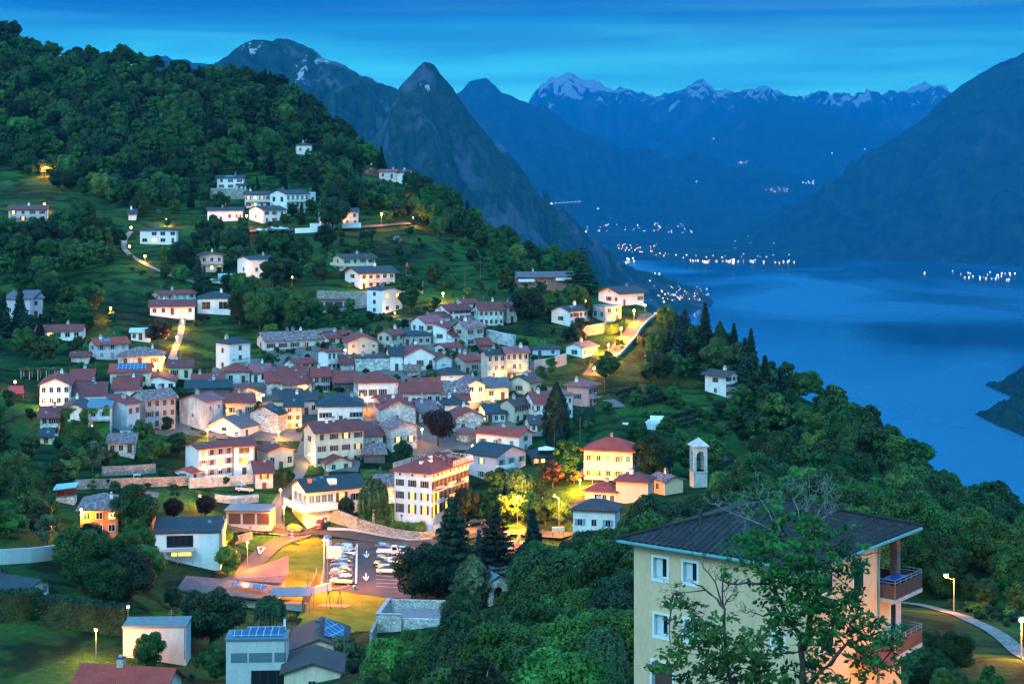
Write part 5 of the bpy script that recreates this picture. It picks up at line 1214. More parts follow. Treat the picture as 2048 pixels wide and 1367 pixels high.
def face_pt(P, d, px, py):
    """pixel on the vertical plane through P along d -> (distance along d, z above P)"""
    t = solve_len(P, d, px); D = P.y+d[1]*t; return t, (HZ-py)/F*D-P.z
def chimney(ro, x, y, z, s=.35, h=1.2, mat=None):
    mb = MB(); m_ = mat or CHIM
    mb.box(x-s, x+s, y-s, y+s, z-.8, z+h, m_); mb.box(x-s-.08, x+s+.08, y-s-.08, y+s+.08, z+h, z+h+.12, DARKF); mb.build('chimney', ro)
P = ground(863, 1064); h = (1064-947)*P.y/F; a = 64
u = (math.cos(R(a)), math.sin(R(a))); v = (-u[1], u[0])
Lr = solve_len(P, u, 937); Ll = solve_len(P, v, 789)
root = tag(empty('hotel_building', P, R(a)), 'tall white four storey hotel with partly stripped red roof above the car park', 'hotel')
mb = MB(); mb.box(0, Lr, 0, Ll, 1.7, h, WALL['bright']); me = mb.mesh('wall'); addobj('wall', me, root)
mb = MB(); mb.box(-.03, Lr+.03, -.03, Ll+.03, -3, 1.7, WALL['blue']); mb.build('plinth', root)
rm, zf = roof_mesh('hip', 'r', 0, Lr, 0, Ll, h, .9, 24, ROOF['red']); ro = addobj('roof', rm, root)
for (x, y) in ((2.5, Ll*.42), (4.5, Ll*.3), (6.5, Ll*.42)): chimney(ro, x, y, zf(x, y)-.2, .38, .7, WALL['white'])
mb = MB()
for side in (0,):
    n = 14
    for i in range(n):
        y = .0+i*(Ll*.5)/n; z = zf(Lr*.7, y)+.05; mb.box(Lr*.5, Lr*.93, y, y+.12, z, z+.1, simple('batten', (.5, .5, .45), .8))
mb.build('roof_batten', ro)
mb = MB(); rr = random.Random(5)
for i in range(70):
    x = Lr*rr.uniform(.48, .97); y = rr.uniform(-.6, Ll*.5); z = zf(x, y)+.02; s = rr.uniform(.2, .45); mb.box(x-s, x+s, y-s*.7, y+s*.7, z, z+rr.uniform(.15, .5), ROOF['brown'])
mb.build('tile_stack', ro, uv=True)
rows = [(h-.95, .55, .5), (h-3.2, 1.4, 1.0), (h-6.0, 1.5, 1.0), (h-9.1, 1.9, 1.0)]
for r, (z, wh_, ww_) in enumerate(rows):
    for c in range(3):
        uu = Ll*(c+.45)/3.0+.3
        if uu > Ll-.7: uu = Ll-.9
        lit_ = 2 if (r in (2, 3) and c < 2) else 0
        add_window(root, 'L', uu, z, ww_*.95, wh_, 'brown' if r else None, 'open', lit_)
    nR = 9
    for c in range(nR):
        uu = Lr*(c+.5)/nR; l = 2 if (r == 3 and c in (0, 1, 3, 4)) or (r == 2 and c in (0, 1)) else 0
        add_window(root, 'R', uu, z if (r in (0,) or c % 3) else z-.5, .9, wh_ if (r == 0 or c % 3) else wh_+.5, 'brown' if r else None, 'open', l)
for f0, f1, z in ((.02, .22, h-3.8), (.33, .52, h-6.8), (.55, .8, h-3.8), (.82, 1, h-6.8)): add_balcony(root, 'R', Lr*f0, Lr*f1, z, 1.0)
mb = MB(); mb.box(.5, Lr*.55, -2.2, -.06, -1.0, 1.5, WALL['rose']); mb.build('terrace_wall', root)
for i in range(5):
    OCC.append((P.x+u[0]*Lr*i/4+v[0]*Ll/2, P.y+u[1]*Lr*i/4+v[1]*Ll/2, 6.5))
HP, Hu, Hv, HLr, HLl, Hh = P, u, v, Lr, Ll, h
def rail(label, A, B, zA, zB, panels, red=False):
    r_ = empty('guard_rail', (A[0], A[1], zA)); tag(r_, label, 'guard rail')
    mb = MB(); mw = simple('rail_white', (.7, .7, .7), .6); mr_ = simple('rail_red', (.5, .04, .04), .6)
    d = Vector((B[0]-A[0], B[1]-A[1], zB-zA)); n = panels
    for i in range(n+1):
        q = d*(i/n); mb.box(q.x-.04, q.x+.04, q.y-.04, q.y+.04, q.z-.9, q.z+1.3, mw)
    mb.build('post', r_); mb = MB()
    for k, z in enumerate((.35, .8, 1.25)):
        for i in range(n):
            q0, q1 = d*(i/n), d*((i+1)/n); m_ = mr_ if red and (i+k) % 2 else mw
            mb.tube([q0+Vector((0, 0, z)), q1+Vector((0, 0, z))], .06, m_, 4)
    mb.build('rail', r_)
def hw(x, y): return (HP.x+Hu[0]*x+Hv[0]*y, HP.y+Hu[1]*x+Hv[1]*y)
zE = HP.z+Hh
rail('white safety rail along the left eave of the hotel roof', hw(.5, HLl+.6), hw(HLr*.45, HLl+.6), zE+.3, zE+.3, 14)
rail('red and white striped safety rail at the back left of the hotel roof', hw(HLr*.47, HLl+.6), hw(HLr*.85, HLl+.6), zE+.3, zE+.3, 8, True)
rail('white safety rail at the far end of the hotel roof', hw(HLr+.9, HLl*.8), hw(HLr+.9, 0), zE+.3, zE+.3, 6)
rail('white safety rail along the right eave of the hotel roof', hw(HLr*.5, -.8), hw(HLr+.5, -.8), zE+.2, zE+.2, 10)
P = ground(1388, 975); s = 28*P.y/F; H = (975-895)*P.y/F
root = tag(empty('bell_tower', P, R(12)), 'free standing old stone bell tower with open arches and small pyramid roof', 'tower')
mb = MB(); st = stonewall('tower_stone', (.42, .42, .42), (.66, .66, .65), (.5, .5, .5), 2.6)
zo = H-5.4; zt = H-.9; t = .62; w_ = s
mb.box(0, w_, 0, w_, -3, zo, st)
for (x0, x1, y0, y1) in ((0, t, 0, t), (w_-t, w_, 0, t), (0, t, w_-t, w_), (w_-t, w_, w_-t, w_)): mb.box(x0, x1, y0, y1, zo, zt, st)
mb.box(0, w_, 0, w_, zt, H, st)
for (ax, c0) in (('y', 0), ('y', w_-t), ('x', 0), ('x', w_-t)):
    n = 8; sec = [(t, zt)]; rad = (w_-2*t)/2
    for i in range(n+1):
        an = math.pi-math.pi*i/n; sec.append((w_/2+rad*math.cos(an), zt-rad+rad*math.sin(an)*.98))
    sec.append((w_-t, zt))
    sec2 = sec[:1+n//2+1]+[(w_/2, zt)]
    mb.prism(sec2, c0+.002, c0+t-.002, ax, st); sec3 = [(w_/2, zt)]+sec[1+n//2:]; mb.prism(sec3, c0+.002, c0+t-.002, ax, st)
me = mb.mesh('wall'); recalc(me); addobj('wall', me, root)
mb = MB(); mb.box(-.25, w_+.25, -.25, w_+.25, H, H+.3, st); mb.box(-.12, w_+.12, -.12, w_+.12, zo-.25, zo, st); mb.build('cornice', root)
mb = MB(); e = .45; mb.poly([(-e, -e, H+.3), (w_+e, -e, H+.3), (w_+e, w_+e, H+.3), (-e, w_+e, H+.3), (w_/2, w_/2, H+2.1)], st, [(0, 3, 2, 1), (0, 1, 4), (1, 2, 4), (2, 3, 4), (3, 0, 4)]); mb.build('roof', root, uv=True)
mb = MB(); mb.tube([(w_/2, w_/2, zo+1.0), (w_/2, w_/2, zo+1.3), (w_/2, w_/2, zo+1.9), (w_/2, w_/2, zo+2.3)], [.62, .5, .36, .1], simple('bell_bronze', (.06, .07, .06), .4, .8), 12); mb.tube([(0, w_/2, zo+2.4), (w_, w_/2, zo+2.4)], .1, TRIM, 4); mb.build('bell', root)
OCC.append((P.x, P.y, 5))
P = ground(615, 1056); a = 30; u = (math.cos(R(a)), math.sin(R(a))); v = (-u[1], u[0]); h = (1056-982)*P.y/F
Lr = solve_len(P, u, 728); Ll = solve_len(P, v, 584) if solve_len(P, v, 584) > 0 else 9
Ll = min(max(Ll, 7), 12)
root = tag(empty('village_house', P, R(a)), 'white house with dark roof, wrap around balcony and ochre garage door', 'house')
addobj('wall', wall_mesh('gable', 'r', 0, Lr, 0, Ll, -2, h, 24, WALL['bright']), root)
rm, zf = roof_mesh('gable', 'r', 0, Lr, 0, Ll, h, .8, 24, ROOF['dark']); ro = addobj('roof', rm, root)
chimney(ro, Lr*.12, Ll*.3, zf(0, Ll*.3), .4, .9, WALL['rust']); chimney(ro, Lr*.5, Ll*.6, zf(0, Ll*.6), .35, .9, WALL['rust'])
mb = MB(); mb.box(Lr*.42, Lr*.55, Ll*.12, Ll*.3, zf(0, Ll*.12)-.6, zf(0, Ll*.2)+.9, WALL['white']); mb.build('dormer', ro)
for x, y in ((.2, .35), (.34, .4)):
    X, Y = Lr*x, Ll*y; mb = MB(); z0, z1 = zf(X, Y)+.04, zf(X, Y+.8)+.04; mb.poly([(X, Y, z0), (X+.8, Y, z0), (X+.8, Y+.8, z1), (X, Y+.8, z1)], GLASSP); mb.build('skylight', ro)
bz = h-3.6
mb = MB(); mb.box(-1.8, 6.5, -1.9, 0, bz-.7, bz, WALL['bright']); mb.box(-1.8, 0, .002, Ll+.5, bz-.7, bz, WALL['bright']); mb.box(-1.8, -1.7, -1.9, Ll+.5, bz, bz+.9, WALL['bright']); mb.box(-1.699, 6.5, -1.9, -1.8, bz, bz+.9, WALL['bright']); mb.build('balcony', root)
for i in range(4): add_window(root, 'R', 1.0+i*1.5, bz+.9, 1.2, 1.6, None, 'open', 3)
for i in range(3): add_window(root, 'L', 1.5+i*2.6, bz+.9, 1.1, 1.7, 'blue', 'open', 0)
add_window(root, 'R', Lr*.6, bz+.4, 1.3, 2.2, 'brown', 'open', 1); add_window(root, 'R', Lr*.85, bz+.6, 1.2, 1.5, 'brown', 'open', 0)
mb = MB(); mb.box(-.06, .02, Ll*.30, Ll*.85, 0, 2.6, SHUT['yellow']); mb.build('garage_door', root)
add_window(root, 'L', Ll*.2, .9, .5, .5, None, 'open', 3); add_window(root, 'R', Lr*.3, 0, 1.0, 2.0, None, 'open', 0)
for f in (.15, .5, .85): OCC.append((P.x+u[0]*Lr*f+v[0]*Ll/2, P.y+u[1]*Lr*f+v[1]*Ll/2, 6))
LH = (P, u, v, Lr, Ll)
P = ground(452, 1047); a = -2; u = (math.cos(R(a)), math.sin(R(a))); v = (-u[1], u[0]); h = 26*P.y/F; Lr = solve_len(P, u, 541); Ll = 6.5
root = tag(empty('garage_block', P, R(a)), 'low flat garage block with three dark roller doors', 'garage')
mb = MB(); mb.box(0, Lr, 0, Ll, -1.5, h, WALL['tan']); mb.build('wall', root)
mb = MB(); mb.box(-.3, Lr+.3, -.9, Ll+.3, h, h+.3, ROOF['metal']); mb.build('roof', root)
for i in range(3): mb = MB(); mb.box(Lr*(.06+.32*i), Lr*(.06+.32*i+.27), -.05, .02, 0, 2.3, SHUT['brown']); mb.build('garage_door', root)
for f in (.1, .5, .9): OCC.append((P.x+Lr*f, P.y+Ll/2, 5.5))
P = ground(706, 620); a = 40; u = (math.cos(R(a)), math.sin(R(a))); v = (-u[1], u[0]); h = 14*P.y/F
P = ground(628, 617); h = 2.6; Lr = 16
root = tag(empty('garage_block', P, R(14)), 'row of hillside garages with red flat roof above the core', 'garage')
mb = MB(); mb.box(0, Lr, 0, 6, -2.5, h, WALL['grey']); mb.build('wall', root); mb = MB(); mb.box(-.3, Lr+.3, -.5, 6.3, h, h+.35, ROOF['red']); mb.build('roof', root, uv=True)
for i in range(5): mb = MB(); mb.box(Lr*(.03+.195*i), Lr*(.03+.195*i+.16), -.05, .02, 0, 2.1, SHUT['dark']); mb.build('garage_door', root)
for f in (.2, .6): OCC.append((P.x+Lr*f, P.y+3+Lr*f*.25, 5))
def slab(pts, th, mat, name, parent, O):
    mb = MB(); n = len(pts); top = [Vector(p)-O for p in pts]; lo = [p-Vector((0, 0, th)) for p in top]
    mb.poly(top+lo, mat, [tuple(range(n)), tuple(range(2*n-1, n-1, -1))]+[(i, i+n, (i+1) % n+n, (i+1) % n) for i in range(n)])
    me = mb.mesh(name); recalc(me); slope_uv(me); return addobj(name, me, parent)
def fpts(L_): return [W(*p) for p in L_]
O = ground(520, 1210)
root = tag(empty('nursery_building', O), 'low building with two angular brown tiled roofs and blue solar panels by the playground', 'building')
RB = rooftile('roof_slate_brown', (.11, .07, .08), (.19, .12, .13), (.15, .10, .12), course=.5, width=.5, blotch=.3, bumpy=.8)
slab(fpts([(443, 1157, 322), (562, 1165, 317), (577, 1149, 320), (577, 1110, 336)]), .3, RB, 'roof', root, O)
ro = slab(fpts([(353, 1178, 306), (372, 1150, 317), (447, 1157, 321), (571, 1172, 316), (551, 1198, 304), (447, 1189, 300)]), .3, RB, 'roof', root, O)
mb = MB(); A, B, C_, D_ = [W(*p)-O for p in ((468, 1167, 310.5), (535, 1176, 308.5), (527, 1184, 305.5), (464, 1176, 307))]
for q in (A, B, C_, D_): q.z += .55
mb.poly([A, B, C_, D_]+[q-Vector((0, 0, .1)) for q in (A, B, C_, D_)], SOLAR, [(0, 1, 2, 3), (7, 6, 5, 4), (0, 4, 5, 1), (1, 5, 6, 2), (2, 6, 7, 3), (3, 7, 4, 0)]); mb.build('solar_panel', ro, uv=True)
def wallpoly(fp, z1, mat, name='wall'):
    mb = MB(); n = len(fp); lo = [Vector((p[0], p[1], -4)) for p in fp]; hi = [Vector((p[0], p[1], z)) for p, z in zip(fp, z1)]
    mb.poly(lo+hi, mat, [tuple(range(n))[::-1], tuple(range(n, 2*n))]+[(i, (i+1) % n, (i+1) % n+n, i+n) for i in range(n)]); me = mb.mesh(name); recalc(me); addobj(name, me, root)
f = [(W(*p)-O) for p in ((366, 1180, 308), (449, 1191, 302), (548, 1199, 306), (560, 1176, 315), (447, 1162, 319), (378, 1156, 315))]
wallpoly([(q.x, q.y) for q in f], [q.z-.45 for q in f], WALL['cream'])
f = [(W(*p)-O) for p in ((455, 1160, 321), (558, 1166, 318.5), (571, 1152, 320), (571, 1116, 334))]
wallpoly([(q.x, q.y) for q in f], [q.z-.9 for q in f], WALL['yellow'])
for (x, y) in ((-38, 308), (-48, 306), (-57, 310), (-43, 330), (-48, 330), (-53, 318)): OCC.append((x, y, 8))
for (x, y) in ((-44, 303), (-52, 313), (-60, 312)): OCC.append((x, y, 7))
H = HOUSES['h51']; root = H['root']; hh = H['h']; Lr = H['Lr']
for i, (f0, f1) in enumerate(((.08, .35), (.38, .76), (.80, .99))):
    mb = MB(); mb.box(Lr*f0, Lr*f1, -.04, .02, hh-2.9, hh-1.6, GLASSP); mb.build('window', root)
mb = MB(); mb.box(Lr*.42, Lr*.97, -.05, .02, hh-6.6, hh-4.0, GLASS)
for i in range(5): x = Lr*(.42+.1375*i); mb.box(x-.05, x+.05, -.09, -.052, hh-6.6, hh-4.0, DARKF)
mb.build('window', root)
mb = MB()
for i in range(9):
    x = Lr*(.09+.095*i); z = hh+.5; mb.poly([(x, .5, z), (x+Lr*.088, .5, z), (x+Lr*.088, 1.9, z+.5), (x, 1.9, z+.5)], SOLAR)
mb.build('solar_panel', H['roof'], uv=True)
mb = MB()
for i in range(8):
    x = Lr*(.3+.08*i); z = hh+.5; mb.poly([(x, 2.9, z), (x+Lr*.074, 2.9, z), (x+Lr*.074, 4.1, z+.45), (x, 4.1, z+.45)], SOLAR)
mb.build('solar_panel', H['roof'], uv=True)
chimney(H['roof'], Lr*.93, 4.2, hh, .16, 2.0, WALL['white'])
H = HOUSES['h52']; zf = H['zf']; Lr, Ll = H['Lr'], H['Ll']
mb = MB(); x0, x1 = Lr*.60, Lr*.97; y0, y1 = Ll*.12, Ll*.52; z0 = zf(Lr*.9, 0)+.3
mb.poly([(x0, y0, z0+.9), (x1, y0, z0), (x1, y1, z0+.9), (x0, y1, z0+2.3)], SOLAR); mb.poly([(x0, y0, z0+.84), (x1, y0, z0-.06), (x1, y1, z0+.84), (x0, y1, z0+2.24)], METAL)
for (x, y, z) in ((x0, y0, z0+.9), (x1, y0, z0), (x1, y1, z0+.9), (x0, y1, z0+2.3)): mb.tube([(x, y, zf(x, y)), (x, y, z)], .05, METAL, 5)
mb.build('solar_panel', H['roof'], uv=True)
add_window(H['root'], 'R', Lr*.82, 1.6, 1.6, 1.3, None, 'open', 3)
H = HOUSES['h48']
mb = MB(); t0, z0 = face_pt(H['P'], H['u'], 285, 1276); t1, _ = face_pt(H['P'], H['u'], 315, 1276); mb.box(t0, t1, -.04, .02, z0, z0+.55, GLASS); mb.build('window', H['root'])
H = HOUSES['h46']; root = H['root']; hh = H['h']; Lr = H['Lr']
mb = MB(); mb.box(Lr*.18, Lr*.58, -.05, .02, hh-2.8, hh-.5, GLASS)
for i in range(5): x = Lr*(.18+.1*i); mb.box(x-.04, x+.04, -.09, -.052, hh-2.8, hh-.5, DARKF)
mb.build('window', root)
mb = MB(); mb.box(Lr*.12, Lr*.6, -2.6, -.06, hh-3.2, hh-3.0, CONC)
for f in (.13, .36, .59): mb.box(Lr*f-.1, Lr*f+.1, -2.5, -2.3, -1, hh-3.2, CONC)
mb.build('balcony', root)
mb = MB(); mb.box(Lr*.25, Lr*.55, -.05, .02, 0, hh-3.8, LITY); mb.build('window', root)
mb = MB(); mb.box(Lr+.3, Lr+.6, -1.5, H['Ll']+1, -2, hh+.6, WALL['yellow']); mb.build('side_wall', root)
H = HOUSES['h107']; n = 9000; r = np.random.RandomState(4)
def ivy(H, n, dens):
    q = []
    W_ = H['Lr']
    while len(q) < n:
        x, z = r.uniform(0, W_), r.uniform(-.5, H['h']+.6)
        if noise.noise(Vector((x*.45+dens, z*.4, 3)))+.30*(1-z/H['h'])-.02 > 0: q.append((x, -.12-r.rand()*.25, z))
    q = np.array(q); me = leafmesh('ivy', q, np.tile([0, -1, .5], (n, 1))+r.normal(size=(n, 3))*.5, .42*r.uniform(.6, 1.4, n), LEAF['light'], 5)
    addobj('ivy', me, H['root'])
ivy(H, 2600, 0); ivy(HOUSES['h107b'], 1500, 3.3)
P = ground(979, 1212); sc_ = P.y/F; a = 26; root = tag(empty('chapel', P, R(a)), 'small stone gate chapel with a tall open arch between dark trees', 'chapel')
wd = 36*sc_/math.cos(R(a)); hh = 48*sc_; dp = 4.0; st = MATS['wall_rubble']; MATS_ARCH = WALL['rust']
mb = MB(); aw = wd*.26; zc = hh*.55
L1 = [(0, -1.5), (wd/2-aw, -1.5), (wd/2-aw, zc)]+[(wd/2-aw*math.cos(t), zc+aw*math.sin(t)) for t in (.4, .8, 1.2, math.pi/2)]+[(wd/2, hh+wd*.28), (0, hh)]
R1_ = [(wd-x, z) for x, z in L1][::-1]
for sec in (L1, R1_): mb.prism(sec, 0, .5, 'y', st)
mb.box(0, .4, .5, dp, -1.5, hh, WALL['rust']); mb.box(wd-.4, wd, .5, dp, -1.5, hh, WALL['rust']); mb.box(.4, wd-.4, dp-.4, dp, -1.5, hh, WALL['white'])
me = mb.mesh('wall'); recalc(me); addobj('wall', me, root)
rm, _ = roof_mesh('gable', 'l', 0, wd, 0, dp, hh, .35, 29, ROOF['metal']); addobj('roof', rm, root); OCC.append((P.x+1.5, P.y+2, 4))
Hs('h_tomb', 'small grey stone hut with metal roof behind the gate chapel', 985, 1136, 1160, 969, 1012, asp=1, roof='metal', wall='grey', wr='', wl='', lit=0, chim=0, pitch=16, name='stone_hut', cat='hut')
P = ground(752, 1264); root = tag(empty('walled_garden', P, R(-6)), 'pale rubble walled enclosure with flat cover at the right edge of the lawn', 'walled garden')
s_ = P.y/F; w1 = 51*s_; RW = stonewall('wall_cyclopean', (.45, .45, .44), (.72, .72, .70), (.22, .22, .22), 1.5)
mb = MB(); hh = 36*s_; mb.box(0, w1, 0, .6, -2, hh, RW); mb.box(0, .6, .6, 11, -2, hh, RW); mb.box(w1, w1+8, .8, 1.4, -2, hh*.75, RW); mb.box(.6, w1+8, 10.4, 11, -2, hh, RW); mb.build('wall', root)
mb = MB(); mb.box(-.1, w1+.1, -.1, .7, hh, hh+.15, CONC); mb.box(-.1, .7, .701, 11.1, hh, hh+.15, CONC); mb.build('coping', root)
mb = MB(); mb.box(w1*.75, w1+8.3, 1.5, 8, hh*.62, hh*.72, ROOF['flat']); mb.build('cover', root)
for q in ((2, 3), (6, 5), (2, 9)): OCC.append((P.x+q[0], P.y+q[1], 3))
P = ground(112, 1003); root = tag(empty('garden_hut', P, R(6)), 'open wooden garden hut with pale blue sheet roof on a stone base', 'hut'); s_ = P.y/F; w_ = 36*s_; hh = 30*s_
mb = MB(); mb.box(0, w_, 0, 3.4, -2, hh*.25, WALL['stone']); mb.build('base', root)
mb = MB(); mb.box(0, w_, 2.8, 3, hh*.25, hh*.85, WALL['wood']); mb.box(0, .2, 0, 2.8, hh*.25, hh*.8, WALL['wood'])
for x in (0, w_*.5, w_-.15): mb.box(x, x+.15, .01, .16, hh*.25, hh*.95, WALL['wood'])
mb.build('frame', root)
mb = MB(); mb.poly([(-.5, -.6, hh*.88), (w_+.4, -.6, hh*1.02), (w_+.4, 3.8, hh*1.1), (-.5, 3.8, hh*.96), (-.5, -.6, hh*.8), (w_+.4, -.6, hh*.96), (w_+.4, 3.8, hh*1.04), (-.5, 3.8, hh*.9)], simple('sheet_blue', (.30, .5, .6), .5), [(0, 1, 2, 3), (7, 6, 5, 4), (0, 4, 5, 1), (1, 5, 6, 2), (2, 6, 7, 3), (3, 7, 4, 0)]); mb.build('roof', root); OCC.append((P.x+2, P.y+2, 3))
Hs('h_lit', 'rubble hut with old stone roof lit yellow by two lamps left of the hotel', 757, 972, 1006, -9, 790, a=16, roof='old', wall='stone', wr='', wl='', lit=0, chim=0, pitch=22, name='stone_hut', cat='hut')
P0 = HOUSES['h_lit']['P']
walllamp(768, 981, P0.y-1.0, 'upper bright lamp on the rubble hut left of the hotel', 380, .3)
walllamp(783, 996, P0.y-1.5, 'lower bright lamp on the rubble hut left of the hotel', 380, .3)
P = ground(1290, 857); root = tag(empty('swimming_pool', P, R(-14)), 'raised white swimming pool with pale water below the vine rows', 'pool'); s_ = P.y/F; w_ = 34*s_
mb = MB(); wt = WALL['bright']; mb.box(0, w_, 0, .4, -1.5, 1.6, WALL['blue']); mb.box(0, .4, .4, 6, -1.5, 1.6, wt); mb.box(w_-.4, w_, .4, 6, -1.5, 1.6, wt); mb.box(.4, w_-.4, 5.6, 6, -1.5, 2.6, wt); mb.build('basin', root)
mb = MB(); mb.poly([(.4, .4, 1.5), (w_-.4, .4, 1.5), (w_-.4, 5.6, 1.5), (.4, 5.6, 1.5)], simple('pool_water', (.25, .5, .6), .15)); mb.build('water', root); OCC.append((P.x+3, P.y+3, 5))
mb = MB(); mb.box(-6, 0, 1, 1.4, -1, 1.2, wt); mb.build('side_wall', root)
P = W(1612, HZ, 82); P.z = -30.2; a = 52.5; u = (math.cos(R(a)), math.sin(R(a))); v = (-u[1], u[0])
TOP = (HZ-1137)/F*82-P.z; Ll = solve_len(P, v, 1268); Lr = solve_len(P, u, 1802); Lu = solve_len(P, u, 1757)
YW = plaster('wall_butter', (.76, .49, .30), .12)
root = tag(empty('apartment_house', P, R(a)), 'large yellow apartment house with dark hipped roof in the right foreground', 'apartment house')
WH = simple('surround_white', (.72, .72, .70), .7, var=.04)
holes = []
def L_at(px, py): return face_pt(P, v, px, py)
for (x0, y0, x1, y1, kind) in ((1307, 1115, 1334, 1157, 'w'), (1367, 1124, 1394, 1165, 'w'), (1309, 1229, 1336, 1271, 'w'), (1369, 1240, 1396, 1281, 'w'), (1545, 1271, 1567, 1294, 's'), (1304, 1325, 1345, 1395, 'r')):
    ta, za = L_at(x0, y0); tb, zb = L_at(x1, y1); zt_ = L_at((x0+x1)/2, (y0))[1]
    holes.append((min(ta, tb), max(ta, tb), zt_-(y1-y0)/F*(P.y+v[1]*ta), zt_, kind))
ys = sorted(set([0, Ll]+[q for h_ in holes for q in h_[:2]])); zs = sorted(set([-1, TOP]+[q for h_ in holes for q in h_[2:4]]))
mb = MB()
for i in range(len(ys)-1):
    for j in range(len(zs)-1):
        yc, zc = (ys[i]+ys[i+1])/2, (zs[j]+zs[j+1])/2
        if any(h_[0] < yc < h_[1] and h_[2] < zc < h_[3] for h_ in holes): continue
        mb.poly([(0, ys[i+1], zs[j]), (0, ys[i], zs[j]), (0, ys[i], zs[j+1]), (0, ys[i+1], zs[j+1])], YW)
zl = TOP-2.95
mb.poly([(0, 0, -1), (Lu, 0, -1), (Lu, 0, TOP), (0, 0, TOP)], YW); mb.poly([(Lu, 0, -1), (Lr, 0, -1), (Lr, 0, zl), (Lu, 0, zl)], YW)
mb.poly([(Lr, 0, -1), (Lr, Ll, -1), (Lr, Ll, zl), (Lr, 0, zl)], YW); mb.poly([(Lu, 0, zl), (Lu, Ll*.6, zl), (Lu, Ll*.6, TOP), (Lu, 0, TOP)], YW); mb.poly([(Lu, 0, zl), (Lr, 0, zl), (Lr, Ll, zl), (Lu, Ll, zl)], CONC)
mb.poly([(Lu, Ll*.6, zl), (Lr, Ll*.6, zl), (Lr, Ll*.6, TOP), (Lu, Ll*.6, TOP)], YW); mb.poly([(Lr, Ll*.6, zl), (Lr, Ll, zl), (Lr, Ll, TOP), (Lr, Ll*.6, TOP)], YW)
mb.poly([(Lr, Ll, -1), (0, Ll, -1), (0, Ll, TOP), (Lr, Ll, TOP)], YW)
me = mb.mesh('wall'); addobj('wall', me, root)
GL2 = GLASS; BLUEW = simple('reveal_blue_white', (.55, .62, .66), .6, var=.04)
for (y0, y1, z0, z1, kind) in holes:
    mb = MB(); t = .12
    mb.box(-.035, .0, y0-t, y1+t, z1, z1+t, WH); mb.box(-.035, .0, y0-t, y1+t, z0-t*1.3, z0, WH); mb.box(-.035, .0, y0-t, y0, z0, z1, WH); mb.box(-.035, .0, y1, y1+t, z0, z1, WH)
    for q in ((0, .34, y0-.02, y0, z0, z1), (0, .34, y1, y1+.02, z0, z1), (0, .34, y0-.02, y1+.02, z1, z1+.02), (0, .34, y0-.02, y1+.02, z0-.02, z0)): mb.box(*q, BLUEW)
    if kind != 'r': mb.box(.27, .30, y0, y1, z0, z0+.07, WH); mb.box(.27, .30, y0, y1, z1-.07, z1, WH); mb.box(.27, .30, y0, y0+.07, z0, z1, WH); mb.box(.27, .30, y1-.07, y1, z0, z1, WH)
    w_ = mb.build('window', root)
    mb = MB(); mb.box(.305, .33, y0, y1, z0, z1, GL2 if kind != 'r' else SHUT['brown']); mb.build('pane' if kind != 'r' else 'roller_shutter', w_)
    if kind == 'w': mb = MB(); mb.box(.22, .26, y1-(y1-y0)*.5, y1-.03, z0+.07, z1-.05, BLUEW); mb.build('sash', w_)
def R_at(px, py): return face_pt(P, u, px, py)
for (x0, y0, x1, y1, k, lit_) in ((1637, 1150, 1662, 1186, 'w', 0), (1706, 1138, 1724, 1176, 'w', 0), (1780, 1207, 1798, 1262, 'd', 0), (1640, 1262, 1664, 1300, 'w', 0)):
    ta, za = R_at(x0, y0); tb, zb = R_at(x1, y0); hh = (y1-y0)/F*(P.y+u[1]*ta); z0 = za-hh-.05
    mb = MB(); t = .12; mb.box(ta-t, tb+t, -.05, 0, z0-t, z0+hh+t, WH); w_ = mb.build('window' if k == 'w' else 'door', root)
    mb = MB(); mb.box(ta, (ta+tb)/2-.03, -.08, -.052, z0, z0+hh, GL2); mb.box((ta+tb)/2+.03, tb, -.08, -.052, z0, z0+hh, GL2 if k == 'w' else WALL['rose']); mb.build('pane', w_)
rm, zf = roof_mesh('hip', 'r', 0, Lr+.6, 0, Ll, TOP, .62, 16.5, ROOF['near'], th=.16); ro = addobj('roof', rm, root)
e = .62; zg = TOP-.02; GUT = simple('gutter_copper_green', (.10, .28, .30), .5)
mb = MB()
for A_, B_ in (((-e, -e), (Lr+.6+e, -e)), ((-e, -e), (-e, Ll+e)), ((Lr+.6+e, -e), (Lr+.6+e, Ll+e))):
    mb.tube([(A_[0], A_[1], zg+.08), (B_[0], B_[1], zg+.08)], .09, GUT, 7)
mb.build('gutter', ro)
mb = MB(); mb.tube([(-e, -e, zg+.23), (Ll/2, Ll/2, zf(Ll/2, Ll/2)+.04)], .11, ROOF['near'], 6); mb.tube([(-e, Ll+e, zg+.23), (Ll/2, Ll/2, zf(Ll/2, Ll/2)+.04)], .11, ROOF['near'], 6); mb.tube([(Lr+.6+e, -e, zg+.23), (Lr+.6-Ll/2, Ll/2, zf(Ll/2, Ll/2)+.04)], .11, ROOF['near'], 6); mb.build('ridge_cap', ro)
mb = MB(); er = .62; XL, YL = Lr+.6+2*er, Ll+2*er; tp_ = math.tan(R(16.5)); z0_ = TOP+.03-.02+.16
for fc_, Le in ((0, XL), (1, YL), (2, YL)):
    t = .25
    while t < Le-.2:
        n_ = int(min(t, Le-t, min(XL, YL)/2)/.36); pp, rr_ = [], []
        for k in range(n_+1):
            for dd, q in ((.0, .105), (.34, .07)):
                d = k*.36+dd
                if d > min(t, Le-t, min(XL, YL)/2): break
                X_, Y_ = ((t-er, d-er), (d-er, t-er), (XL-er-d, t-er))[fc_]; pp.append((X_, Y_, z0_+d*tp_)); rr_.append(q)
        if len(pp) > 2: mb.tube(pp, rr_, ROOF['near'], 5, False)
        t += .38
mb.build('roof_tile_row', ro, uv=True)
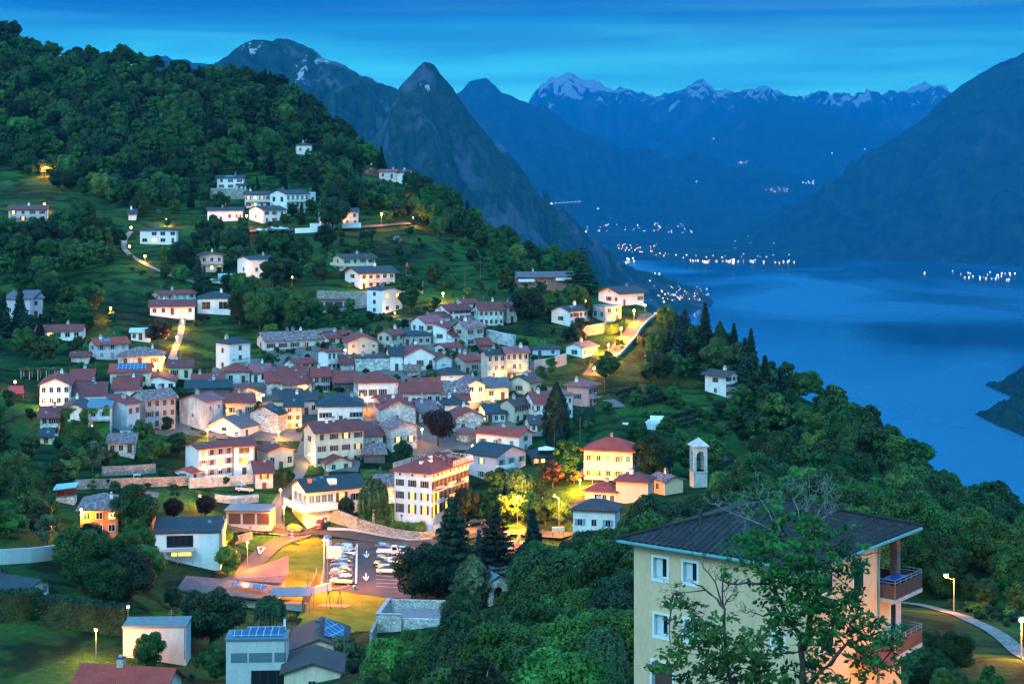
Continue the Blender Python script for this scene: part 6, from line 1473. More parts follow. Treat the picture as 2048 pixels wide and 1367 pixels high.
mb = MB(); x, y = 2.0, Ll*.72; mb.tube([(x, y, zf(x, y)-.1), (x, y, zf(x, y)+.75)], .13, DARKF, 8); mb.build('vent_pipe', ro)
mb = MB(); mb.box(Lr-.25, Lr+.15, .1, .5, zl, TOP+.1, stonewall('brick_pillar', (.22, .07, .05), (.28, .09, .06), (.3, .25, .22), 9)); mb.build('pillar', root)
mb = MB(); mb.tube([(Lu-.15, -.1, -1), (Lu-.15, -.1, TOP)], .05, GUT, 6); mb.build('downpipe', root)
SMOKE = simple('balcony_panel', (.07, .04, .035), .35)
for zb, panel in ((zl, SMOKE), (zl-2.9, simple('balcony_panel_red', (.16, .06, .04), .4))):
    x0, x1, d = Lu, Lr+.6, .95; mb = MB(); mb.box(x0, x1, -d, 0, zb-.2, zb, CONC); mb.box(Lr+.001, x1, .001, 3, zb-.2, zb, CONC); b = mb.build('balcony', root)
    mb = MB(); n = 5
    for i in range(n): f0, f1 = x0+(x1-x0)*i/n, x0+(x1-x0)*(i+1)/n; mb.box(f0+.03, f1-.03, -d, -d+.03, zb+.05, zb+.72, panel)
    mb.box(x0, x0+.03, -d+.05, -.02, zb+.05, zb+.72, panel); mb.box(x1-.03, x1, -d+.05, 2.95, zb+.05, zb+.72, panel); mb.build('railing_panel', b)
    mb = MB()
    for z in (.85, 1.0): mb.tube([(x0+.02, 0, zb+z), (x0+.02, -d+.02, zb+z), (x1-.02, -d+.02, zb+z), (x1-.02, 2.95, zb+z)], .022, METAL, 5)
    for i in range(n+1): x = x0+.02+(x1-x0-.04)*i/n; mb.tube([(x, -d+.04, zb), (x, -d+.04, zb+1.0)], .02, METAL, 4)
    mb.build('railing', b)
mb = MB(); mb.poly([(Lu-3.2, -1.3, zl-3.0), (Lu-.4, -1.3, zl-3.0), (Lu-.4, 0, zl-2.3), (Lu-3.2, 0, zl-2.3)], ROOF['bright']); mb.build('door_canopy', root, uv=True)
YR = Matrix.Translation(P) @ Matrix.Rotation(R(a), 4, 'Z')
BLU = simple('furniture_blue', (.01, .05, .30), .4)
tp = tag(empty('balcony_table', YR @ Vector((Lr-.9, -.1, zl)), R(a)), 'blue table on the upper corner balcony of the yellow house', 'table')
mb = MB(); mb.box(-.75, .75, -.4, .4, .70, .74, BLU); mb.build('tabletop', tp)
for sx_ in (-.65, .65):
    for sy in (-.3, .3): mb = MB(); mb.box(sx_-.02, sx_+.02, sy-.02, sy+.02, 0, .70, METAL); mb.build('leg', tp)
for (dx, dy, rzz, lb) in ((-1.25, .1, -90, 'blue chair left of the blue balcony table'), (-.3, .85, 180, 'blue chair behind the blue balcony table')):
    tp2 = tag(empty('balcony_chair', YR @ Vector((Lr-.9+dx, -.1+dy, zl)), R(a+rzz)), lb, 'chair')
    mb = MB(); mb.box(-.24, .24, -.22, .22, .42, .46, BLU); mb.build('seat', tp2); mb = MB(); mb.box(-.24, .24, -.25, -.21, .46, .95, BLU); mb.build('backrest', tp2)
    for sx_ in (-.2, .2):
        for sy in (-.18, .18): mb = MB(); mb.box(sx_-.015, sx_+.015, sy-.015, sy+.015, 0, .42, METAL); mb.build('leg', tp2)
HA = YR @ Vector((5.2, -5.5, 5.0));
lr = lamp(0, 0, P=Vector((HA.x, HA.y, P.z)), label='short garden lamp lighting the front of the yellow house behind the chestnut', power=330, H=4.4, light=True, name='garden_lamp')
HA = YR @ Vector((Lr+1.2, -2.2, 0)); lamp(0, 0, P=Vector((HA.x, HA.y, P.z-3)), label='garden lamp under the lower balcony of the yellow house', power=50, H=4.6, name='garden_lamp')
OCC.append((P.x+2, P.y+8, 10))
OCC2 = len(OCC)
main = line_of([(640,1060),(700,1068),(760,1078),(820,1088),(870,1085),(930,1070),(1000,1062),(1070,1062),(1150,1068)], step=2)
strip('road', main, 6.5, ASPH, .14)
strip('road', line_of([(0,1108),(60,1104),(120,1098),(180,1088),(250,1078),(330,1072),(420,1062),(480,1058),(560,1062),(640,1060)]), 6, ASPH, .13)
strip('road', line_of([(452,1190),(478,1160),(505,1122),(545,1088),(610,1066)]), 5.5, ASPH, .15)
strip('forecourt', line_of([(455,1054),(500,1053),(545,1054),(600,1060)]), 8, ASPH, .12)
CPK = [ground(*p) for p in ((648,1082),(800,1082),(835,1100),(820,1200),(648,1178))]
mb = MB(); A_, B_, C_, D2, E_ = CPK
rows = []
for i in range(15):
    t = i/14; l = A_.lerp(E_, t); r_ = B_.lerp(D2, t)+Vector((1.5*math.sin(t*3.1), 0, 0))
    rows.append([(l.lerp(r_, k/10)) for k in range(11)])
V = [(q.x, q.y, zat(q.x, q.y)+.17) for row in rows for q in row]
mb.poly(V, ASPH, [(i*11+j, (i+1)*11+j, (i+1)*11+j+1, i*11+j+1) for i in range(14) for j in range(10)]); me = mb.mesh('car_park'); o = addobj('car_park', me); o['kind'] = 'structure'
for i in range(8): OCC.append((-38+i*3.3, 335, 12)); OCC.append((-38+i*3.3, 358, 12))
def gz(x, y, d): return (x, y, zat(x, y)+d)
mk = MB()
def mark(pts, w=.13, lift=.36):
    for (a_, b_) in zip(pts[:-1], pts[1:]):
        a2, b2 = Vector(a_), Vector(b_); n = max(1, int((b2-a2).length/2)); d = (b2-a2).normalized(); m_ = Vector((-d.y, d.x))*w/2
        for i in range(n):
            p, q = a2.lerp(b2, i/n), a2.lerp(b2, (i+1)/n)
            mk.poly([gz(*(p-m_), lift), gz(*(q-m_), lift), gz(*(q+m_), lift), gz(*(p+m_), lift)], PAINT)
def g2(px, py): q = ground(px, py); return (q.x, q.y)
mark([g2(714, 1091), g2(712, 1170)], .38)
for i in range(19):
    t = i/18; y = g2(713, 1091)[1]*(1-t)+g2(712, 1170)[1]*t
    x = (713-1024)/F*y; mark([(x, y), (x-4.6, y+1.0)], .12)
for i in range(12):
    py = 1096+i*7.2; q = g2(752, py); mark([q, (q[0]+4.4, q[1]-1)], .12)
def arrow(px, py):
    x, y = g2(px, py)
    def q(a_, b_): a_ *= .75; b_ *= .72; return gz(x+a_+b_*x/y, y+b_, .36)
    for P_ in (((-.15, 4.2), (.15, 4.2), (.15, -3.4), (-.15, -3.4)), ((-.8, -.6), (-.7, 1.0), (-.151, -2.4), (-.151, -4.2)), ((.151, -4.2), (.151, -2.4), (.7, 1.0), (.8, -.6))): mk.poly([q(*p) for p in P_], PAINT)
    mk.poly([q(-.151, -4.2), q(-.151, -3.401), q(.151, -3.401), q(.151, -4.2)], PAINT)
arrow(733, 1111); arrow(732, 1156)
T = [g2(517, 1106), g2(528, 1096), g2(516, 1095)]
T = [(g2(519, 1110)), g2(530, 1097), g2(516, 1096)]
for i in range(3): mark([T[i], T[(i+1) % 3]], .3, .37)
for i in range(14):
    px = 512+i*4.6; mark([g2(px, 1067.5+i*.35), g2(px+2.4, 1067.7+i*.35)], .5, .36)
mark([g2(x, y) for x, y in ((655, 1062), (700, 1063.5), (760, 1074), (820, 1083.5), (865, 1081))], .14, .37)
mark([g2(x, y) for x, y in ((655, 1060.5), (700, 1061), (760, 1071.5), (820, 1081), (865, 1078.5))], .3, .37)
mk.build('road_markings')['kind'] = 'structure'
def kerb(pts, w=.25, h=.13, name='kerb'):
    line = smooth_line(pts); mb = MB(); V = []; n = len(line)
    for i, p in enumerate(line):
        d = (line[min(i+1, n-1)]-line[max(i-1, 0)]).normalized(); m_ = Vector((-d.y, d.x))*w/2; z = zat(p.x, p.y)+.12
        for q, zz in ((p-m_, z-.2), (p+m_, z-.2), (p+m_, z+h), (p-m_, z+h)): V.append((q.x, q.y, zz))
    mb.poly(V, CONC, [(i*4+j, i*4+(j+1) % 4, (i+1)*4+(j+1) % 4, (i+1)*4+j) for i in range(n-1) for j in range(4)]); me = mb.mesh(name); recalc(me); addobj(name, me)['kind'] = 'structure'
kerb([g2(648, 1082), g2(648, 1130), g2(647, 1178), g2(700, 1172)])
kerb([g2(x, y) for x, y in ((655, 1056), (700, 1058), (760, 1068), (820, 1078), (866, 1074))])
kerb([g2(x, y) for x, y in ((640, 1068), (600, 1076), (565, 1090), (535, 1115), (500, 1150))])
glow = line_of([(1306,628),(1292,633),(1276,648),(1262,668),(1243,692),(1220,712),(1196,735),(1182,752)], step=2)
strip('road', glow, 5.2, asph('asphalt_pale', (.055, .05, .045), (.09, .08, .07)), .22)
wallline('dark stone parapet along the right edge of the glowing road', [(1313,631),(1301,640),(1285,655),(1268,680),(1246,705),(1222,726),(1205,745)], .9, WALL['stone'], .4)
strip('path', line_of([(262,464),(250,480),(249,498),(262,512),(285,526),(312,540),(345,553),(380,563),(400,570)], step=1.5), 2.0, GRAV, .3)
strip('path', line_of([(371,618),(366,640),(360,672),(350,700),(342,720)], step=1.5), 1.9, GRAV, .3)
strip('road', line_of([(498,463),(560,462),(640,459),(700,457),(762,452),(830,447)]), 4.5, ASPH, .3)
strip('road', line_of([(610,626),(650,624),(700,618),(735,612)]), 5.5, PAV, .25)
strip('path', line_of([(1800,1205),(1850,1212),(1895,1224),(1940,1240),(1985,1262),(2020,1288),(2060,1318),(2110,1352)], step=1.2), 1.9, FLAG, .12)
strip('road', line_of([(1215,800),(1228,806),(1236,815)]), 4, PAV, .2)
strip('path', line_of([(1000,1050),(940,1062),(905,1072),(860,1070)]), 4, PAV, .19)
strip('path', line_of([(596,905),(604,930),(590,960),(572,985),(556,1010),(548,1040),(560,1058)]), 3.2, PAV, .15)
core = [(215,770),(440,735),(520,700),(640,655),(760,650),(900,625),(1010,650),(1060,700),(1090,760),(1130,830),(1060,900),(950,940),(840,925),(735,935),(640,945),(590,880),(420,875),(330,870),(230,880),(110,860),(80,815)]
pts = [ground(*p) for p in core]
poly = [(q.x, q.y) for q in pts]; xs = [p[0] for p in poly]; ys_ = [p[1] for p in poly]
mb = MB(); st_ = 4.0; idx = {}; V = []; fs = []
for i in range(int((max(xs)-min(xs))/st_)+1):
    for j in range(int((max(ys_)-min(ys_))/st_)+1):
        x = min(xs)+i*st_; y = min(ys_)+j*st_
        if not inpoly(x+2, y+2, poly): continue
        if noise.noise(Vector((x*.05, y*.05, 2.2))) > .16: continue
        q = []
        for dx, dy in ((0, 0), (st_, 0), (st_, st_), (0, st_)):
            k = (round(x+dx, 2), round(y+dy, 2))
            if k not in idx: idx[k] = len(V); V.append((k[0], k[1], zat(k[0], k[1])+.12))
            q.append(idx[k])
        fs.append(tuple(q))
mb.poly(V, PAV, fs); mb.build('paved_lanes')['kind'] = 'structure'
m, nt, out = newmat('lawn'); pos = geopos(nt); a, _ = noise_col(nt, pos, .3, (.12, .135, .012), (.22, .235, .02), .3, .7, 6); b, f = noise_col(nt, pos, 5, (.7, .7, .7), (1.2, 1.2, 1.2), .3, .7, 5)  # mown grass; lamplight put into its colour, yellower and brighter than the meadow
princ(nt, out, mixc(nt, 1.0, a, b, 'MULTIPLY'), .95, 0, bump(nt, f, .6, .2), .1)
def sheet(pxs, name, mat, st_, lift):
    pl = [(q.x, q.y) for q in [ground(*p) for p in pxs]]; mb = MB(); x0, y0 = min(p[0] for p in pl), min(p[1] for p in pl); idx = {}; V = []; fs = []
    for i in range(int((max(p[0] for p in pl)-x0)/st_)+1):
        for j in range(int((max(p[1] for p in pl)-y0)/st_)+1):
            if not inpoly(x0+(i+.5)*st_, y0+(j+.5)*st_, pl): continue
            q = []
            for k in ((i, j), (i+1, j), (i+1, j+1), (i, j+1)):
                if k not in idx: idx[k] = len(V); V.append((x0+k[0]*st_, y0+k[1]*st_, zat(x0+k[0]*st_, y0+k[1]*st_)+lift))
                q.append(idx[k])
            fs.append(tuple(q))
    mb.poly(V, mat, fs); mb.build(name)['kind'] = 'structure'
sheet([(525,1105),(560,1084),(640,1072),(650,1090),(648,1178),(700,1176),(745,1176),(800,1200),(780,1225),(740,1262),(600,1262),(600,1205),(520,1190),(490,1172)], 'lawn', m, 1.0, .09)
q0 = ground(668, 1212); mb = MB(); mb.poly([gz(q0.x-3.2, q0.y-.9, .12), gz(q0.x+2.2, q0.y-.9, .12), gz(q0.x+3.2, q0.y+1.4, .12), gz(q0.x-2.2, q0.y+1.4, .12)], simple('play_mat', (.45, .22, .10), .8)); mb.build('play_mat')['kind'] = 'structure'
def swing(px, py, label, s=1.0, mat=None, H=3.0):
    q = ground(px, py); r_ = tag(empty('swing_frame', (q.x, q.y, q.z+.1), R(25)), label, 'swing'); m_ = mat or simple('swing_steel', (.05, .03, .03), .5)
    for x in (-1.1*s, 1.1*s):
        mb = MB(); mb.tube([(x, -1.3*s, 0), (x, -.1*s, H*s), (x, .1*s, H*s), (x, 1.3*s, 0)], .06, m_, 5); mb.build('frame_leg', r_)
    mb = MB(); mb.tube([(-1.1*s, 0, H*s), (1.1*s, 0, H*s)], .05, m_, 5); mb.build('crossbar', r_)
    for x in (-.4*s,): mb = MB(); mb.tube([(x-.2, 0, H*s), (x-.2, 0, .5)], .015, m_, 3); mb.tube([(x+.2, 0, H*s), (x+.2, 0, .5)], .015, m_, 3); mb.box(x-.25, x+.25, -.12, .12, .46, .5, m_); mb.build('swing_seat', r_)
swing(668, 1214, 'tall dark swing frame on the orange mat of the lawn')
swing(540, 1258, 'small red swing frame in the dark playground corner', .8, simple('red_paint', (.5, .03, .02), .5))
q = ground(567, 1240); r_ = tag(empty('picnic_table', q, .3), 'wooden picnic table in the dark playground corner', 'picnic table'); mb = MB(); mb.box(-.9, .9, -.4, .4, .7, .76, WALL['wood']); mb.build('tabletop', r_)
for y in (-.8, .8): mb = MB(); mb.box(-.9, .9, y-.15, y+.15, .42, .47, WALL['wood']); mb.build('bench', r_)
mb = MB(); mb.box(-.6, -.5, -.7, .7, 0, .7, WALL['wood']); mb.build('leg', r_); mb = MB(); mb.box(.5, .6, -.7, .7, 0, .7, WALL['wood']); mb.build('leg', r_)
q = ground(605, 1222); r_ = tag(empty('play_shelter', q, R(-8)), 'open shelter with dark canopy beside the nursery fence', 'shelter')
mb = MB(); mb.poly([(-6, -1.5, 2.9), (2, -2.2, 3.4), (1.6, 2.5, 4.0), (-6.3, 2.6, 3.5), (-6, -1.5, 2.8), (2, -2.2, 3.3), (1.6, 2.5, 3.9), (-6.3, 2.6, 3.4)], ROOF['metal'], [(0, 1, 2, 3), (7, 6, 5, 4), (0, 4, 5, 1), (1, 5, 6, 2), (2, 6, 7, 3), (3, 7, 4, 0)]); mb.build('canopy', r_)
mb = MB(); mb.box(-3.4, .6, -.2, 1.2, 0, 1.4, WALL['grey']); mb.build('cabinet', r_)
for x, y, h in ((1.8, -2, 3.3), (1.5, 2.3, 3.9), (-5.8, -1.4, 2.8)): mb = MB(); mb.tube([(x, y, 0), (x, y, h)], .06, POLE, 5); mb.build('post', r_)
q = ground(606, 1225); A0 = q; r_ = tag(empty('net_fence', q), 'tall brown fence with posts between nursery yard and lawn', 'fence')
mb = MB(); mb.box(-.1, .1, -.5, 22, 0, 2.4, simple('fence_brown', (.13, .08, .05), .8));
o = mb.build('fence_panel', r_);
for y in (0, 7, 14, 21): mb = MB(); mb.tube([(0, y, -.5), (0, y, 5.5 if y == 7 else 3.2)], .06, POLE, 5); mb.build('post', r_)
q = ground(655, 1092); r_ = tag(empty('recycling_container', q), 'blue domed recycling container at the top of the car park', 'container')
mb = MB(); mb.tube([(0, 0, 0), (0, 0, .8), (0, 0, 1.5)], [.95, .95, .9], simple('container_base', (.35, .35, .4), .6), 14); mb.build('body', r_, smooth=False); mb = MB(); mb.tube([(0, 0, 1.5), (0, 0, 2.0), (0, 0, 2.35), (0, 0, 2.5)], [.93, .88, .6, .15], simple('container_blue', (.06, .14, .35), .5), 14); mb.build('dome_lid', r_, smooth=True)
q = ground(709, 1180); r_ = tag(empty('waste_bin', q), 'green waste bin beside the lower end of the car park', 'bin'); mb = MB(); mb.tube([(0, 0, 0), (0, 0, .9)], [.3, .36], SHUT['green'], 10); mb.build('body', r_); mb = MB(); mb.tube([(0, 0, .9), (0, 0, 1.0)], [.4, .3], POLE, 10); mb.build('lid', r_)
q = ground(584, 1085); r_ = tag(empty('notice_board', q, R(14)), 'red and white notice board on two posts above the lit grass bank', 'sign'); RS = simple('sign_red', (.45, .04, .04), .6); WS = simple('sign_white', (.75, .73, .7), .6)
for x in (-.5, .5): mb = MB(); mb.tube([(x, .06, -.5), (x, .06, 3.0)], .05, POLE, 5); mb.build('post', r_)
mb = MB(); mb.box(-.5, .5, 0, .05, 1.2, 3.0, RS); mb.box(-.4, .4, -.02, -.001, 2.5, 2.8, WS); mb.box(-.42, .42, -.02, -.001, 1.2, 1.45, WS); mb.box(-.25, .25, -.02, -.001, 1.7, 2.2, WS); mb.build('board', r_)
q = ground(586, 1080); r_ = tag(empty('yellow_tarp_trailer', ground(590, 1064), R(-12)), 'small trailer covered with an orange tarpaulin at the road junction', 'trailer'); mb = MB(); mb.box(-1.6, 1.6, -.8, .8, .5, .8, METAL); mb.build('frame', r_)
mb = MB(); mb.tube([(-1.6, 0, .9), (-.8, 0, 1.15), (.6, 0, 1.1), (1.6, 0, .85)], [.55, .75, .7, .45], simple('tarp', (.7, .3, .04), .7), 8); mb.build('tarpaulin', r_, smooth=True)
for y in (-.8, .8): mb = MB(); mb.tube([(0, y-.1, .3), (0, y+.1, .3)], .3, TYRE, 12); mb.build('wheel', r_)
def post_sign(px, py, label, h, shape, mat, name='road_sign', rz=0):
    q = ground(px, py); r_ = tag(empty(name, q, rz), label, 'sign'); mb = MB(); mb.tube([(0, 0, -.3), (0, 0, h)], .04, POLE, 5); mb.build('post', r_); mb = MB()
    if shape == 'disc': mb.tube([(0, -.06, h-.2), (0, -.09, h-.2)], .32, mat, 14)
    else: mb.box(-.55, .55, -.09, -.05, h-.5, h-.15, mat)
    mb.build('sign_plate', r_)
post_sign(830, 1054, 'yellow hiking sign on the hedge corner left of the hotel', 2.6, 'bar', simple('sign_yellow', (.8, .5, .03), .5))
post_sign(846, 1062, 'second yellow direction sign in front of the hotel plinth', 2.6, 'bar', MATS['sign_yellow'])
post_sign(803, 1050, 'slim round sign at the lane left of the hotel', 2.4, 'disc', simple('sign_blue', (.05, .15, .5), .5))
post_sign(501, 1075, 'round red road sign at the retaining wall bend', 2.4, 'disc', simple('sign_pinkred', (.5, .12, .14), .5))
post_sign(1150, 1068, 'small bright road sign by the white house with the thin chimney', 2.2, 'bar', WS)
q = ground(1125, 1078); r_ = tag(empty('bus_shelter', q), 'low brown shelter panel at the roadside below the curved lamp', 'shelter'); mb = MB(); mb.box(-2.2, .4, 0, .15, 1.6, 2.6, WALL['cream']); mb.build('panel', r_)
for x in (-2, .2): mb = MB(); mb.box(x-.06, x+.06, .151, .27, 0, 2.6, WALL['wood']); mb.build('post', r_)
WS1 = stonewall('garden_stone', (.22, .21, .20), (.44, .43, .41), (.14, .14, .14), 1.6)
wallline('curved rubble wall with hedge along the main road below the hotel', [(650,1038),(690,1050),(735,1064),(790,1076),(840,1079),(868,1072)], lambda t: 3.2-1.9*t, WS1, .6)
wallline('orange lit retaining wall below the chalet villa', [(634,608),(680,611),(735,612)], 4.6, WS1, .6)
wallline('rough boulder wall right of the chalet villa', [(806,588),(846,586)], 4.0, WS1, .6)
wallline('stone base wall under the solar villa', [(421,397),(450,398),(494,398)], 4.4, WS1, .6)
wallline('lit garden wall behind the large round tree on the upper road', [(620,458),(660,458),(722,457)], 2.2, WALL['white'], .4)
wallline('white terrace wall right of the parked car row', [(590,466),(620,465),(642,463)], 1.8, WALL['bright'], .4)
wallline('long dry stone wall below the left gardens', [(150,978),(220,975),(300,972),(378,968)], 2.0, WS1, .6)
wallline('upper dry stone wall below the ivy house gardens', [(205,950),(260,948),(310,944)], 2.0, WS1, .5)
wallline('retaining wall in front of the long white house', [(378,975),(430,972),(500,966),(520,962)], 2.2, WALL['stone'], .5)
wallline('brown retaining wall at the bend beside the modern white house', [(465,1088),(485,1082),(503,1077)], 1.5, WS1, .5)
wallline('long block wall below the left road', [(0,1128),(60,1124),(110,1118),(150,1112)], 2.6, WALL['concrete'], .5)
wallline('grey garden wall under the flat roofed pavilion', [(1068,742),(1100,738),(1132,728)], 3.2, WALL['grey'], .5)
wallline('pale rock wall below the dark modern stone house', [(1160,672),(1190,668),(1225,662)], 3.0, WS1, 1.0)
wallline('rocky boulder edge left of the terraced hedges', [(975,680),(1000,686),(1030,692)], 3.2, stonewall('boulder', (.4, .4, .42), (.6, .6, .62), (.3, .3, .32), .6), 1.5)
wallline('rockery of pale stones above the garages', [(430,1000),(470,1004),(515,1000)], 1.4, MATS['boulder'], 1.4)
wallline('concrete edge wall at the foot of the car park', [(612,1196),(640,1186),(662,1182)], 1.6, WALL['bright'], .3)
wallline('stone wall of the small terrace garden left of the walled enclosure', [(742,1290),(752,1266)], 2.2, WS1, .5)
wallline('brown churchyard wall running down right of the gate chapel', [(1010,1140),(1025,1115),(1040,1090)], 2.4, WALL['rust'], .4)
hedge('tall clipped dark hedge at the left edge of the meadow', [(-10,1240),(40,1238),(76,1233)], 4.4, 3.0, dens=26)
hedge('long clipped dark hedge ending at the pale concrete house', [(86,1246),(150,1254),(205,1262),(250,1268)], 4.2, 3.0, dens=26)
hedge('curved clipped hedge on the upper terrace of the walled garden', [(962,664),(1010,664),(1060,668),(1100,672)], 1.8, 1.6, leaf=.4, dens=12)
hedge('second clipped hedge step of the terraced garden', [(985,680),(1035,684),(1085,690),(1110,690)], 1.8, 1.6, leaf=.4, dens=12, mat='light')
hedge('lowest clipped hedge step above the dark pavilion', [(1032,698),(1060,700),(1080,704)], 1.8, 1.4, leaf=.4, dens=12, mat='light')
hedge('block hedge in front of the salmon pink house', [(1152,852),(1185,850)], 4.6, 3.0, leaf=.4, dens=12)
hedge('dark hedge beside the right side of the glowing road', [(1280,690),(1310,688),(1340,684)], 3.0, 3.0, leaf=.4, dens=12)
hedge('lower dark hedge under the glowing road', [(1290,720),(1330,722),(1350,714)], 2.8, 2.6, leaf=.4, dens=12)
hedge('low hedge on top of the curved road wall', [(755,1058),(790,1064),(830,1068),(845,1064)], 1.6, 1.6, leaf=.3, dens=18, base=.8, mat='green')
hedge('clipped hedge left of the glowing road', [(1216,668),(1232,662),(1244,656)], 3.0, 2.2, leaf=.4, dens=12, mat='light')
hedge('low hedge under the cream villa terrace', [(625,556),(660,554),(690,552)], 1.8, 1.6, leaf=.4, dens=12)
hedge('green striped garden beds behind the hotel', [(722,948),(760,950),(788,955)], .8, 4.0, leaf=.3, dens=16, mat='light', name='garden_bed')
LP = [
 (262,458,465,'topmost of the three starry lamps at the head of the winding path', 700), (250,476,485,'second starry lamp down the head of the winding path', 600), (259,493,503,'third starry lamp down the head of the winding path', 600),
 (290,511,526,'warm lamp halfway down the winding path', 600), (221,615,638,'single starry lamp in the dark meadow left of the cream house', 1100), (387,609,630,'starry lamp right of the low maroon roofed house', 800),
 (365,640,658,'starry lamp at the top of the straight footpath', 1100), (354,673,694,'starry lamp halfway down the straight footpath', 1300), (328,714,738,'bright starry lamp at the foot of the straight footpath', 1100),
 (318,728,748,'smaller lamp just below the foot of the straight footpath', 1000),
 (91,335,353,'orange lamp lighting trees high on the left hillside', 2600), (89,408,425,'lamp at the right wall of the pink hillside house', 1200), (161,420,437,'lamp beside the orange shrub right of the pink hillside house', 1500),
 (334,437,452,'lamp glowing in a round tree above the white bungalow', 1600), (493,431,456,'orange lamp at the left end of the parked car row', 1500), (670,427,452,'lamp in front of the large round tree', 1400),
 (763,427,453,'slim orange lamp right of the large round tree', 900), (828,434,452,'starry lamp inside an orange shrub on the upper road', 2400), (824,397,408,'lamp lighting a yellow tree above the upper road', 1100),
 (488,547,570,'lamp beside the yellow lit fence above the white cube villa', 1200), (584,553,572,'tall slim lamp in the bushes below the large tree', 300), (731,563,598,'orange lamp in front of the chalet villa stone wall', 2200),
 (886,586,606,'lamp at the top left of the highest village row', 1500), (1229,579,603,'orange lamp on the terrace of the broad brown roof', 900), (1290,609,622,'pale starry lamp at the very top of the glowing road', 900),
 (1268,620,646,'lamp at the upper bend of the glowing road', 3000), (1242,655,678,'lamp halfway down the glowing road', 5200), (1217,688,712,'lamp at the lower end of the glowing road', 5200), (1188,735,750,'lamp hidden in the orange lit shrub below the glowing road', 2600), (1171,602,618,'lamp between the column tree and the dark stone house', 700),
 (557,862,884,'big starry lamp in the alley beside the stone barn', 700), (600,848,864,'lamp at the cream house in the alley', 300), (844,857,892,'tall lamp left of the copper beech', 150), (945,890,915,'star shaped lamp behind the right end of the hotel', 350),
 (400,990,1018,'starry lamp beside the dark copper tree', 800), (561,978,1010,'small lamp on the lane above the garages', 150), (808,1010,1040,'lamp at the lane left of the hotel', 300),
 (162,1017,1072,'lamp at the left corner of the orange house', 2400), (192,1257,1322,'tall pale lamp in the meadow above the bright red roof', 1600), (495,1082,1142,'pale lamp on the ramp above the nursery', 2600),
 (568,1012,1078,'tall pale lamp at the road junction by the garages', 4200), (1035,992,1056,'tall lamp between the yellow lit plane trees', 9000), (930,992,1035,'lamp in the trees right of the hotel', 700),
 (1908,1156,1226,'starry orange lamp on the pole beside the stone path', 800), (2043,1236,1318,'big starry orange lamp at the right edge of the picture', 1300), (1160,958,985,'lamp hidden in bushes left of the red hipped villa', 5200),
 (30,762,778,'lamp at the terrace on the left edge', 1200),
 (690,700,722,'small lamp in the lane below the tan gable house', 260),(838,706,735,'small lamp under the large pale gable', 240),(610,770,788,'small lamp in the lane behind the long dark roof', 260),(735,800,822,'small lamp at the dark alley of the tall rubble house', 300),(905,760,782,'small lamp in the lane above the warm cream gable', 260),(455,820,842,'small lamp beside the plain red roof house', 260),(1000,742,764,'small lamp left of the cream gable with black roof', 260),(240,880,900,'small garden lamp below the blue side wall', 240),
]
for px, hy, by, lb, pw in LP: lamp(px, hy, by, lb, power=pw, kind='arm' if (px in (1908,)) else 'post', rz=math.pi if px == 1908 else None)
lamp(655, 1078, 1186, 'very tall pale mast lamp beside the car park', power=3300, col=(1, .25, .008))
lamp(648, 1078, 1178, 'second very tall mast lamp left of the first one', power=2800, col=(1, .25, .008))
lamp(1118, 994, 1076, 'tall curved street lamp left of the white house with the thin chimney', kind='arm', power=5200, rz=math.pi)
lamp(415, 858, 882, 'small lamp at the foot of the pale square house', power=800)
lamp(256, 1226, 1236, 'greenish yellow bulb at the right end of the long hedge', power=30, col=(.8, 1, .2), name='garden_lamp')
H = HOUSES['h60']; walllamp(619, 909, H['P'].y+1.2, 'white starry wall lamp low on the side of the large cream house', 600, .28)
H = HOUSES['h57']; walllamp(440, 937, H['P'].y-.6, 'white wall lamp above the yellow door of the long white house', 260, .22)
H = HOUSES['h97']; walllamp(92, 800, H['P'].y-1.2, 'wall lamp lighting the ground floor of the left farmhouse', 1100, .2)
H = HOUSES['h84']; walllamp(1050, 736, H['P'].y-1.0, 'small round lamp under the lit arcade', 500, .2)
H = HOUSES['h89']; walllamp(985, 800, H['P'].y-1.2, 'lamp at the foot of the warm cream gable house', 1500, .2); walllamp(945, 790, H['P'].y-1.5, 'lamp under the balcony of the warm cream gable house', 700, .15)
H = HOUSES['h96b']; walllamp(966, 822, H['P'].y-2.0, 'lamp behind the dark roof lighting the little yellow gable', 700, .15)
H = HOUSES['h63']; walllamp(800, 768, H['P'].y+3, 'yellow lamp at the alley end of the sagging red roof', 900, .2)
H = HOUSES['h60']; walllamp(900, 706, 500, 'lamp under the warm loggia roof', 350, .15)
H = HOUSES['h21']; walllamp(790, 626, H['P'].y-2, 'low garden lamp at the foot of the pale blue cube house', 350, .15)
H = HOUSES['h110']; walllamp(527, 790, H['P'].y-1, 'yellow lamp at the right end of the striped roof gable', 600, .22)
kinds = [('wagon','navy','dark blue estate car, first in the left row of the car park'),('wagon','white','white estate car parked behind the white box trailer'),('hatch','white','white hatchback right beside the box trailer'),
 ('sedan','grey','grey saloon below the box trailer in the left row'),('hatch','navy','dark blue hatchback in the middle of the left row'),('sedan','blue','blue saloon in the middle of the left row'),('hatch','silver','silver hatchback three places above the lit jeep'),('sedan','grey','dark grey saloon two places above the lit jeep'),('hatch','black','black hatchback next above the lit jeep'),('suv','cream','boxy pale off road car glowing yellow at the end of the left row')]
for i, (s_, c_, lb) in enumerate(kinds):
    py = [1095,1101,1109,1118,1126,1134,1143,1150,1157,1166][i]; q = ground([690,690,692,684,684,684,683,682,684,683][i], py+3)
    car((q.x, q.y, q.z+.17), math.pi+R(-7+rnd.uniform(-3, 3)), s_, c_, lb)
